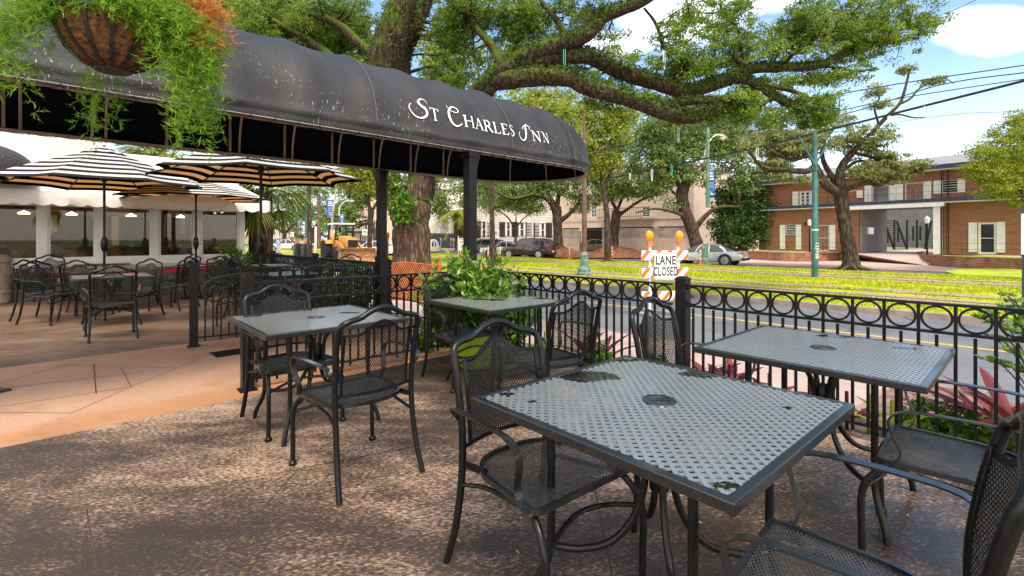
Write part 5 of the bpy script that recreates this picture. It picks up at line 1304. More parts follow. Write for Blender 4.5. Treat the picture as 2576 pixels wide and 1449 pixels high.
# ================================================================= VEHICLES
def car(label, cat, p, ang, L, W_, H, paint, style='sedan', z=-.5):
    """x forward. Body lofted from side profile stations"""
    t = thing('parked_car' if cat != 'SUV' else 'parked_suv', label, cat, (p[0], p[1], z), ang)
    gc = .19 if style == 'sport' else .24; r = .34 if style != 'sport' else .36
    if style == 'suv': r = .37
    hl = L/2; belt = {'sedan': .66, 'sport': .62, 'suv': .60}[style]*H
    if style == 'suv':
        deck = [(-hl, .50, .62), (-hl+.04, .36, .99), (-hl*.55, .30, 1.0), (0, .28, 1.0), (hl*.42, .28, 1.0), (hl*.50, .28, .98), (hl*.85, .30, .90), (hl*.97, .36, .74), (hl, .42, .60)]
        roofz = [(-hl*.97, belt), (-hl*.90, H*.93), (-hl*.70, H*.985), (-.2, H), (hl*.20, H*.975), (hl*.50, belt+.02)]
    elif style == 'sport':
        deck = [(-hl, .48, .70), (-hl+.10, .34, 1.05), (-hl*.72, .28, 1.08), (-hl*.3, .22, 1.0), (hl*.2, .22, .98), (hl*.45, .24, .97), (hl*.78, .28, .86), (hl*.95, .32, .70), (hl, .40, .56)]
        roofz = [(-hl*.88, belt*1.06), (-hl*.52, H*.90), (-hl*.15, H*.995), (hl*.10, H*.985), (hl*.50, belt*.98)]
    else:
        deck = [(-hl, .50, .66), (-hl+.06, .36, 1.02), (-hl*.72, .28, 1.04), (-hl*.4, .25, 1.0), (hl*.2, .25, .98), (hl*.45, .26, .96), (hl*.80, .30, .86), (hl*.96, .34, .72), (hl, .42, .58)]
        roofz = [(-hl*.72, belt), (-hl*.42, H*.97), (-.05, H), (hl*.15, H*.98), (hl*.50, belt*.98)]
    def wid(x): u = abs(x)/hl; return W_/2*(1-.16*u**4-.02*u)
    rows = []
    for x, lo, k in deck:
        w = wid(x); tp = belt*k if k < 1.5 else k; mid = lo+(tp-lo)*.55
        rows.append([(x, 0, lo), (x, w*.80, lo), (x, w*.97, lo+.06), (x, w, mid), (x, w*.965, tp-.05), (x, w*.88, tp), (x, 0, tp+.025), (x, -w*.88, tp), (x, -w*.965, tp-.05), (x, -w, mid), (x, -w*.97, lo+.06), (x, -w*.80, lo)])
    # interpolate smoothly along the length
    R2 = []
    for i in range(len(rows)-1):
        for q in range(3): R2.append([tuple(Vector(a).lerp(Vector(b), q/3)) for a, b in zip(rows[i], rows[i+1])])
    R2.append(rows[-1])
    mb = MB(); mb.grid(R2, True); mb.add(R2[0], [tuple(range(12))]); mb.add(R2[-1], [tuple(reversed(range(12)))])
    body = mb.build('body', M[paint], t, smooth=True)
    # greenhouse
    gr = []
    X0, X1 = roofz[0][0], roofz[-1][0]
    for x in np.linspace(X0, X1, 17):
        zt = float(np.interp(x, [a for a, b in roofz], [b for a, b in roofz])); w = wid(x)*.92; h = max(.01, (zt-belt)); 
        wt = w-.24*h*1.0
        gr.append([(x, w, belt-.03), (x, (w*.35+wt*.65), belt+h*.62), (x, wt, belt+h*.88), (x, wt*.78, zt), (x, 0, zt+.015), (x, -wt*.78, zt), (x, -wt, belt+h*.88), (x, -(w*.35+wt*.65), belt+h*.62), (x, -w, belt-.03)])
    mb = MB(); mb.grid(gr); mb.build('windows', M['carglass'], t, smooth=True)
    mb = MB()           # roof skin and pillars, slightly proud
    def lift(row, idx, d=.012): return [(row[i][0], row[i][1]*1.006, row[i][2]+d) for i in idx]
    a = {'suv': 2, 'sport': 5, 'sedan': 5}[style]; b = {'suv': 12, 'sport': 10, 'sedan': 11}[style]
    mb.grid([lift(gr[k], (2, 3, 4, 5, 6)) for k in range(a, b+1)])
    def pillar(k0, k1, lo_, hi_, dw=.05):
        for sd, idx in ((1, (0, 1, 2)), (-1, (8, 7, 6))):
            A = [gr[int(round(k0+(k1-k0)*q/2))][idx[q]] for q in range(3)]
            pts = [Vector((x, y*1.012, z)) for x, y, z in A]; mb.strap(pts, (1, 0, 0), dw, .02)
    pillar(b+2.5, b-.2, 0, 1, .07); pillar((a+b)/2+.3, (a+b)/2, 0, 1, .07); pillar(a-1.6 if a > 2 else 1, a, 0, 1, .14)
    if style == 'suv': pillar(4.5, 4.5, 0, 1, .12)
    mb.build('roof', M[paint], t, smooth=True)
    wb = L*.295
    for sx in (1, -1):
        for sy in (1, -1):
            y = sy*(W_/2-.10); Mx = Matrix.Rotation(PI/2, 4, 'X')
            arch = MB().lathe([(.001, -.11), (r+.055, -.11), (r+.055, .102), (.001, .102)], 24, (sx*wb, y, r), Mx); arch.build('wheel_arch', M['tyre'], t)
            w_ = MB().lathe([(r*.6, -.10), (r*.95, -.10), (r, -.07), (r, .085), (r*.95, .112), (r*.68, .115), (r*.66, .10)], 24, (sx*wb, y+sy*.008, r), Mx if sy < 0 else Matrix.Rotation(-PI/2, 4, 'X')).build('wheel', M['tyre'], t, smooth=True)
            ri = MB(); yy = y+sy*.118
            ri.lathe([(r*.60, 0), (r*.68, 0), (r*.68, .01), (r*.60, .01)], 24, (sx*wb, yy, r), Mx)
            for k in range(5):
                a_ = k*2*PI/5; ri.beam((sx*wb, yy, r), (sx*wb+r*.62*math.cos(a_), yy, r+r*.62*math.sin(a_)), .02, r*.20, (math.sin(a_), 0, -math.cos(a_)))
            ri.build('rim', M['rim'], w_)
    for sy in (1, -1):
        w = wid(hl*.9)
        MB().box((hl*.90, sy*w*.86, belt*.78), (.30, .16, .13)).build('headlight', M['lampglass'], t)
        if style == 'sport': MB().box((-hl*.93, sy*wid(-hl*.93)*.90, belt*.93), (.34, .16, .06)).build('tail_light', M['redlens'], t)
        else: MB().box((-hl*.97, sy*wid(-hl)*.93, belt*.80), (.14, .18, .26)).build('tail_light', M['redlens'], t)
        MB().box((hl*.36, sy*(W_/2+.06), belt*1.02), (.14, .16, .10)).build('mirror', M[paint], t)
        MB().box((-.05, sy*(wid(0)+.002), belt*.60), (.012, .012, belt*.62)).box((.95, sy*(wid(.9)+.0), belt*.60), (.012, .012, belt*.6)).box((.1, sy*(wid(0)+.006), belt*.86), (.2, .02, .03)).build('door_line', M['signblack'], t)
    MB().box((-hl-.012, 0, .62 if style != 'sport' else .52), (.02, .42, .13)).build('number_plate', M['signwhite'], t)
    MB().box((-hl+.03, 0, .42), (.12, W_*.80, .16)).box((hl-.03, 0, .36), (.12, W_*.74, .12)).build('bumper', M['tyre'], t)
    return t
DS = math.atan2(SD.y, SD.x)           # heading down the street to the far left
p = GP(1795, 667, -.5)
car('silver sports saloon behind the lamp post and the barricade', 'car', (p.x-.2, p.y+.75), DS+R(6), 5.0, 1.95, 1.42, 'silver', 'sport')
p = GP(1322, 650, -.5); car('dark plum SUV driving in front of the mansion', 'SUV', (p.x+.2, p.y+.6), DS+R(20), 4.75, 1.85, 1.75, 'maroon', 'suv')
p = GP(1222, 638, -.5); car('bronze SUV just right of the front canopy post', 'SUV', (-2.9, 49), DS+R(70), 4.6, 1.8, 1.65, 'beigecar', 'suv')
car('white sedan with red lights behind the dark plum SUV', 'car', (PT(1266, 620, 47).x, 47), DS+R(50), 4.6, 1.8, 1.45, 'whitecar')
car('dark sedan parked inside the stucco wall gateway', 'car', (PT(1489, 610, 52).x, 52), R(185), 4.5, 1.8, 1.4, 'beigecar', z=-.3)
for x, Y, lab, mt_, a in ((717, 68, 'white car parked far left beyond the palm trunk', 'whitecar', 60), (865, 62, 'grey car far behind the teal pole', 'silver', 20), (890, 52, 'dark car partly hidden behind the backhoe cab', 'maroon', 20), (938, 45, 'white car moving right of the backhoe', 'whitecar', 40), (690, 80, 'dark car farthest left under the trees', 'maroon', 60), (820, 75, 'silver car far behind the utility pole', 'silver', 30)):
    car(lab, 'car', (PT(x, 0, Y).x, Y), DS+R(a), 4.7, 1.8, 1.5, mt_)
# backhoe loader with driver
def backhoe():
    Y = 34.0; p = PT(862, 0, Y); t = thing('backhoe_loader', 'yellow backhoe loader with front bucket lowered facing right', 'construction vehicle', (p.x, p.y, -.42), R(-52))
    Yw = M['yellow']; Mx = Matrix.Rotation(PI/2, 4, 'X')
    # x forward
    MB().box((.2, 0, .95), (3.2, .8, .35)).build('chassis', Yw, t)
    MB().add(*[([(.45, -.45, 1.1), (2.0, -.38, 1.1), (2.0, .38, 1.1), (.45, .45, 1.1), (.45, -.45, 1.85), (1.9, -.36, 1.62), (1.9, .36, 1.62), (.45, .45, 1.85)]), [(0,3,2,1),(4,5,6,7),(0,1,5,4),(1,2,6,5),(2,3,7,6),(3,0,4,7)]]).build('hood', Yw, t)
    MB().box((2.02, 0, 1.33), (.05, .66, .45)).build('grille', M['signblack'], t)
    for sy in (1, -1):
        for x, r, w in ((-.85, .72, .42), (1.55, .45, .30)):
            wh_ = MB().lathe([(r*.5, -w/2), (r*.93, -w/2), (r, -w/2+.06), (r, w/2-.06), (r*.93, w/2), (r*.5, w/2)], 26, (x, sy*.85, r), Mx).build('wheel', M['tyre'], t, smooth=True)
            MB().lathe([(.01, -w*.3), (r*.55, -w*.3), (r*.55, w*.42), (r*.35, w*.25), (.01, w*.25)], 20, (x, sy*.85, r), Mx if sy < 0 else Matrix.Rotation(-PI/2, 4, 'X')).build('rim', Yw, wh_)
        MB().strap([(-1.6, sy*.85, 1.2), (-1.3, sy*.85, 1.52), (-.5, sy*.85, 1.55), (-.15, sy*.85, 1.3)], (0, 1, 0), .5, .04).build('fender', Yw, t)
        MB().strap([(.35, sy*.62, 1.45), (1.4, sy*.62, 1.25), (2.1, sy*.62, .85), (2.75, sy*.62, .40)], (0, 1, 0), .12, .22).build('loader_arm', Yw, t)
        MB().beam((.9, sy*.62, 1.0), (2.2, sy*.62, .62), .07, .07).build('cylinder', M['rim'], t)
        for x in (-1.1, .42): MB().beam((x, sy*.66, 1.3), (x*.96, sy*.58, 2.62), .11, .11).build('cab_post', M['signblack'], t)
        MB().box((.45, sy*.45, 2.68), (.16, .22, .10)).box((-1.0, sy*.45, 2.68), (.16, .22, .10)).build('work_light', M['amber'], t)
        MB().beam((-1.7, sy*.75, .9), (-1.9, sy*1.0, .08), .12, .12).box((-1.92, sy*1.0, .05), (.3, .35, .07)).build('stabiliser', Yw, t)
    MB().box((-.33, 0, 2.68), (1.75, 1.35, .10)).build('cab_roof', M['whitecar'], t)
    MB().box((-.33, 0, 1.25), (1.4, 1.1, .35)).build('cab_floor', Yw, t)
    # bucket
    bp_ = [(2.72, .10), (3.35, .02), (3.38, .06), (2.85, .16), (2.72, .40), (2.74, .80), (2.95, 1.02), (2.90, 1.05), (2.66, .84), (2.62, .36)]
    b = MB().prism(bp_, -1.2, 1.2, lambda x, y, z: Vector((x, z, y))).build('bucket', M['rust'], t)
    pl = [(2.70, .10), (3.36, .03), (2.93, 1.03), (2.68, .83)]
    m = MB(); 
    for y in (-1.19, 1.17): m.prism(pl, y, y+.025, lambda x, y_, z: Vector((x, z, y_)))
    m.build('bucket_side', M['rust'], b)
    # rear boom
    MB().strap([(-1.75, 0, 1.1), (-2.0, 0, 1.75), (-2.55, 0, 2.05)], (0, 1, 0), .25, .3).build('boom', Yw, t)
    MB().strap([(-2.5, 0, 2.1), (-2.9, 0, 1.55), (-3.0, 0, .8)], (0, 1, 0), .22, .24).build('dipper', Yw, t)
    MB().prism([(-3.3, .75), (-2.8, .7), (-2.6, .25), (-2.9, .05), (-3.35, .3)], -.3, .3, lambda x, y, z: Vector((x, z, y))).build('rear_bucket', M['tarp'], t)
    MB().box((-.75, 0, 1.55), (.45, .5, .12)).box((-.98, 0, 1.82), (.10, .5, .5)).build('seat', M['tarp'], t)
    MB().tube([(.25, 0, 1.5), (.02, 0, 1.92)], .03, 6).tube([(.02+.14*math.cos(a)*.6, .19*math.sin(a), 1.94+.14*math.cos(a)*.4) for a in np.linspace(0, 2*PI, 14)[:-1]], .015, 5, closed=True).build('steering_wheel', M['tyre'], t)
    MB().tube([(1.3, .2, 1.7), (1.3, .2, 2.25)], .04, 8).build('exhaust', M['tyre'], t)
    # driver
    c = ROOTM[t.name]; pt = c @ Vector((-.72, 0, 1.6)); q = thing('person', 'driver in a high visibility yellow vest seated in the backhoe cab', 'person', pt, R(-52))
    rows = [[(x+r1*math.cos(a), r2*math.sin(a), z) for a in np.linspace(0, 2*PI, 17)[:-1]] for (r1, r2, z, x) in ((.13,.18,0,0), (.12,.17,.2,.02), (.13,.21,.38,.05), (.11,.20,.46,.06), (.06,.07,.52,.08), (.055,.055,.57,.10), (.085,.07,.62,.12), (.10,.08,.70,.12), (.085,.07,.78,.11), (.01,.01,.83,.11))]
    m = MB().grid(rows, True)
    for sy in (1, -1):
        m.tube(spline([(.02, sy*.10, .03), (.25, sy*.12, .06), (.46, sy*.13, .03), (.50, sy*.13, -.2), (.50, sy*.13, -.42)], 3), [.09, .085, .08, .078, .075, .072, .068, .065, .062, .06, .056, .053, .05], 8)
        m.tube([(.06, sy*.20, .44), (.10, sy*.26, .22), (.38, sy*.18, .24), (.62, sy*.12, .33)], [.055, .05, .04, .03], 8)
    b = m.build('body', M['shirtnavy'], q, smooth=True)
    MB().grid([[(x+r1*1.1*math.cos(a), r2*1.08*math.sin(a), z) for a in np.linspace(0, 2*PI, 17)] for (r1, r2, z, x) in ((.135,.18,.02,0), (.12,.17,.2,.02), (.13,.21,.38,.05), (.115,.19,.47,.06))]).build('vest', M['hivis'], q, smooth=True)
    MB().lathe([(.12, 0), (.115, .03), (.095, .09), (.04, .13), (.005, .14)], 16, (.12, 0, .73)).build('cap', M['signblack'], q, smooth=True)
backhoe()
# person in pale clothes by the barrels
def walker(x, Y, label):
    p = PT(x, 0, Y); q = thing('person', label, 'person', (p.x, p.y, -.42), R(60))
    m = MB(); 
    for sy in (1, -1):
        m.tube([(0, sy*.09, .92), (.03*sy, sy*.10, .5), (.06*sy, sy*.11, .08), (.06*sy+.10, sy*.11, .04)], [.095, .07, .05, .045], 10)
        m.tube([(0, sy*.20, 1.42), (.02, sy*.26, 1.12), (.16, sy*.22, .90), (.22, sy*.2, .85)], [.055, .045, .033, .03], 8)
    m.grid([[(x_+r1*math.cos(a), r2*math.sin(a), z) for a in np.linspace(0, 2*PI, 17)[:-1]] for (r1, r2, z, x_) in ((.11,.16,.85,0), (.11,.15,1.05,0), (.12,.20,1.3,0), (.10,.20,1.43,0), (.06,.07,1.5,.01), (.055,.055,1.56,.02), (.085,.07,1.6,.03), (.10,.08,1.68,.03), (.08,.07,1.76,.03), (.01,.01,1.8,.02))], True)
    m.build('body', M['shirtblue'], q, smooth=True)
    MB().lathe([(.13, 0), (.11, .03), (.09, .09), (.01, .13)], 14, (.03, 0, 1.70)).build('hard_hat', M['whitecar'], q, smooth=True)
walker(699, 42, 'distant worker in a white hard hat beside the palm trunk')
# pile of pale planks
t = MB()
for k in range(9): t.beam((random.uniform(-1, 0), random.uniform(-.3, .3), .05+.06*k), (random.uniform(.6, 1.4), random.uniform(-.3, .3), .1+.04*k), .14, .05)
o = t.build('plank_pile', M['wreflect']); p = PT(722, 0, 34); o.location = (p.x, p.y, -.4); tag(o, 'heap of white boards on the median near the wrapped barrels', 'planks')
# drum lid on the road below the barricade
o = MB().lathe([(.36, 0), (.37, .03), (.30, .06), (.28, .10), (.01, .11)], 28).build('rubber_base', M['tyre'], smooth=True); p = GP(1715, 746, -.5); o.location = (p.x, p.y, -.496); tag(o, 'round black rubber drum base lying on the road behind the barricade', 'traffic drum base')

p = PT(2576, 0, 9.0); t = thing('street_sign', 'white street sign on a green post, cut by the right edge', 'sign', (p.x, 9.0, -.5), 0)
MB().box((.04, .03, 1.2), (.05, .05, 2.4)).build('post', M['green'], t)
s = MB().box((.18, 0, 1.88), (.46, .015, .75)).build('plate', M['signwhite'], t)
MB().box((.17, -.012, 2.02), (.3, .004, .03)).box((.17, -.012, 1.75), (.3, .004, .03)).box((.17, -.012, 1.62), (.3, .004, .03)).build('print', M['redlens'], s)
# ================================================================= BUILDINGS
def brick_mat():
    N = newmat('brown_roman_brick'); bt = N.new('ShaderNodeTexBrick'); cb = N.new('ShaderNodeCombineXYZ'); sp = N.new('ShaderNodeSeparateXYZ'); N.link(N.obj, sp.inputs[0])
    N.link(N.math('ADD', sp.outputs[0], sp.outputs[1]), cb.inputs[0]); N.link(sp.outputs[2], cb.inputs[1]); N.link(cb.outputs[0], bt.inputs['Vector'])
    bt.inputs['Color1'].default_value = (.20,.078,.038,1); bt.inputs['Color2'].default_value = (.34,.145,.07,1); bt.inputs['Mortar'].default_value = (.25,.13,.085,1)
    bt.inputs['Scale'].default_value = 1; bt.inputs['Brick Width'].default_value = .42; bt.inputs['Row Height'].default_value = .085; bt.inputs['Mortar Size'].default_value = .012; bt.inputs['Bias'].default_value = -.1
    c = N.mix(N.math('MULTIPLY', N.noise(1.5, 5, N.obj), .6), bt.outputs['Color'], (.26,.12,.068), 'MIX')
    N.link(c, N.b.inputs['Base Color']); N.b.inputs['Roughness'].default_value = .85; N.link(N.bump(bt.outputs['Fac'], -.4, .01), N.b.inputs['Normal']); return N.m
M['brick'] = brick_mat()
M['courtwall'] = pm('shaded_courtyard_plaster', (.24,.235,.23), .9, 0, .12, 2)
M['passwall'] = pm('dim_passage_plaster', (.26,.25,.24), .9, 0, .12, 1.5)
class Facade:
    """local frame: x along the facade, y into the building, z up"""
    def __init__(s, name, label, a, b):
        s.a = Vector(a); s.b = Vector(b); d = s.b-s.a; s.L = math.hypot(d.x, d.y); s.ang = math.atan2(d.y, d.x)
        s.t = thing(name, label, 'building', (a[0], a[1], a[2]), s.ang)
        s.Mi = ROOTM[s.t.name].inverted()
    def X(s, px):        # column px -> distance along the facade
        k = (px-HX)/F; d = (s.b-s.a)/s.L
        return (k*s.a.y-s.a.x)/(d.x-k*d.y)
    def Z(s, px, py):
        x = s.X(px); p = s.a+(s.b-s.a)*x/s.L; return CAMZ-(py-HY)/F*p.y-s.a.z
    def box(s, x0, x1, y0, y1, z0, z1, mb=None):
        mb = mb or MB(); return mb.box(((x0+x1)/2, (y0+y1)/2, (z0+z1)/2), (abs(x1-x0), abs(y1-y0), abs(z1-z0)))
def wall_with_holes(Fc, x0, x1, z0, z1, holes, th, mb, y=0.0):
    holes = [h for h in holes if h[0] >= x0 and h[1] <= x1]
    xs = sorted({x0, x1}|{h[0] for h in holes}|{h[1] for h in holes}); 
    for a, b in zip(xs, xs[1:]):
        cuts = sorted([(h[2], h[3]) for h in holes if h[0] <= a+1e-6 and h[1] >= b-1e-6]); z = z0
        for c, d in cuts:
            if c > z: Fc.box(a, b, y, y+th, z, c, mb)
            z = max(z, d)
        if z < z1: Fc.box(a, b, y, y+th, z, z1, mb)
    return mb
def motel():
    a = GP(1939.4, 629.8, .25); b = GP(2572.5, 643.6, .25); d = (b-a).normalized(); b = b+d*11; a0 = a-d*1.0
    Fc = Facade('brick_building', 'two storey brown brick apartment block with white shutters and a drive-through passage', a0, b); t = Fc.t; L = Fc.L
    X = Fc.X; zb = 3.45; ze = 5.35
    px0, px1 = X(2160), X(2355)                      # passage
    up = [(X(2010.7), X(2038), Fc.Z(2020, 540), Fc.Z(2020, 481)), (X(2135), X(2155), zb+.95, Fc.Z(2150, 478)), (X(2194), X(2237), Fc.Z(2215, 507), Fc.Z(2215, 466)), (X(2276.6), X(2324), Fc.Z(2300, 503), Fc.Z(2300, 459.5)), (X(2369), X(2409.5), Fc.Z(2390, 484.5), Fc.Z(2390, 453)), (X(2536), X(2576), zb+.15, zb+1.7), (X(2650), X(2690), zb+.8, zb+1.8)]
    lo = [(X(1976), X(2002), Fc.Z(1990, 590), Fc.Z(1990, 565)), (X(2055), X(2086), .05, Fc.Z(2070, 566.5)), (X(2460), X(2507), .05, Fc.Z(2483, 559)), (X(2640), X(2690), .6, 1.9)]
    mb = MB(); wall_with_holes(Fc, 0, L, zb, ze, up, .25, mb); wall_with_holes(Fc, 0, px0, 0, zb, lo, .25, mb); wall_with_holes(Fc, px1, L, 0, zb, lo, .25, mb)
    Fc.box(0, .25, .25, 5, 0, ze, mb); Fc.box(L-.25, L, .25, 5, 0, ze, mb); Fc.box(.25, px0, 5, 5.2, 0, ze, mb); Fc.box(px1, L-.25, 5, 5.2, 0, ze, mb); Fc.box(px0, px1, 5, 5.2, zb, ze, mb)
    mb.build('wall', M['brick'], t)
    mb = MB(); Fc.box(-.7, L+.2, -.55, 5.6, zb-.12, zb+.10, mb); mb.build('belt_slab', M['navyfascia'], t)
    mb = MB(); Fc.box(-.65, L+.15, -.50, -.02, zb-.20, zb-.125, mb); Fc.box(px0-.8, px1+.5, -.62, -.1, zb-.42, zb-.205, mb); Fc.box(px1-.03, px1+.32, -.5, .0, 0, zb-.21, mb); mb.build('cream_beam', M['white'], t)
    mb = MB(); Fc.box(-.9, L+.3, -.8, 5.8, ze+.03, ze+.30, mb); mb.build('eave_fascia', M['navyfascia'], t)
    mb = MB(); Fc.box(-.85, L+.2, -.75, -.02, ze-.02, ze+.025, mb); mb.build('soffit', M['white'], t)
    mb = MB(); zr = ze+.305; mb.add([(-.9, -.8, zr), (L+.3, -.8, zr), (L+.3, 3.2, zr+1.0), (-.9, 3.2, zr+1.0), (-.9, 5.8, zr), (L+.3, 5.8, zr)], [(0,1,2,3), (3,2,5,4), (0,3,4), (1,5,2)]); rf = mb.build('roof', M['slate'], t)
    MB().box((X(2442), 2.4, zr+1.0), (.25, .25, .8)).build('vent_pipe', M['whitecar'], rf)
    # passage
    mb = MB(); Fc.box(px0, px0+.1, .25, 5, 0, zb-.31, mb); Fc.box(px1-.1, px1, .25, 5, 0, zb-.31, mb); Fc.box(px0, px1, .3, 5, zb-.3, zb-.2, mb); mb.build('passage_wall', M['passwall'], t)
    def seg(a_, b_, th, z0_, z1_, m): c_ = (a_+b_)/2; return m.box((c_.x, c_.y, (z0_+z1_)/2), ((b_-a_).xy.length, th, z1_-z0_), math.atan2(b_.y-a_.y, b_.x-a_.x))
    def flat(v): return Vector((v.x, v.y, 0))
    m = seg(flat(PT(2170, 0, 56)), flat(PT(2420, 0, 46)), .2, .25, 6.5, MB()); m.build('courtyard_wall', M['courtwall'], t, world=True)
    for px, y0_, y1_ in ((2236, 577, 612), (2262, 575, 610), (2300, 570, 606), (2318, 568, 604), (2352, 570, 606)):
        a_ = PT(px-3, (y0_+y1_)/2, 49.2); MB().box(a_, (.16, .1, (y1_-y0_)*49/F), M=Matrix.Rotation(-.6, 4, 'Z')).build('courtyard_window', M['glass'], t, world=True)
    for px, yb in ((2250, 628), (2282, 627), (2307, 624), (2330, 622)): a_ = PT(px, 553, 43.5); b_ = PT(px, yb, 43.5); MB().beam(a_, b_, .10, .10).build('column', M['fence'], t, world=True)
    for (xa, xb, xc, xd) in ((2224, 2249, 2256, 2281), (2343, 2327, 2362, 2346)):
        m = MB(); P0, P1, P2, P3 = PT(xa, 556, 44.2), PT(xb, 626, 44.2), PT(xc, 556, 45.2), PT(xd, 626, 45.2)
        m.beam(P0, P1, .07, .15).beam(P2, P3, .07, .15)
        for k in range(13): f = k/12; m.beam(P0.lerp(P1, f), P2.lerp(P3, f), .26, .05)
        m.build('stair', M['fence'], t, world=True)
    MB().box((px0+.17, 1.6, 1.55), (.12, .9, .5)).build('mailbox', M['whitecar'], t)
    # windows and doors
    def window(h, mat='glass', fr=.05, bars=1, vb=0, name='window'):
        x0_, x1_, z0_, z1_ = h; f = MB()
        for q in ((x0_, x0_+fr, z0_, z1_), (x1_-fr, x1_, z0_, z1_), (x0_+fr, x1_-fr, z0_, z0_+fr), (x0_+fr, x1_-fr, z1_-fr, z1_)): Fc.box(q[0], q[1], .04, .14, q[2], q[3], f)
        for k in range(bars): z = z0_+(z1_-z0_)*(k+1)/(bars+1); Fc.box(x0_+fr, x1_-fr, .05, .09, z-.018, z+.018, f)
        for k in range(vb): x = x0_+(x1_-x0_)*(k+1)/(vb+1); Fc.box(x-.018, x+.018, .045, .085, z0_+fr, z1_-fr, f)
        w = f.build(name, M['white'], t); g = MB(); Fc.box(x0_+fr, x1_-fr, .10, .12, z0_+fr, z1_-fr, g); g.build('pane', M[mat], w)
        return w
    M['blind'] = pm('brown_curtain', (.26,.14,.10), .8, 0, .2, 6)
    for i, h in enumerate(up):
        if i == 0:
            w = window(h, 'white', .06, 0, 1, 'french_door')
            for sx in (.28, .72):
                for k in range(6):
                    x = h[0]+(h[1]-h[0])*sx; z = h[2]+.2+(h[3]-h[2]-.35)*k/5.6; MB().box((x, .09, z+.10), (.17, .02, .20)).build('pane', M['glass'], w)
        elif i == 2: window(h, 'glass', .05, 0, 0)
        elif i == 3: window(h, 'blind', .05, 0, 0)
        else: window(h, 'glass', .04, 4, 0)
    window(lo[0], 'glass', .04, 3); window(lo[1], 'blind', .06, 1, 0, 'door'); window(lo[2], 'glass', .12, 1, 0, 'door'); window(lo[3])
    def shutter(x0_, x1_, z0_, z1_, lean=0):
        m = MB(); w = x1_-x0_
        m.box(((x0_+x1_)/2, -.035, (z0_+z1_)/2), (w, .03, z1_-z0_)); 
        for q in ((x0_+.03, z0_, z1_), (x1_-.03, z0_, z1_)): m.box((q[0], -.055, (z0_+z1_)/2), (.06, .015, z1_-z0_))
        for z in (z0_+.04, (z0_+z1_)/2, z1_-.04): m.box(((x0_+x1_)/2, -.055, z), (w-.13, .015, .07))
        n = int((z1_-z0_)/.09)
        for k in range(n): m.box(((x0_+x1_)/2, -.053, z0_+.05+k*.09), (w-.14, .008, .02))
        o = m.build('shutter', M['white'], t)
        return o
    for a_, b_, c_, d_ in ((1994.5, 2009, 541, 482), (2039.5, 2052, 540, 480), (2155.5, 2171, 498, 478), (2175.5, 2193, 535, 467), (2238.5, 2254.5, 533, 462), (2255.5, 2272, 533, 463.5), (2325, 2343.5, 529.5, 456.5), (2349, 2368, 487.6, 454.4), (2410, 2429, 484, 450), (1962.6, 1975.5, 626.5, 565.8), (2003, 2016, 627.5, 565), (2041, 2054, 628, 566), (2087.5, 2102, 628.5, 566), (2437, 2458.5, 634, 559.5), (2508, 2529, 635, 558)):
        xm = (a_+b_)/2; shutter(X(a_), X(b_), max(.04 if c_ > 560 else zb+.12, Fc.Z(xm, c_)), Fc.Z(xm, d_))
    # thin rails on balcony and terrace
    m = MB()
    for z in (zb+.55, zb+.95): m.beam((.1, -.48, z), (L-.2, -.48, z), .015, .015)
    k = .3
    while k < L: m.beam((k, -.48, zb+.1), (k, -.48, zb+.95), .02, .02); k += 2.55
    m.build('balcony_rail', M['fence'], t)
    m = MB()
    for z in (.35, .70):
        m.beam((.3, -1.2, z), (px0-.4, -1.2, z), .015, .015); m.beam((px1+.6, -1.2, z), (L-.2, -1.2, z), .015, .015)
    k = .3
    while k < L:
        if not (px0-.3 < k < px1+.5): m.beam((k, -1.2, 0), (k, -1.2, .75), .02, .02)
        k += 2.55
    m.build('terrace_rail', M['fence'], t)
    # wrought iron column
    m = MB(); x0_, x1_ = X(2375), X(2391.5)
    for x in (x0_, x1_):
        m.beam((x, -.5, 0), (x, -.5, zb-.2), .05, .05); m.beam((x, -.5, zb+.1), (x, -.5, ze-.05), .05, .05)
    z = .2
    while z < ze-.5:
        if not (zb-.5 < z < zb+.15): m.beam(((x0_+x1_)/2-.07, -.5, z), ((x0_+x1_)/2-.07, -.5, z+.34), .025, .025).beam(((x0_+x1_)/2+.07, -.5, z), ((x0_+x1_)/2+.07, -.5, z+.34), .025, .025).beam((x0_, -.5, z+.37), (x1_, -.5, z+.37), .025, .025)
        z += .42
    m.build('iron_column', M['fence'], t)
    MB().lathe([(.07, -.12), (.09, 0), (.05, .14)], 10, (X(2029), -.14, 2.15)).build('wall_lamp', M['signblack'], t)
    for px, lab in ((2071, 'lantern on a twisted black post on the left lawn of the brick block'), (2361, 'lantern on a black post right of the driveway')):
        q = Fc.a+(Fc.b-Fc.a)*Fc.X(px)/L; nrm = Vector((math.sin(Fc.ang), -math.cos(Fc.ang), 0)); q = q+nrm*2.2
        tt = thing('lantern_post', lab, 'lantern', (q.x*.99, q.y*.99, .25), 0, 'garden lanterns'); MB().tube([(0, 0, 0), (0, 0, 1.9)], [.05, .035], 8).build('post', M['fence'], tt)
        MB().lathe([(.05, 1.9), (.13, 1.96), (.15, 2.2), (.16, 2.22), (.04, 2.34), (.01, 2.4)], 6).build('lantern', M['lampglass'], tt)
    return Fc
MOT = motel()
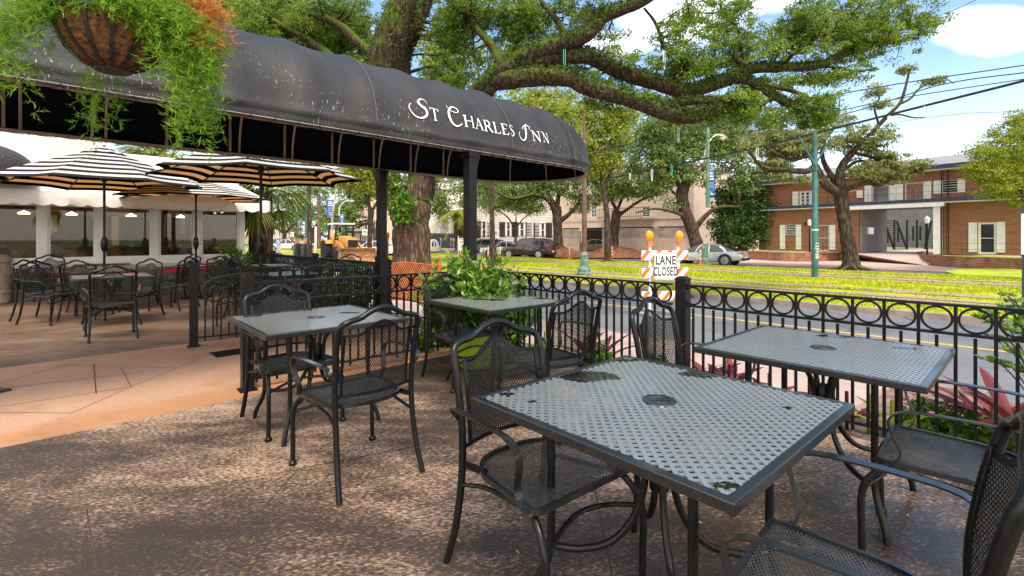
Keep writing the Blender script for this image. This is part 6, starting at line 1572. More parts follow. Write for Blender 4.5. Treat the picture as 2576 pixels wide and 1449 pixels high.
# raised lawns with brick retaining walls
def retaining(name, label, path, ztop, zb, lawn):
    t = thing(name, label, 'wall', (0, 0, 0), 0, 'curved brick retaining walls')
    m = MB(); P = spline(path, 5); n = len(P)
    rows = []
    for i, p in enumerate(P):
        d = (P[min(i+1, n-1)]-P[max(i-1, 0)]).normalized(); q = Vector((-d.y, d.x, 0))*.15
        rows.append([(p.x-q.x, p.y-q.y, zb), (p.x-q.x, p.y-q.y, ztop), (p.x+q.x, p.y+q.y, ztop), (p.x+q.x, p.y+q.y, zb)])
    m.grid(rows, True); m.build('wall', M['brickwall'], t)
    m = MB(); poly = [(p.x, p.y) for p in P]+lawn; m.prism(poly, zb, ztop-.06); o = m.build('raised_lawn', M['lawn']); o['kind'] = 'structure'
def brickwall():
    N = newmat('layered_thin_brick'); sp = N.new('ShaderNodeSeparateXYZ'); N.link(N.pos, sp.inputs[0])
    z = N.math('ADD', N.math('MULTIPLY', sp.outputs[2], 11.0), N.math('MULTIPLY', N.noise(1.2, 4, N.pos), .5)); f = N.math('FRACT', z)
    bk = N.ramp(N.noise(2.5, 5, N.pos), [(.3, (.25,.10,.055)), (.7, (.48,.24,.13))]); k = N.ramp(f, [(.0, (0,0,0)), (.12, (0,0,0)), (.28, (1,1,1))])
    N.link(N.mix(k, (.08,.035,.02), bk), N.b.inputs['Base Color']); N.b.inputs['Roughness'].default_value = .85; N.link(N.bump(k, .7, .03), N.b.inputs['Normal']); return N.m
M['brickwall'] = brickwall()
zt = .25
u0_ = (MOT.b-MOT.a)/MOT.L; A0_ = MOT.a+u0_*(MOT.X(2160)-.62)
pA = [GP(1870,650,-.36), GP(1990,656.5,-.36), GP(2090,655,-.36), GP(2128,652,-.36), GP(2150,649,-.36), A0_.lerp(GP(2150,649,-.36), .5), Vector((A0_.x, A0_.y, 0))-Vector((-u0_.y, u0_.x, 0))*.3]
retaining('retaining_wall', 'low layered brick retaining wall left of the driveway', pA, zt, -.42, [(MOT.a+(MOT.b-MOT.a)*((MOT.X(2160)-.3)/MOT.L)).xy[:], MOT.a.xy[:], (GP(1850,630,.25)).xy[:]])
pB = [GP(2420,645,-.36), GP(2330,651,-.36), GP(2312,657,-.36), GP(2330,664,-.36), GP(2400,671,-.36), GP(2500,676,-.36), GP(2640,684,-.36)]
retaining('retaining_wall', 'rounded layered brick retaining wall right of the driveway', pB, zt, -.42, [(GP(2800,660,.25)).xy[:], (MOT.a+(MOT.b-MOT.a)*.85).xy[:], (MOT.a+(MOT.b-MOT.a)*((MOT.X(2360))/MOT.L)).xy[:]])
m = MB(); u0 = (MOT.b-MOT.a)/MOT.L; nn = Vector((-u0.y, u0.x, 0)); A_ = MOT.a+u0*(MOT.X(2160)-.6); B_ = MOT.a+u0*(MOT.X(2360)+.6)
Q = [GP(2150,652,-.385), GP(2330,668,-.385), Vector((B_.x, B_.y, .20)), Vector((A_.x, A_.y, .20)), Vector((B_.x+nn.x*20, B_.y+nn.y*20, .22)), Vector((A_.x+nn.x*20, A_.y+nn.y*20, .22))]; m.add(Q+[Vector((v.x, v.y, -.6)) for v in Q], [(0,1,2,3), (3,2,4,5), (0,3,9,6), (1,0,6,7), (2,1,7,8), (4,2,8,10), (3,5,11,9), (5,4,10,11)]); struct(m, 'driveway', M['farpath'])
o = MB().grid([[(.55*math.cos(a)*r*(1+.2*math.sin(3*a)), .3*math.sin(a)*r, .42*(1-r*r)+.03*math.sin(9*a*r)) for a in np.linspace(0, 2*PI, 17)] for r in (.05, .35, .6, .85, 1.0)]).build('rubble_sack', M['wreflect'], smooth=True)
q = GP(2046, 634, .25); q = PT(2046, 628, MOT.a.y-2.0); o.location = (q.x, q.y, .2); tag(o, 'heap of white sacks on the lawn left of the green pole', 'sacks')

# cream house and stucco wall with gate
def cream_house():
    a = XN(1405, 45, -.35); b = XN(1745, 45, -.35); Fc = Facade('cream_house', 'cream stucco apartment house with iron balcony over open parking', a, b); t = Fc.t; L = Fc.L; X = Fc.X
    z1 = Fc.Z(1480, 573); z2 = Fc.Z(1480, 556)
    win = [(X(1487), X(1501), Fc.Z(1494, 547), Fc.Z(1494, 508)), (X(1690), X(1707), Fc.Z(1698, 538), Fc.Z(1698, 506)), (X(1615), X(1636), Fc.Z(1625, 545), Fc.Z(1625, 520))]
    mb = MB(); wall_with_holes(Fc, 0, L, z1, 8.6, win, .3, mb); Fc.box(0, .3, .3, 9, -0, 8.6, mb); Fc.box(L-.3, L, .3, 9, 0, 8.6, mb); Fc.box(.3, L-.3, 8.8, 9, 0, 8.6, mb)
    for px in (1462, 1650): Fc.box(X(px)-.25, X(px)+.25, 0, .3, 0, z1-.002, mb)
    mb.build('wall', M['cream'], t)
    mb = MB(); Fc.box(-.1, L+.1, -.06, -.005, z2-.04, z2+.04, mb); Fc.box(-.2, L+.2, -.3, 9.3, 8.6, 8.9, mb); mb.build('trim', M['creamdirty'], t)
    mb = MB(); Fc.box(.3, L-.3, .35, 8.7, z1-.3, z1-.1, mb); mb.build('parking_ceiling', M['wood'], t)
    for h in win:
        f = MB(); x0_, x1_, a_, b_ = h
        Fc.box(x0_, x0_+.08, .02, .1, a_, b_, f); Fc.box(x1_-.08, x1_, .02, .1, a_, b_, f); Fc.box(x0_+.08, x1_-.08, .02, .1, a_, a_+.08, f); Fc.box(x0_+.08, x1_-.08, .02, .1, b_-.08, b_, f); Fc.box((x0_+x1_)/2-.025, (x0_+x1_)/2+.025, .03, .08, a_+.08, b_-.08, f)
        for k in range(1, 4): z = a_+(b_-a_)*k/4; Fc.box(x0_+.08, x1_-.08, .035, .075, z-.02, z+.02, f)
        w = f.build('window', M['white'], t); g = MB(); Fc.box(x0_+.08, x1_-.08, .09, .11, a_+.08, b_-.08, g); g.build('pane', M['glass'], w)
    x0_, x1_ = X(1520), X(1648); zb_ = Fc.Z(1580, 553)
    m = MB(); Fc.box(x0_, x1_, -1.2, -.07, zb_, zb_+.2, m); bal = m.build('balcony', M['creamdirty'], t)
    m = MB(); m.beam((x0_, -1.17, zb_+1.2), (x1_, -1.17, zb_+1.2), .05, .05).beam((x0_, -1.17, zb_+.3), (x1_, -1.17, zb_+.3), .04, .04); k = x0_
    while k <= x1_: m.beam((k, -1.17, zb_+.2), (k, -1.17, zb_+1.2), .03, .03); k += .22
    m.build('railing', M['fence'], bal)
cream_house()
def stucco_wall():
    n = 38.6; t = thing('stucco_wall', 'long pinkish stucco garden wall with stained coping and an iron gate', 'wall', XN(1390, n, -.37), 0)
    zt_ = 2.15
    for x0_, x1_ in ((1412, 1458), (1517, 1745)):
        a = XN(x0_, n, 0); b = XN(x1_, n, 0); L = (b-a).length; c = (a+b)/2; ang = math.atan2((b-a).y, (b-a).x)
        MB().box((c.x, c.y, (1.30-.37)/2), (L, .25, 1.30+.37), ang).build('wall', M['cream'], t, world=True)
        MB().box((c.x, c.y, 1.73), (L+.04, .30, .84), ang).build('coping', M['creamdirty'], t, world=True)
    a = XN(1459, n, 0); b = XN(1516, n, 0); m = MB(); k = 0
    while k < 1: q = a.lerp(b, k); m.beam((q.x, q.y, -.35), (q.x, q.y, 1.9), .03, .03); k += .045
    m.beam((a.x, a.y, -.2), (b.x, b.y, -.2), .04, .05).beam((a.x, a.y, 1.85), (b.x, b.y, 1.85), .04, .05); m.build('gate', M['fence'], t, world=True)
    m = MB()
    for px in (1432, 1462, 1646, 1670, 1800): q = XN(px, 37.3, 0); m.beam((q.x, q.y, -.4), (q.x, q.y, 1.35), .04, .04)
    return t
stucco_wall()
for i, (px, lab) in enumerate(((1432, 'thin rusty stake left of the second street oak'), (1460, 'thin rusty stake in front of the gate'), (1647, 'thin rusty stake above the left end of the barricade'), (1669.5, 'taller thin rusty stake behind the barricade light'), (1800, 'thin rusty stake at the far end of the stucco wall'))):
    q = XN(px, 37.0, -.35); o = MB().beam((0, 0, 0), (0, 0, 1.75), .045, .045).build('stake', M['rust']); o.location = q; tag(o, lab, 'stake', 'rusty stakes holding netting')
# dirt mounds with netting
def mound(c, r, h, label=None):
    rows = []
    for k in range(8):
        f = k/7; rows.append([(c[0]+r*f*math.cos(a)*(1+.15*math.sin(3*a+c[0])), c[1]+r*.7*f*math.sin(a), -.40+h*(1-f*f)*(1+.25*math.sin(5*a+f*6))) for a in np.linspace(0, 2*PI, 25)[:-1]])
    m = MB().grid(rows, True); struct(m, 'earth_mound', M['redsoil'], True)
M['redsoil'] = pm('red_brown_dirt', (.17,.065,.03), .95, 0, .3, 3, .8, 8, bdist=.08)
for px, Y, r, h in ((1405, 44, 2.6, .75), (1548, 42.5, 2.8, .8), (1470, 43, 3.2, .35), (1620, 42, 3, .4), (1385, 45, 2, .4)): mound((PT(px, 0, Y).x, Y), r, h)
# white mansion
def mansion():
    Y = 70.0; a = PT(1196, 0, Y+0); b = PT(1412, 0, Y-3); a.z = b.z = -.2
    Fc = Facade('white_mansion', 'white clapboard mansion with dark shutters and quoined corners', a, b); t = Fc.t; L = Fc.L; X = Fc.X
    win = [(X(1213), X(1222), Fc.Z(1218, 599), Fc.Z(1218, 556)), (X(1274), X(1284), Fc.Z(1279, 596), Fc.Z(1279, 558)), (X(1307.5), X(1319), Fc.Z(1313, 596), Fc.Z(1313, 558)), (X(1361), X(1370), Fc.Z(1365, 598), Fc.Z(1365, 560))]
    mb = MB(); wall_with_holes(Fc, 0, L, 0, 9.5, win, .3, mb); Fc.box(0, .3, .3, 12, 0, 9.5, mb); Fc.box(L-.3, L, .3, 12, 0, 9.5, mb); mb.build('wall', M['clapboard'], t)
    for h in win:
        f = MB(); x0_, x1_, a_, b_ = h
        Fc.box(x0_-.12, x0_+.08, -.05, .1, a_, b_, f); Fc.box(x1_-.08, x1_+.12, -.05, .1, a_, b_, f); Fc.box(x0_+.08, x1_-.08, -.04, .1, a_, a_+.1, f); Fc.box(x0_-.2, x1_+.2, -.12, .1, b_-.08, b_+.2, f); Fc.box(x0_+.08, x1_-.08, .02, .1, (a_+b_)/2-.04, (a_+b_)/2+.04, f)
        w = f.build('window', M['white'], t); g = MB(); Fc.box(x0_+.08, x1_-.08, .12, .14, a_+.1, b_-.08, g); g.build('pane', M['glass'], w)
        for sg in (-1, 1):
            m = MB(); xx = x0_-.62 if sg < 0 else x1_+.62; m.box((xx, -.05, (a_+b_)/2), (.85, .05, b_-a_-.05))
            for k in range(18): m.box((xx, -.085, a_+.15+k*(b_-a_-.3)/18), (.65, .02, .04))
            m.build('shutter', M['shutter'], t)
    for px in (1228.5, 1331, 1352):
        k = 0; m = MB(); Fc.box(X(px)-.26, X(px)+.26, -.05, -.003, 0, 4.7, m)
        while k < 4.6: Fc.box(X(px)-.32, X(px)+.32, -.08, -.002, k, k+.36, m); k += .44
        m.build('quoins', M['whitewall'], t)
    m = MB(); Fc.box(-.3, L+.3, -.4, 12, 9.5, 9.9, m); m.build('cornice', M['white'], t)
    # portico wing to the left
    a2 = PT(1062, 0, 66); b2 = PT(1194, 0, 66); a2.z = b2.z = -.2; F2 = Facade('portico_house', 'pale house wing with tall columned portico and twin stairs', a2, b2); t2 = F2.t; X2 = F2.X
    m = MB(); wall_with_holes(F2, 0, F2.L, 0, 9, [(X2(1127.5), X2(1133), .9, F2.Z(1130, 560)), (X2(1144), X2(1149), .9, F2.Z(1147, 560)), (X2(1157), X2(1163), .9, F2.Z(1160, 560))], .3, m); m.build('wall', M['whitewall'], t2)
    m = MB(); F2.box(.5, F2.L-.2, .35, .4, .2, 5, m); m.build('dark_glazing', M['glass'], t2)
    for px in (1111, 1137, 1173, 1186):
        MB().lathe([(.34, 0), (.34, .25), (.25, .3), (.22, 4.4), (.25, 4.45), (.34, 4.55), (.34, 4.75)], 16, (X2(px), -2.2, .3)).build('column', M['white'], t2, smooth=True)
    m = MB(); F2.box(X2(1106), X2(1194), -2.7, -.01, 5.05, 5.9, m); m.build('porch_beam', M['white'], t2); m = MB(); F2.box(X2(1106), X2(1194), -2.7, -.01, 0, .3, m); m.build('porch_floor', M['white'], t2)
    for px in (1122, 1146):
        m = MB()
        for k in range(6): m.box((X2(px)+k*.16, -3.0-k*.3, .95-k*.19-.1), (1.4, .32, .19))
        m.build('stair', M['wood'], t2); m = MB()
        for sx in (-.8, .8):
            m.beam((X2(px)+sx, -2.9, 2.1), (X2(px)+sx+.9, -4.6, 1.1), .1, .12)
            for k in range(7): m.beam((X2(px)+sx+.13*k, -2.9-.25*k, 1.1-.15*k), (X2(px)+sx+.13*k, -2.9-.25*k, 2.05-.15*k), .05, .05)
        m.build('stair_rail', M['white'], t2)
def clap():
    N = newmat('white_clapboards'); sp = N.new('ShaderNodeSeparateXYZ'); N.link(N.obj, sp.inputs[0]); f = N.math('FRACT', N.math('MULTIPLY', sp.outputs[2], 4.2))
    N.link(N.mix(N.ramp(f, [(.0, (1,1,1)), (.13, (1,1,1)), (.2, (0,0,0))]), (.70,.64,.56), (.30,.25,.21)), N.b.inputs['Base Color']); N.b.inputs['Roughness'].default_value = .8; N.link(N.bump(f, .6, .03), N.b.inputs['Normal']); return N.m
M['clapboard'] = clap()
mansion()
# iron railing in front of the mansion
a = PT(1062, 0, 60); b = PT(1412, 0, 60); t = thing('garden_railing', 'long thin black garden railing before the mansion', 'fence', (a.x, 60, -.3), 0); m = MB(); L = b.x-a.x; k = 0
while k < L: m.beam((k, 0, .3), (k, 0, 1.9), .035, .035); k += .24
m.beam((0, 0, 1.75), (L, 0, 1.75), .04, .05).beam((0, 0, .4), (L, 0, .4), .04, .05); m.build('railing', M['fence'], t); MB().box((L/2, 0, .15), (L, .3, .3)).build('plinth', M['stone'], t)
# fountain
q = PT(1125-41, 0, 57); t = thing('fountain', 'small garden fountain with white spray behind the big oak', 'fountain', (q.x, 57, -.3), 0); MB().lathe([(1.1, 0), (1.2, .5), (1.05, .5), (1.0, .35), (.1, .35), (.08, .7), (.01, .72)], 24).build('basin', M['stone'], t, smooth=True)
m = MB()
for k in range(14): a_ = k*2*PI/14; m.tube(spline([(0, 0, .7), (.3*math.cos(a_), .3*math.sin(a_), 1.35), (.75*math.cos(a_), .75*math.sin(a_), 1.1), (.95*math.cos(a_), .95*math.sin(a_), .4)], 4), .02, 4)
m.build('spray', M['wreflect'], t)
m = MB().box((0, 0, 0), (9, .2, 2.1)); o = m.build('dark_fence_screen', M['greywall']); q = PT(1080, 0, 62); o.location = (q.x, 62, .8); tag(o, 'dark screen panel behind the fountain', 'screen')
# far left buildings
def far_house(px0, px1, ytop, Y, label, mat, win, low=None, balc=None):
    a = PT(px0, 0, Y); b = PT(px1, 0, Y-2); a.z = b.z = -.3; Fc = Facade('town_house', label, a, b); t = Fc.t; L = Fc.L; X = Fc.X; H = Fc.Z((px0+px1)/2, ytop)
    hs = [(X(p), X(p+w), Fc.Z(p, y1), Fc.Z(p, y0)) for p, w, y0, y1 in win]
    m = MB(); wall_with_holes(Fc, 0, L, 0, H, hs, .3, m); Fc.box(0, .3, .3, 10, 0, H, m); Fc.box(L-.3, L, .3, 10, 0, H, m); m.build('wall', M[mat], t)
    m = MB(); Fc.box(-.4, L+.4, -.5, 10.4, H, H+.4, m); m.build('roof', M['slate'], t)
    for h in hs:
        f = MB(); Fc.box(h[0]-.12, h[0], -.05, .1, h[2], h[3], f); Fc.box(h[1], h[1]+.12, -.05, .1, h[2], h[3], f); Fc.box((h[0]+h[1])/2-.05, (h[0]+h[1])/2+.05, .05, .12, h[2], h[3], f); w = f.build('window', M['white'], t)
        g = MB(); Fc.box(h[0], h[1], .15, .18, h[2], h[3], g); g.build('pane', M['glass'], w)
    if balc:
        z = Fc.Z(px0+10, balc); m = MB(); Fc.box(-.3, L+.3, -1.8, -.05, z-.25, z, m); m.beam((-.3, -1.75, z+1.3), (L+.3, -1.75, z+1.3), .08, .08); k = -.3
        while k < L: m.beam((k, -1.75, z), (k, -1.75, z+1.3), .06, .06); k += .5
        m.build('balcony', M['fence'], t)
    if low: m = MB(); Fc.box(0, L, -.04, -.003, 0, Fc.Z(px0+10, low), m); m.build('lower_wall', M[low and 'wood'], t)
far_house(889, 985, 470, 88, 'distant pink house with dark balcony right of the backhoe', 'cream', [(903, 6, 555, 577), (917, 7, 555, 577), (940, 7, 555, 577), (905, 8, 590, 608)], None, 582)
far_house(1415, 1475, 520, 64, 'white shuttered house glimpsed left of the gate', 'whitewall', [(1425, 6, 558, 575), (1446, 6, 558, 575)])
far_house(560, 700, 565, 120, 'long distant house at the far left end of the street', 'cream', [(p, 8, 570, 590) for p in range(600, 690, 28)])
far_house(970, 1075, 480, 76, 'pale distant house behind the big oak trunk', 'cream', [(985, 8, 540, 570), (1040, 8, 540, 570)])
far_house(1755, 1930, 530, 60, 'pale house wall hidden behind the dark dense tree', 'cream', [(1800, 10, 560, 580), (1870, 10, 560, 580)])
# ================================================================= VEGETATION
def unit(v): return v/(np.linalg.norm(v, axis=-1, keepdims=True)+1e-9)
def leaves(name, C, Ln, Wd, mat, rng, parent=None, droop=.0, hexa=False, dirs=None, curl=.0):
    """C: Nx3 leaf centres"""
    n = len(C); a = rng.normal(0, 1, (n, 3)) if dirs is None else dirs+rng.normal(0, .35, (n, 3)); a[:, 2] -= droop; a = unit(a)
    h = rng.normal(0, 1, (n, 3)); h[:, 2] += .9; b = unit(np.cross(a, h)); L = (Ln*(.65+.7*rng.random(n)))[:, None]; W = (Wd*(.7+.6*rng.random(n)))[:, None]
    if hexa:
        nrm = unit(np.cross(a, b)); V = np.stack([C-a*L*.5, C-a*L*.15+b*W*.5+nrm*W*.12, C+a*L*.2+b*W*.42+nrm*W*.1, C+a*L*.5-nrm*L*curl, C+a*L*.2-b*W*.42+nrm*W*.1, C-a*L*.15-b*W*.5+nrm*W*.12], 1); k = 6
    else: V = np.stack([C-a*L*.5, C+b*W*.5, C+a*L*.5, C-b*W*.5], 1); k = 4
    o = tris(name, V.reshape(-1, 3), k, mat)
    if parent is not None:
        o.parent = parent; Mi = ROOTM[parent.name].inverted(); o.matrix_parent_inverse = Mi
    return o
def limb_tube(mb, pts, r, n=10, seg=6, knob=.0, rng=None):
    P = spline(pts, seg); m = len(P); rr = list(np.interp(np.linspace(0, 1, m), np.linspace(0, 1, len(r)), r))
    if knob and rng is not None:
        rr = [x*(1+knob*rng.normal()) for x in rr]
    mb.tube(P, rr, n); return list(zip(P, rr))
def tree(name, label, limbs, blobs, leafmat, barkmat, ncl, nleaf, rcl, Ln, Wd, seed, group=None, flat=.6, sides=10, knob=.04, nsec=None, twig=.012, trunk_n=1, extra=None, cat='tree', flare=0, twig_f=1.0, gaps=0, gthr=-.4, clear=0):
    rng = np.random.default_rng(seed); base = Vector(limbs[0][0][0]); t = thing(name, label, cat, base, 0, group)
    mb = MB(); sk = []; tips = []
    for i, (pts, r) in enumerate(limbs):
        s = limb_tube(mb, pts, r, sides, 6, knob, rng); sk += s[2:] if i >= trunk_n else s[len(s)//2:]
        if i == trunk_n-1 and flare:
            b = Vector(pts[0]); r0 = r[0]
            for k in range(9):
                a = k*2*PI/9+.3*rng.random(); ln = r0*(1.1+.9*rng.random())
                mb.tube(spline([b+Vector((math.cos(a)*r0*.55, math.sin(a)*r0*.55, r0*.85)), b+Vector((math.cos(a)*(r0*.95), math.sin(a)*r0*.95, r0*.22)), b+Vector((math.cos(a)*(r0+ln), math.sin(a)*(r0+ln), -.04))], 4), [r0*.34*flare, r0*.30*flare, r0*.26*flare, r0*.24*flare, r0*.2*flare, r0*.16*flare, r0*.1*flare, r0*.06*flare, .02], 7)
        if i == trunk_n-1: tr = mb.build('trunk', barkmat, t, smooth=True, world=True); mb = MB()
    # cluster centres
    w = np.array([b[6] if len(b) > 6 else b[3]*b[4] for b in blobs], float); w /= w.sum(); cnt = rng.multinomial(ncl, w); CC = []
    for b, c in zip(blobs, cnt):
        px, py, Y, rx, ry, rY = b[:6]; k = Y/F; o = np.array(PT(px, py, Y)); q = unit(rng.normal(0, 1, (c, 3)))*(rng.random((c, 1))**(1/2.4)); CC.append(o+q*np.array([rx*k, rY, ry*k]))
    CC = np.concatenate(CC)
    if gaps:
        X_, Y_, Z_ = CC.T*gaps; f = np.sin(X_*2.1+np.sin(Z_*1.7+seed))+np.sin(Z_*2.9+np.sin(Y_*1.3))+np.sin(Y_*2.3+X_*1.1)+.9*rng.normal(0, 1, len(CC)); CC = CC[f > gthr]
    if clear:      # keep the camera side of the big boughs free so that they show
        sp_ = np.array([(HX+p[0]/p[1]*F, HY-(p[2]-CAMZ)/p[1]*F, r/p[1]*F, p[1]) for p, r in sk if r > .07]); kp = np.ones(len(CC), bool)
        cx_ = HX+CC[:, 0]/CC[:, 1]*F; cy_ = HY-(CC[:, 2]-CAMZ)/CC[:, 1]*F
        for x_, y_, r_, Yl in sp_: kp &= ~((np.hypot(cx_-x_, cy_-y_) < r_*1.15+clear) & (CC[:, 1] < Yl+.25) & (rng.random(len(CC)) < .85))
        CC = CC[kp]
    # secondary branches then twigs
    S = np.array([p for p, r in sk]); SR = np.array([r for p, r in sk]); nsec = nsec or max(8, ncl//9); sec = CC[rng.choice(len(CC), min(nsec, len(CC)), replace=False)]
    N2 = []; 
    for c in sec:
        d = np.linalg.norm(S-c, axis=1)+.35*np.maximum(0, S[:, 2]-c[2]); j = int(np.argmin(d)); p = S[j]; L = np.linalg.norm(c-p); r0 = min(SR[j]*.6, .012+.022*L)
        m1 = p+(c-p)*.33+rng.normal(0, .10*L, 3); m2 = p+(c-p)*.68+rng.normal(0, .09*L, 3); P = spline([p, m1, m2, c], 4); mb.tube(P, list(np.interp(np.linspace(0, 1, len(P)), [0, 1], [r0, r0*.35])), 6, cap=False); N2 += [np.array(q) for q in P[3:]]
    N2 = np.array(N2)
    for c in CC:
        d = np.linalg.norm(N2-c, axis=1); j = int(np.argmin(d)); p = N2[j]; L = d[j]
        if L < .08: continue
        m1 = p+(c-p)*.5+rng.normal(0, .13*L, 3); P = spline([p, m1, c], 3); tw = twig*twig_f; mb.tube(P, list(np.interp(np.linspace(0, 1, len(P)), [0, 1], [tw, tw*.4])), 4, cap=False)
    mb.build('limbs', barkmat, t, smooth=True, world=True, recalc=False)
    n = nleaf*len(CC); idx = np.repeat(np.arange(len(CC)), nleaf); sc = (rcl*(.5+.9*rng.random(len(CC))))[idx][:, None]
    q = unit(rng.normal(0, 1, (n, 3)))*(rng.random((n, 1))**.45)*sc; q[:, 2] *= flat
    leaves('crown', CC[idx]+q, Ln, Wd, leafmat, rng, t)
    if extra: extra(t, rng, S)
    return t
# ---- the big live oak
Y0 = 13.1
def q(x, y, Y=13.1): return PT(x, y, Y)
trunk = ([PT(1036, 752, 13.1)+Vector((0,0,.0)), q(1036,640), q(1034,570), q(1030,510), q(1026,470)], [.62, .52, .50, .56, .60])
LB = [
 trunk,
 ([q(1012,520), q(985,470), q(962,400,12.8), q(955,300,12.6), q(955,210,12.4), q(972,130,12.3), q(995,60,12.3), q(1015,5,12.4), q(1030,-70,12.6)], [.36,.33,.34,.36,.38,.40,.36,.33,.30]),
 ([q(1052,500), q(1062,430), q(1050,330,13.4), q(1020,240,13.5), q(1010,165,13.5), q(1022,110,13.5), q(1050,50,13.6), q(1075,-10,13.7), q(1085,-80,13.8)], [.42,.36,.32,.28,.25,.24,.22,.20,.18]),
 ([q(1056,440), q(1120,350,12.6), q(1180,270,12.2), q(1215,225,12.0), q(1262,182,11.9), q(1336,138,11.8), q(1428,105,11.8), q(1480,82,11.9), q(1520,40,12), q(1604,8,12.1), q(1670,-30,12.2)], [.36,.33,.31,.29,.27,.24,.21,.19,.17,.15,.11]),
 ([q(1300,160,11.8), q(1380,150,11.9), q(1476,141,12.1), q(1561,179,12.2), q(1668,213,12.3), q(1732,235,12.3), q(1770,222,12.3), q(1809,209,12.4), q(1881,175,12.5), q(1967,171,12.6), q(2060,166,12.8), q(2120,140,13), q(2190,118,13.2), q(2250,100,13.4)], [.22,.21,.20,.20,.20,.19,.16,.15,.13,.11,.09,.07,.05,.03]),
 ([q(1240,205,11.9), q(1340,195,11.6), q(1430,197,11.4), q(1476,218,11.3), q(1582,248,11.2), q(1668,282,11.2), q(1720,296,11.3), q(1765,292,11.3), q(1796,272,11.3)], [.24,.22,.20,.20,.19,.17,.14,.12,.09]),
 ([q(1700,293,11.3), q(1680,270,11.3), q(1745,255,11.3), q(1843,256,11.4), q(1880,270,11.4)], [.10,.09,.08,.06,.03]),
 ([q(1815,208,12.4), q(1860,200,12.3), q(1903,213,12.2), q(1946,243,12.1), q(1985,265,12.1), q(2010,292,12.1), q(2022,325,12.1)], [.11,.10,.09,.08,.07,.05,.03]),
 ([q(1946,243,12.1), q(1925,258,12.1), q(1900,270,12), q(1895,290,12)], [.06,.05,.04,.02]),
 ([q(1903,213,12.2), q(1980,225,12.3), q(2040,250,12.4), q(2080,285,12.5), q(2095,310,12.5)], [.06,.055,.045,.03,.02]),
 ([q(2060,166,12.8), q(2110,170,12.9), q(2160,180,13), q(2205,170,13.2)], [.05,.04,.03,.02]),
 ([q(1881,175,12.5), q(1850,140,12.5), q(1860,90,12.6), q(1838,50,12.6), q(1815,20,12.7), q(1810,-20,12.7)], [.08,.07,.055,.045,.04,.03]),
 ([q(1720,235,12.3), q(1700,170,12.3), q(1672,120,12.4), q(1650,60,12.5), q(1620,20,12.5)], [.07,.06,.05,.04,.03]),
 ([q(1967,171,12.6), q(2000,130,12.7), q(2060,90,12.8), q(2130,50,13), q(2170,5,13)], [.07,.055,.045,.035,.025]),
 ([q(955,280,12.6), q(900,230,12.8), q(850,160,13), q(790,110,13.2), q(720,70,13.4), q(640,20,13.6)], [.18,.16,.13,.11,.08,.05]),
 ([q(965,160,12.4), q(905,110,12.6), q(850,60,12.8), q(770,30,13), q(700,-20,13.2)], [.14,.12,.10,.07,.05]),
 ([q(850,160,13), q(780,150,13.3), q(700,130,13.6), q(640,100,13.9)], [.09,.07,.05,.03]),
 ([q(1262,182,11.9), q(1240,120,12.2), q(1190,60,12.5), q(1160,0,12.8)], [.13,.11,.08,.05]),
 ([q(1428,105,11.8), q(1400,50,12), q(1360,0,12.2), q(1340,-40,12.3)], [.10,.08,.06,.05]),
 ([q(1290,165,11.9), q(1320,120,12), q(1320,70,12.2), q(1290,20,12.4)], [.08,.06,.05,.03]),
]
BL = [(600,25,13.9,90,60,1.6,14), (700,80,13.9,130,60,1.4,24), (800,100,13.7,110,70,1.5,24), (870,30,13.5,120,50,1.5,16), (900,190,13.6,80,60,1.2,12), (760,20,14.5,160,50,1.2,14), (860,120,14.8,120,80,1,14), (990,220,13.8,60,60,1,3), (1130,60,13.2,80,60,1.4,11), (1120,150,13.4,70,70,1.3,10), (1200,30,12.8,90,50,1.3,10), (1290,60,12.6,90,60,1.3,11), (1380,50,12.3,80,55,1.2,8), (1250,130,12.9,80,45,1.1,8), (1150,215,13.3,50,40,1,4), (1420,130,12.2,70,40,1,5), (1480,150,12,80,50,.9,6), (1530,80,12.3,55,40,.9,3), (1480,20,12.4,60,30,1,4), (1570,190,12,90,55,.9,9), (1640,210,12,90,50,.9,8), (1400,175,11.7,110,35,.8,7), (1560,250,11.5,100,28,.7,6),
 (1700,180,12.4,80,50,1,8), (1760,140,12.5,80,55,1.1,8), (1680,100,12.6,60,35,.8,3), (1740,50,12.7,60,50,1,5), (1815,30,12.8,70,40,1.1,6), (1830,110,12.7,80,55,1.1,8), (1860,190,12.4,90,45,1,8), (1920,130,12.8,80,50,1.1,8), (1980,80,13,80,55,1.1,9), (2010,170,12.8,90,50,1,9), (2070,110,13,90,60,1.1,10), (2100,40,13.2,90,50,1.1,9), (2190,30,13.3,80,45,1,8), (2170,110,13.2,90,50,1,9), (2260,70,13.5,70,45,1,6), (2240,130,13.4,70,35,.9,4), (2330,60,13.6,35,28,.6,1.2), (2290,20,13.6,60,30,.8,3), (2120,185,13,70,25,.8,4), (1960,230,12.3,80,40,.8,6), (2030,260,12.3,70,40,.8,6), (1900,260,12.1,70,40,.8,5), (2070,295,12.4,40,25,.5,2.5), (1790,260,11.8,80,40,.8,6), (1720,285,11.4,90,30,.7,5), (1840,290,11.8,60,25,.6,3.5), (1640,270,11.3,60,25,.6,3), (1940,300,12.1,60,22,.6,3), (2000,20,13,60,25,.8,2)]
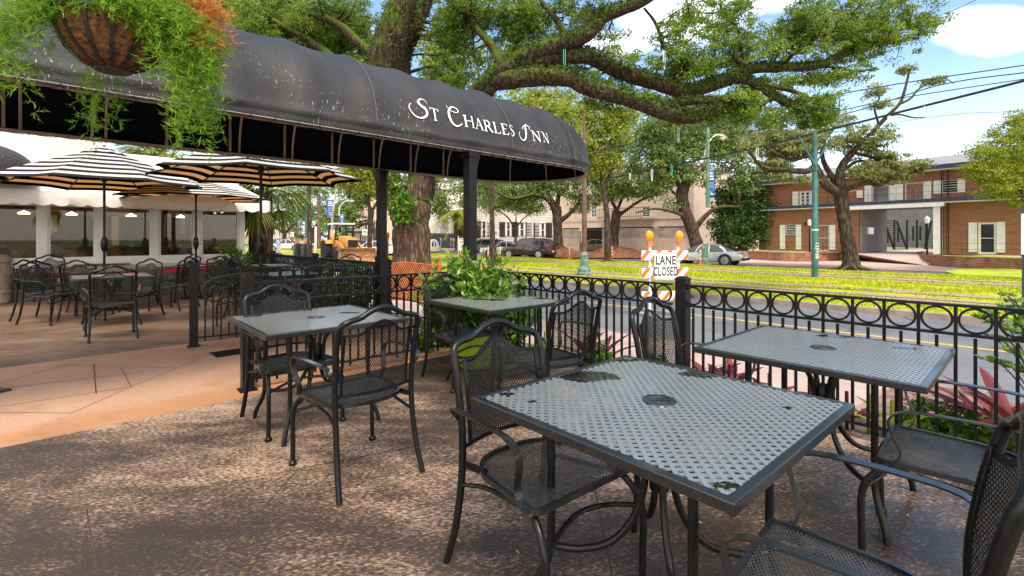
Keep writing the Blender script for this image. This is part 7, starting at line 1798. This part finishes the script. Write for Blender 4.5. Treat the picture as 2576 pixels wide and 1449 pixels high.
def oak_extra(t, rng, S):
    # resurrection fern hugging the limbs
    pts = []
    for pts_, r in LB[3:8]:
        P = spline(pts_, 10); rr = np.interp(np.linspace(0, 1, len(P)), np.linspace(0, 1, len(r)), r)
        for p, r_ in list(zip(P, rr))[int(len(P)*.25 if pts_ is LB[3][0] else 0):]:
            for k in range(34):
                a = rng.uniform(-.5, PI+.5); pts.append((p.x+rng.normal(0, .08), p.y+r_*math.cos(a)*1.05, p.z+r_*math.sin(a)*1.15+.02))
    for pts_, r in LB[1:3]:
        P = spline(pts_, 10); rr = np.interp(np.linspace(0, 1, len(P)), np.linspace(0, 1, len(r)), r)
        for p, r_ in list(zip(P, rr))[len(P)//2:]:
            for k in range(22): a = rng.uniform(PI, 2*PI+.8); pts.append((p.x+r_*math.cos(a)*1.08, p.y+r_*math.sin(a)*1.08, p.z+rng.normal(0, .06)))
    leaves('fern_growth', np.array(pts), .13, .035, M['fern'], rng, t, droop=.35)
    # leafy ivy clump on the trunk
    c = np.array(PT(1012, 520, 12.45)); n = 620; C = c+rng.normal(0, 1, (n, 3))*np.array([.17, .10, .20]); C[:, 0] -= .15*(C[:, 2]-c[2])*.3
    c2 = np.array(PT(988, 462, 12.45)); C = np.concatenate([C, c2+rng.normal(0, 1, (150, 3))*np.array([.09, .07, .16])]); leaves('ivy_clump', C, .14, .065, M['leafshrub'], rng, t, droop=.7)
OAK = tree('live_oak', 'huge mossy live oak whose boughs spread above the black canopy and the street', LB, BL, M['leaf'], M['bark'], 5600, 62, .23, .080, .035, 21, extra=oak_extra, sides=16, knob=.03, nsec=420, flare=.9, twig=.011, gaps=1.6, gthr=-.35, clear=11)
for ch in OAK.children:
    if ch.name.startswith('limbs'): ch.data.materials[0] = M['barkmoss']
# ---- oak before the brick block
def q(x, y, Y=27.0): return PT(x, y, Y)
LB2 = [([q(2141,676), q(2138,640), q(2130,590), q(2120,530), q(2114,480)], [.46,.37,.33,.33,.36]),
 ([q(2112,488), q(2075,462), q(2055,425), q(2050,418), q(2031,430,26.5), q(1990,429,26), q(1961,427,25.8), q(1920,421,25.5), q(1892,391,25.3), q(1880,372,25.3)], [.27,.24,.20,.17,.16,.15,.13,.11,.09,.05]),
 ([q(2056,430), q(2045,400,26.5), q(2034,391,26.3), q(2010,398,26.2), q(1989,402,26), q(1948,385,25.7), q(1928,369,25.5), q(1905,372,25.5)], [.16,.14,.13,.12,.10,.08,.06,.03]),
 ([q(2118,485), q(2112,450), q(2120,415), q(2145,383,26.8), q(2156,371,26.6), q(2180,345,26.6), q(2204,325,26.5), q(2210,310,26.5)], [.27,.24,.20,.16,.13,.11,.09,.08]),
 ([q(2190,340,26.6), q(2202,325,26.5), q(2232,292,26.5), q(2262,262,26.5), q(2275,230,26.5), q(2287,182,26.5), q(2295,165,26.5)], [.13,.12,.10,.08,.07,.05,.03]),
 ([q(2262,262,26.5), q(2290,248,26.5), q(2310,225,26.6), q(2345,205,26.7), q(2375,197,26.8), q(2400,210,26.8)], [.07,.06,.05,.04,.03,.02]),
 ([q(2232,292,26.5), q(2262,288,26.5), q(2300,296,26.4), q(2330,294,26.4)], [.06,.05,.04,.02]),
 ([q(2210,312,26.5), q(2200,270,26.6), q(2212,245,26.6), q(2190,230,26.6)], [.06,.05,.04,.02]),
 ([q(2118,475), q(2090,440,27.3), q(2070,400,27.6), q(2072,360,27.8), q(2100,320,28)], [.18,.15,.12,.10,.06]),
 ([q(2145,383,26.8), q(2190,395,26.5), q(2230,405,26.3), q(2260,400,26)], [.10,.08,.06,.03]),
 ([q(2125,478), q(2150,468,26.6), q(2184,460,26.3), q(2212,466,26.1), q(2240,450,25.9), q(2268,438,25.8), q(2322,427,25.6)], [.16,.14,.12,.10,.08,.06,.03]),
 ([q(2120,430), q(2160,405,27), q(2210,415,27.2), q(2260,425,27.2)], [.10,.08,.06,.03])]
BL2 = [(1930,350,26.5,60,20,1.2), (2000,345,26.5,60,25,1.2), (1980,440,25.8,60,16,.8), (2050,450,26.3,40,16,.8), (1900,372,25.5,40,22,.9), (1960,380,25.8,55,25,1), (2010,370,26,50,28,1), (1940,415,25.7,50,20,.9), (2060,360,26.8,50,35,1.2), (2110,340,27,50,28,1.2), (2150,350,26.8,45,35,1), (2200,345,26.5,50,30,1), (2180,400,26.5,60,30,1.1), (2230,405,26.4,60,25,1), (2280,415,26,50,20,.9), (2210,440,26.2,60,20,.9), (2250,450,26,50,14,.8), (2160,430,26.6,40,25,.9), (2020,400,26.2,50,20,.8), (2200,230,26.6,25,18,.5,400), (2215,265,26.5,20,14,.5,250), (2280,178,26.5,14,12,.4,220), (2350,203,26.7,30,8,.5,260), (2305,420,25.8,30,16,.6), (2090,300,27.8,50,25,1,900)]
tree('live_oak', 'gnarled open crowned oak in front of the brick block with bare upper branches', LB2, BL2, M['leafpale'], M['barkfar'], 1900, 28, .36, .17, .075, 31, sides=12, nsec=150, flare=1.2, twig=.016, flat=.45, gaps=1.1, gthr=-.3, clear=7)
GT = 'street oaks across the avenue'
def far_oak(label, base, top, dia, limbs, blobs, seed, ncl, leaf='leaffar', Y=44, nl=34, rc=.75, L=.26, W=.13, cat='tree', name='live_oak', group=GT, bark='barkfar', flat=.6):
    z = -.35; p0 = PT(base[0], HY+(CAMZ-z)*F/Y, Y); r = dia/2*Y/F
    tr = [p0]+[PT(x, y, Y) for x, y in top]; LBf = [(tr, [r*1.5]+[r]*(len(tr)-1))]
    for l in limbs: LBf.append(([PT(x, y, Y+(l[2] if len(l) > 2 else 0)*k/len(l[0])) for k, (x, y) in enumerate(l[0])], [l[1]/2*Y/F*(1-.7*k/(len(l[0])-1)) for k in range(len(l[0]))]))
    B = [(b[0], b[1], Y+(b[4] if len(b) > 4 else 0), b[2], b[3], (b[2]+b[3])/2*Y/F*.9) for b in blobs]
    return tree(name, label, LBf, B, M[leaf], M[bark], ncl, nl, rc, L, W, seed, group, flat=flat, gaps=.55, gthr=-1.1, sides=9, nsec=max(10, ncl//10), flare=1.0, twig=.03, cat=cat)
far_oak('street oak with thick trunk left of the gate, crown before the mansion', (1405,640), [(1404,600), (1402,550), (1400,520)], 24, [([(1400,545),(1380,505),(1340,490),(1290,500),(1240,480)], 14, -3), ([(1402,560),(1430,540),(1455,510),(1470,470)], 14), ([(1401,520),(1410,470),(1430,430),(1450,400)], 13), ([(1400,525),(1370,470),(1330,430),(1290,410)], 11)],
        [(1250,490,60,30), (1310,480,60,32), (1370,470,60,35), (1430,460,50,40), (1300,430,70,40), (1380,410,70,40), (1450,420,50,45), (1230,440,50,40), (1240,525,35,22), (1460,510,30,30), (1330,520,45,18)], 41, 620)
far_oak('smaller street oak with pale foliage in front of the stucco wall', (1547,645), [(1545,610), (1547,570), (1552,530)], 23, [([(1552,545),(1580,525),(1610,505),(1650,490)], 10), ([(1552,530),(1530,490),(1510,460)], 10), ([(1552,530),(1570,490),(1590,450)], 9)],
        [(1545,480,50,32), (1590,470,55,35), (1510,450,45,35), (1560,430,60,35), (1630,485,40,22), (1500,500,25,20), (1650,450,45,35)], 42, 330, Y=43)
far_oak('tall street oak with leaning trunk left of the pale lamp post', (1762,640), [(1748,600), (1735,560), (1722,530), (1716,490), (1722,465)], 30, [([(1730,548),(1700,535),(1650,525),(1600,535)], 11, -2), ([(1722,468),(1745,445),(1770,425),(1790,390)], 16), ([(1718,480),(1690,440),(1660,410),(1620,380)], 14), ([(1722,465),(1715,420),(1720,380),(1710,330)], 14), ([(1740,590),(1760,560),(1790,530),(1820,520),(1860,520)], 16, -1), ([(1716,500),(1690,480),(1670,450)], 9)],
        [(1640,400,70,45), (1700,380,70,50), (1760,370,70,50), (1820,350,70,50), (1680,330,80,40), (1760,310,80,35), (1620,340,60,45), (1650,470,50,25), (1700,440,60,30), (1850,400,60,50), (1780,440,50,35), (1580,420,40,35), (1840,300,60,30), (1690,510,30,15), (1870,460,40,30)], 43, 900, 'leaffar', Y=40)
far_oak('dense dark magnolia mass reaching the ground beside the brick block', (1870,640), [(1868,600), (1870,540)], 18, [([(1870,550),(1850,500),(1840,450)], 10), ([(1870,540),(1900,490),(1920,440)], 10)],
        [(1830,560,45,50), (1870,540,55,55), (1910,520,50,50), (1850,490,60,45), (1900,450,55,45), (1935,480,35,40), (1920,560,40,35), (1840,600,40,25), (1895,592,45,30), (1940,545,25,30), (1960,430,30,25)], 44, 780, 'leafdark', Y=41, name='evergreen_tree', nl=42, group='background trees')
far_oak('yellow green oak crown just right of the canopy end', (1530,620), [(1528,560), (1520,480)], 14, [([(1520,480),(1500,400),(1490,340),(1500,290)], 12), ([(1520,470),(1550,400),(1580,350)], 10), ([(1500,360),(1530,310),(1570,290)], 7), ([(1490,345),(1470,300),(1440,280)], 7)],
        [(1500,300,60,40), (1540,340,50,40), (1480,370,40,50), (1540,400,40,35), (1450,270,60,30), (1490,430,30,25), (1570,290,40,30), (1400,250,60,30), (1330,250,50,30)], 45, 560, 'leafyellow', Y=34, L=.2, W=.1, rc=.6, group='background trees')
far_oak('slim crape myrtle before the mansion windows', (1297,625), [(1297,590), (1296,575)], 6, [([(1296,578),(1280,550),(1262,535),(1240,525)], 5), ([(1296,578),(1312,555),(1330,540)], 5), ([(1297,578),(1298,550),(1300,530)], 4)], [(1260,520,40,14), (1300,515,35,16), (1335,520,30,16), (1230,505,30,14)], 46, 130, 'leaffar', Y=50, name='crape_myrtle', group='background trees')
for i, (lab, bx, by, tops, dia, lm, bls, n, leaf, Y) in enumerate([
 ('sunny tree crown filling the space right of the big trunk above the canopy', 1240, 640, [(1238,560), (1236,430)], 12, [([(1236,430),(1180,330),(1140,250)], 10), ([(1236,430),(1300,330),(1350,260)], 10), ([(1236,430),(1240,300),(1230,200)], 9)], [(1120,210,60,50), (1180,160,70,60), (1250,230,70,50), (1330,270,70,45), (1200,270,60,50), (1400,290,60,40), (1100,120,60,60), (1290,160,60,50), (1160,320,60,40), (1300,330,60,30), (1440,330,50,40)], 520, 'leafyellow', 30),
 ('sunny tree crown showing above the left half of the canopy', 780, 640, [(778,540), (776,380)], 10, [([(776,380),(700,250),(640,150)], 9), ([(776,380),(800,240),(840,120)], 9), ([(776,380),(860,280),(900,200)], 8)], [(600,80,70,50), (680,140,70,50), (760,100,80,60), (850,180,70,50), (640,20,80,40), (780,210,60,50), (900,120,60,60), (560,30,50,40), (720,40,80,40)], 480, 'leafyellow', 26),
 ('low distant tree mass closing the street behind the backhoe', 830, 618, [(830,608), (831,600)], 8, [([(831,600),(810,590),(790,580)], 6), ([(831,600),(850,585),(870,575)], 6)], [(790,585,40,20), (840,575,45,26), (890,590,40,20), (940,585,40,22), (985,590,30,20), (745,590,30,16), (860,600,40,14)], 330, 'leafdark', 108),
 ('background tree filling the gap between trunk and front post', 1150, 640, [(1150,600), (1152,570)], 8, [([(1152,570),(1130,530),(1110,500)], 8), ([(1152,570),(1180,520),(1200,480)], 8)], [(1110,480,50,30), (1160,470,60,35), (1220,470,50,30), (1100,520,25,25), (1180,510,40,14), (1260,460,50,30), (1110,560,14,22), (1095,450,30,20)], 330, 'leaffar', 58),
 ('background oak with curved trunk right of the backhoe', 948, 630, [(944,590), (934,560), (936,530)], 11, [([(936,530),(915,500),(890,480)], 9), ([(936,530),(960,490),(980,460)], 8)], [(880,470,50,25), (940,460,50,28), (905,500,35,18), (970,470,40,25), (850,450,50,22), (880,530,40,25), (860,560,30,20), (820,560,30,22)], 340, 'leaffar', 55),
 ('broad background oak over the far parked cars', 715, 622, [(714,600), (716,588)], 9, [([(716,588),(690,570),(670,560)], 7), ([(716,588),(740,565),(765,555)], 7), ([(716,590),(705,560),(700,530)], 7)], [(690,555,50,20), (740,550,50,22), (700,520,60,25), (760,520,50,25), (720,490,70,22)], 300, 'leaffar', 85),
 ('background oak between teal pole and utility pole', 790, 620, [(790,600), (786,580)], 10, [([(786,580),(770,555),(750,540)], 9), ([(786,580),(810,550),(830,530)], 9)], [(770,530,50,25), (820,520,50,28), (800,480,70,25), (850,540,40,25), (870,510,40,25), (790,560,30,14)], 300, 'leaffar', 78),
 ('background oak with dark trunks at the far end of the street', 660, 620, [(660,600), (662,580)], 9, [([(662,580),(640,550)], 8), ([(662,580),(690,560)], 8)], [(640,540,60,28), (600,520,50,30), (670,500,60,25), (560,500,60,30)], 260, 'leaffar', 95),
 ('tall dark background tree behind the cream house', 1600, 620, [(1600,560), (1600,500)], 10, [([(1600,500),(1560,400)], 10), ([(1600,500),(1650,400)], 10)], [(1560,370,80,40), (1640,320,90,45), (1740,300,90,40), (1820,330,80,50), (1540,310,70,35), (1700,260,90,30), (1900,350,70,50), (1600,440,80,40), (1960,390,40,30), (1480,400,50,40), (1960,320,60,30), (1880,290,70,30), (2020,345,50,28)], 760, 'leafdark', 62),
 ('wide background tree above the mansion roof', 1320, 620, [(1320,560), (1320,500)], 10, [([(1320,500),(1280,440)], 10), ([(1320,500),(1370,430)], 10)], [(1250,440,80,35), (1340,430,80,35), (1430,440,60,40), (1380,500,60,25), (1280,500,60,25), (1200,490,60,30), (1450,400,60,35)], 420, 'leaffar', 82),
 ('background tree behind the pale distant house near the oak trunk', 1080, 620, [(1080,560), (1080,520)], 10, [([(1080,520),(1050,470)], 10), ([(1080,520),(1120,470)], 10)], [(1060,460,60,30), (1120,450,60,30), (1000,460,50,30), (1100,510,30,20), (940,430,60,25), (880,430,60,20)], 330, 'leaffar', 90),
 ('yellowish tree over the right striped umbrella', 930, 600, [(930,540), (925,500)], 9, [([(925,500),(900,460)], 8), ([(925,500),(950,450)], 8)], [(870,450,50,20), (920,460,40,25), (900,430,60,14), (960,480,25,20)], 200, 'leafyellow', 36)]):
    far_oak(lab, (bx, by), tops, dia, lm, bls, 60+i, n, leaf, Y=Y, nl=32, rc=.95 if Y > 50 else .7, L=.34 if Y > 50 else .24, W=.17 if Y > 50 else .12, group='background trees')
# bright tree at the right edge
def q(x, y, Y=24.0): return PT(x, y, Y)
tree('street_tree', 'bright yellow green feathery tree at the right edge before the brick block', [([PT(2690,670,24), q(2680,600), q(2660,500)], [.22,.2,.18]), ([q(2660,520), q(2600,450), q(2520,400), q(2470,380)], [.14,.10,.07,.03]), ([q(2660,500), q(2620,420), q(2590,340), q(2575,290)], [.14,.11,.07,.03]), ([q(2660,500), q(2700,400), q(2720,320)], [.14,.11,.06])],
     [(2560,350,24,60,45,1.4), (2500,390,23.6,55,40,1.2), (2560,430,23.6,70,40,1.3), (2620,400,24,60,60,1.5), (2520,470,23.4,60,30,1.1), (2600,300,24.2,40,35,1.1), (2480,430,23.5,40,25,.9), (2590,500,23.4,50,25,1), (2680,380,24,60,70,1.5), (2560,300,24,25,20,.6), (2455,415,23.6,22,12,.5)], M['leaflight'], M['barkfar'], 700, 52, .42, .13, .05, 71, 'background trees', flat=.4, twig=.012)
# ---- palms
def fan_palm(label, c, H, r, nf, Lf, seed, droop=1.0, trunk_mat='palmbark', spread=(0, 2*PI), leafk='palmleaf', el=(-.9, 1.1), name='fan_palm'):
    rng = np.random.default_rng(seed); t = thing(name, label, 'palm', c, 0); 
    P = [(0, 0, 0), (.03, 0, H*.4), (.0, .03, H*.8), (0, 0, H)]; limb = MB(); limb_tube(limb, P, [r*1.15, r, r*.95, r*1.1], 14, 8, .05, rng); limb.build('trunk', M[trunk_mat], t, smooth=True)
    V = []; st = MB()
    for k in range(nf):
        a = rng.uniform(*spread); e = rng.uniform(*el); d = Vector((math.cos(a)*math.cos(e), math.sin(a)*math.cos(e), math.sin(e))); o = Vector((0, 0, H)); hub = o+d*Lf*.5+Vector((0, 0, -.1*droop*Lf)); st.tube(spline([o, o+d*Lf*.28, hub], 3), .014, 5)
        side = d.cross(Vector((0, 0, 1))).normalized(); up = side.cross(d)
        for j in range(30):
            b = -1.25+2.5*j/29; dd = (d*math.cos(b)+side*math.sin(b)+up*.12*rng.normal()).normalized(); ln = Lf*.75*(.75+.25*math.cos(b))
            p0 = hub; p1 = hub+dd*ln*.5+Vector((0, 0, -.04*ln*droop)); p2 = hub+dd*ln+Vector((0, 0, -.42*ln*droop)); w = dd.cross(up).normalized()*.022
            V += [p0-w*.4, p0+w*.4, p1+w, p1-w]; V += [p1-w, p1+w, p2+w*.15, p2-w*.15]
    st.build('frond_stem', M['palmleaf'], t); o = tris('fronds', np.array([tuple(v) for v in V]), 4, M[leafk]); o.parent = t; return t
p = PT(670, 0, 14.2); fan_palm('fan palm with rough trunk and drooping fronds behind the right umbrella pole', (p.x, p.y, -.3), 3.0, .155, 26, 1.25, 81, 1.0)
p = PT(460, 0, 15.5); fan_palm('fan palm with yellow green fronds showing above the umbrellas', (p.x-.5, p.y, -.3), 4.0, .16, 22, 1.5, 82, .9, 'palmbark', leafk='leafyellow')
# date palm before the portico
def date_palm():
    Y = 50; k = Y/F; p = PT(1157, 0, Y); t = thing('date_palm', 'stout date palm with arching fronds in front of the portico', 'palm', (p.x, Y, -.3), 0); rng = np.random.default_rng(9); H = (626-543)*k
    m = MB(); limb_tube(m, [(0, 0, 0), (0, 0, H*.5), (0, 0, H)], [.42, .38, .50], 14, 10, .06, rng)
    for i in range(90):
        a = i*2.4; z = H-1.9*(i/90); m.box((.52*math.cos(a), .52*math.sin(a), z), (.28, .16, .12), M=Matrix.Rotation(a, 4, 'Z') @ Matrix.Rotation(-.6, 4, 'Y'))
    m.build('trunk', M['palmbark'], t, smooth=True); V = []
    for f in range(44):
        a = rng.uniform(0, 2*PI); e = rng.uniform(.1, 1.35); L = 3.4; d = Vector((math.cos(a), math.sin(a), 0)); P = []
        for i in range(15): s = i/14; P.append(Vector((0, 0, H))+d*L*s*math.cos(e)*(1.0)+Vector((0, 0, L*(math.sin(e)*s-.75*s*s))))
        for i in range(1, 15):
            dd = (P[i]-P[i-1]).normalized(); sd = dd.cross(Vector((0, 0, 1))).normalized()
            for sg in (-1, 1):
                for j in range(2):
                    b = P[i-1].lerp(P[i], j/2); tip = b+(sd*sg+dd*.7).normalized()*(.55*(1-.5*i/14))+Vector((0, 0, -.12)); V += [b, b+dd*.07, tip+dd*.01, tip]
    o = tris('fronds', np.array([tuple(v) for v in V]), 4, M['leafyellow']); o.parent = t
date_palm()
# trunk beside the cafe end
p = PT(640, 0, 13.8); tree('street_tree', 'brown forked tree trunk against the end of the cafe', [([(p.x, p.y, -.3), (p.x+.05, p.y, .8), (p.x+.02, p.y, 1.6), (p.x-.15, p.y, 2.3), (p.x-.3, p.y, 3.2)], [.24,.19,.18,.17,.14]), ([(p.x, p.y, 1.7), (p.x+.2, p.y, 2.3), (p.x+.3, p.y, 3.2)], [.13,.12,.1])],
     [(600,380,14,50,25,1), (660,390,14,60,25,1)], M['leafyellow'], M['barkfar'], 60, 40, .3, .1, .05, 90, flat=.5)
# ---- shrubs
def shrub(label, c, H, Rx, Ry, n, Ln, Wd, mat, seed, name='shrub', z0=0, nst=40, upw=.9, pot=None, leaf_per=26, cat='shrub'):
    rng = np.random.default_rng(seed); t = thing(name, label, cat, c, 0); m = MB(); C = []; D = []
    for k in range(nst):
        a = rng.uniform(0, 2*PI); rr = math.sqrt(rng.random()); e = Vector((math.cos(a)*rr*Rx, math.sin(a)*rr*Ry, H*(.55+.5*rng.random())*(1.08-.45*rr*rr))); mid = Vector((e.x*.35, e.y*.35, e.z*.55))+Vector(rng.normal(0, .04, 3)); P = spline([(0, 0, z0), mid, e], 6); m.tube(P, list(np.linspace(.009, .003, len(P))), 5)
        for i in range(leaf_per):
            f = .25+.75*rng.random()**.7; p = P[min(len(P)-1, int(f*(len(P)-1)))]; d = unit(rng.normal(0, 1, 3)+np.array([0, 0, .25])); C.append(np.array(p)+d*Ln*.5+rng.normal(0, .015, 3)); D.append(d)
    m.build('stem', M['barkfar'], t); o = leaves('foliage', np.array(C), Ln, Wd, mat, rng, None, .1, True, np.array(D), .15); o.parent = t
    if pot: pot(t)
    return t
def limepot(t):
    MB().lathe([(.14, -.32), (.155, -.30), (.20, .0), (.215, .03), (.205, .035), (.19, .0), (.01, -.01)], 28).build('pot', M['lime'], t, smooth=True)
p = PT(1195, 0, 4.95); shrub('big glossy leafy bush in a lime green pot in the fence corner', (p.x, p.y, .33), .90, .60, .40, 0, .088, .031, M['leafshrub'], 101, nst=88, pot=limepot, leaf_per=30)
p = PT(1120, 0, 5.7); shrub('leafy bush rising behind the fence left of the front canopy post', (p.x, p.y+.2, -.12), 1.15, .42, .3, 0, .10, .034, M['leafshrub'], 102, nst=45, leaf_per=30)
p = PT(1285, 0, 5.6); shrub('leafy bush arching over the fence right of the front canopy post', (p.x, p.y+.1, -.12), 1.0, .40, .3, 0, .10, .034, M['leafshrub'], 103, nst=34, leaf_per=28)
p = PT(585, 0, 11.9); shrub('green shrub at the cafe corner behind the far tables', (p.x, p.y, 0), 1.25, .75, .4, 0, .10, .04, M['leafshrub'], 104, nst=60, leaf_per=26)
p = PT(880, 0, 7.6); shrub('dark leaved bush behind the walkway fence near the back canopy post', (p.x, p.y, -.2), 1.22, .60, .4, 0, .055, .028, M['leafdark'], 105, nst=70, leaf_per=34)
p = PT(800, 0, 8.2); shrub('dark leaved bush behind the fence to the left of its twin', (p.x, p.y, -.2), 1.1, .4, .4, 0, .055, .028, M['leafdark'], 106, nst=34, leaf_per=30)
p = PT(2560, 0, 3.25); 
def whorls():
    rng = np.random.default_rng(107); t = thing('azalea', 'azalea branches with leaf rosettes reaching over the fence at the right edge', 'shrub', (PT(2640,0,2.95).x, 2.95, -.3), 0); m = MB(); C = []; D = []
    for (x, y, Y) in ((2535,745,2.95), (2560,790,3.0), (2490,790,2.85), (2468,800,2.8), (2515,820,2.8), (2545,760,3.1), (2480,905,2.75), (2520,915,2.8), (2540,880,2.8), (2570,840,3), (2575,930,2.9), (2500,850,2.85), (2590,760,3), (2555,810,2.9), (2530,775,3.0), (2575,790,2.9)):
        e = PT(x, y, Y)-Vector((PT(2640,0,2.95).x, 2.95, -.3)); P = spline([(0, 0, 0), (e.x*.2, e.y*.2, e.z*.6), (e.x*.7, e.y*.7, e.z*.93), e], 5); m.tube(P, .004, 5)
        for k in range(11): a = k*2.4; d = unit(np.array([math.cos(a), math.sin(a), .25+.3*rng.random()])); C.append(np.array(e)+d*.028); D.append(d)
        for k in range(9): a = k*2.4; d = unit(np.array([math.cos(a), math.sin(a), .1])); pp = P[-4]; C.append(np.array(pp)+d*.026); D.append(d)
    m.build('stem', M['barkfar'], t); o = leaves('foliage', np.array(C), .052, .020, M['leafshrub'], rng, None, 0, True, np.array(D), .1); o.parent = t
whorls()
def strappy(label, c, n, L, W, mat, seed, name='cordyline', up=.9):
    rng = np.random.default_rng(seed); t = thing(name, label, 'plant', c, 0); m = MB()
    for k in range(n):
        a = k*2.4+rng.normal(0, .2); e = up*(.5+.6*rng.random()); l = L*(.7+.5*rng.random()); d = Vector((math.cos(a)*math.cos(e), math.sin(a)*math.cos(e), math.sin(e))); s = Vector((-math.sin(a), math.cos(a), 0)); rows = []
        for i in range(8):
            f = i/7; p = Vector((0, 0, .08+.02*k*.3))+d*l*f+Vector((0, 0, -.35*l*f*f)); w = W*math.sin(PI*(f*.93+.05))**.8; nn = d.cross(s)*.25*w; rows.append([p-s*w/2-nn, p, p+s*w/2-nn])
        m.grid(rows)
    m.tube([(0, 0, 0), (0, 0, .3)], .012, 6); m.build('leaves', mat, t, smooth=True); return t
def bedp(x, n, z=-.07): v = XN(x, n, z); return (v.x, v.y, z)
for x, n, k, L, W, s, lab in ((1835, 4.25, 13, .42, .075, 1, 'red cordyline under the street fence table, left of its leg'), (1795, 4.3, 8, .40, .07, 2, 'red cordyline right beside the square fence post'), (1935, 4.2, 8, .36, .065, 3, 'pinkish cordyline below the middle of the street fence table'), (1512, 4.25, 9, .50, .06, 4, 'dark red cordyline behind the mesh chair right of the back table'), (1470, 4.3, 9, .55, .06, 5, 'tall red cordyline glimpsed through the chair mesh'), (2560, 4.35, 15, .85, .085, 6, 'large red cordyline at the right edge beyond the fence'), (2480, 4.45, 8, .50, .06, 7, 'bronze cordyline with narrow leaves left of the large red one'), (2130, 4.1, 7, .30, .06, 8, 'purple low plant beneath the street fence table'), (2620, 4.3, 12, .8, .08, 9, 'red cordyline mostly past the right edge')):
    strappy(lab, bedp(x, n), k, L, W, M['cordyline'], s)
for x, n, k, L, W, s, lab in ((2245, 4.1, 8, .32, .03, 11, 'yellow green strappy plant near the flowers'), (2185, 4.15, 7, .28, .028, 12, 'yellow green strappy plant left of the flowers'), (1370, 4.2, 9, .22, .03, 13, 'yellow green strappy plant behind the back table')):
    strappy(lab, bedp(x, n), k, L, W, M['leaflight'], s, 'strappy_plant')
def flowers(label, c, R_, n, seed, nf=8):
    rng = np.random.default_rng(seed); t = shrub(label, c, .28, R_, R_*.7, 0, .055, .028, M['leafshrub'], seed, 'impatiens', nst=38, leaf_per=16, cat='flowers')
    for k in range(nf):
        a = rng.uniform(0, 2*PI); r = R_*math.sqrt(rng.random()); p = (r*math.cos(a), r*.7*math.sin(a), .27+.06*rng.random()); m = MB()
        for j in range(5): b = j*2*PI/5; m.add([p, (p[0]+.016*math.cos(b-.5), p[1]+.016*math.sin(b-.5), p[2]+.008), (p[0]+.026*math.cos(b), p[1]+.026*math.sin(b), p[2]+.004), (p[0]+.016*math.cos(b+.5), p[1]+.016*math.sin(b+.5), p[2]+.008)], [(0,1,2,3)])
        m.build('flower', M['flower'], t)
for x, n, R_, s, lab, nf in ((2400, 4.2, .34, 201, 'pink impatiens clump under the right chair back', 9), (2330, 4.35, .26, 202, 'pink impatiens clump nearer the fence table leg', 6), (1500, 4.15, .22, 203, 'small pink impatiens behind the back table chair', 4), (1060, 0, .2, 204, 'small pink flowers left of the green pot outside the fence', 4), (1650, 4.2, .16, 205, 'low green seedlings left of the square post', 0), (2490, 4.15, .25, 206, 'pink impatiens clump by the lower right chair', 5)):
    if n == 0: v = SN(4.75, 3.2, -.1); flowers(lab, (v.x, v.y, -.02), R_, 0, s, nf)
    else: flowers(lab, bedp(x, n), R_, 0, s, nf)
# scattered leaf litter on the patio
rng = np.random.default_rng(5); n = 260; s_ = rng.uniform(-3, 6.8, n); n_ = rng.uniform(-1.5, 3.9, n); C = np.stack([SD.x*s_+ND.x*n_, SD.y*s_+ND.y*n_, np.full(n, .006)], 1)
a = rng.random(n)*2*PI; dd = np.stack([np.cos(a), np.sin(a), np.zeros(n)], 1); side = np.stack([-np.sin(a), np.cos(a), np.zeros(n)], 1); L = (.010+.022*rng.random(n))[:, None]; W = (.0025+.003*rng.random(n))[:, None]
V = np.stack([C-dd*L*.5, C+side*W, C+dd*L*.5+np.array([0, 0, .003]), C-side*W], 1)
M['litter'] = leaf_mat('dry_leaf_litter', (.18,.08,.02), (.42,.20,.05), (.6,.4,.15), 3, .1)
o = tris('leaf_litter', V.reshape(-1, 3), 4, M['litter']); tag(o, 'tiny dry leaves scattered over the patio concrete', 'leaf litter', kind='stuff')
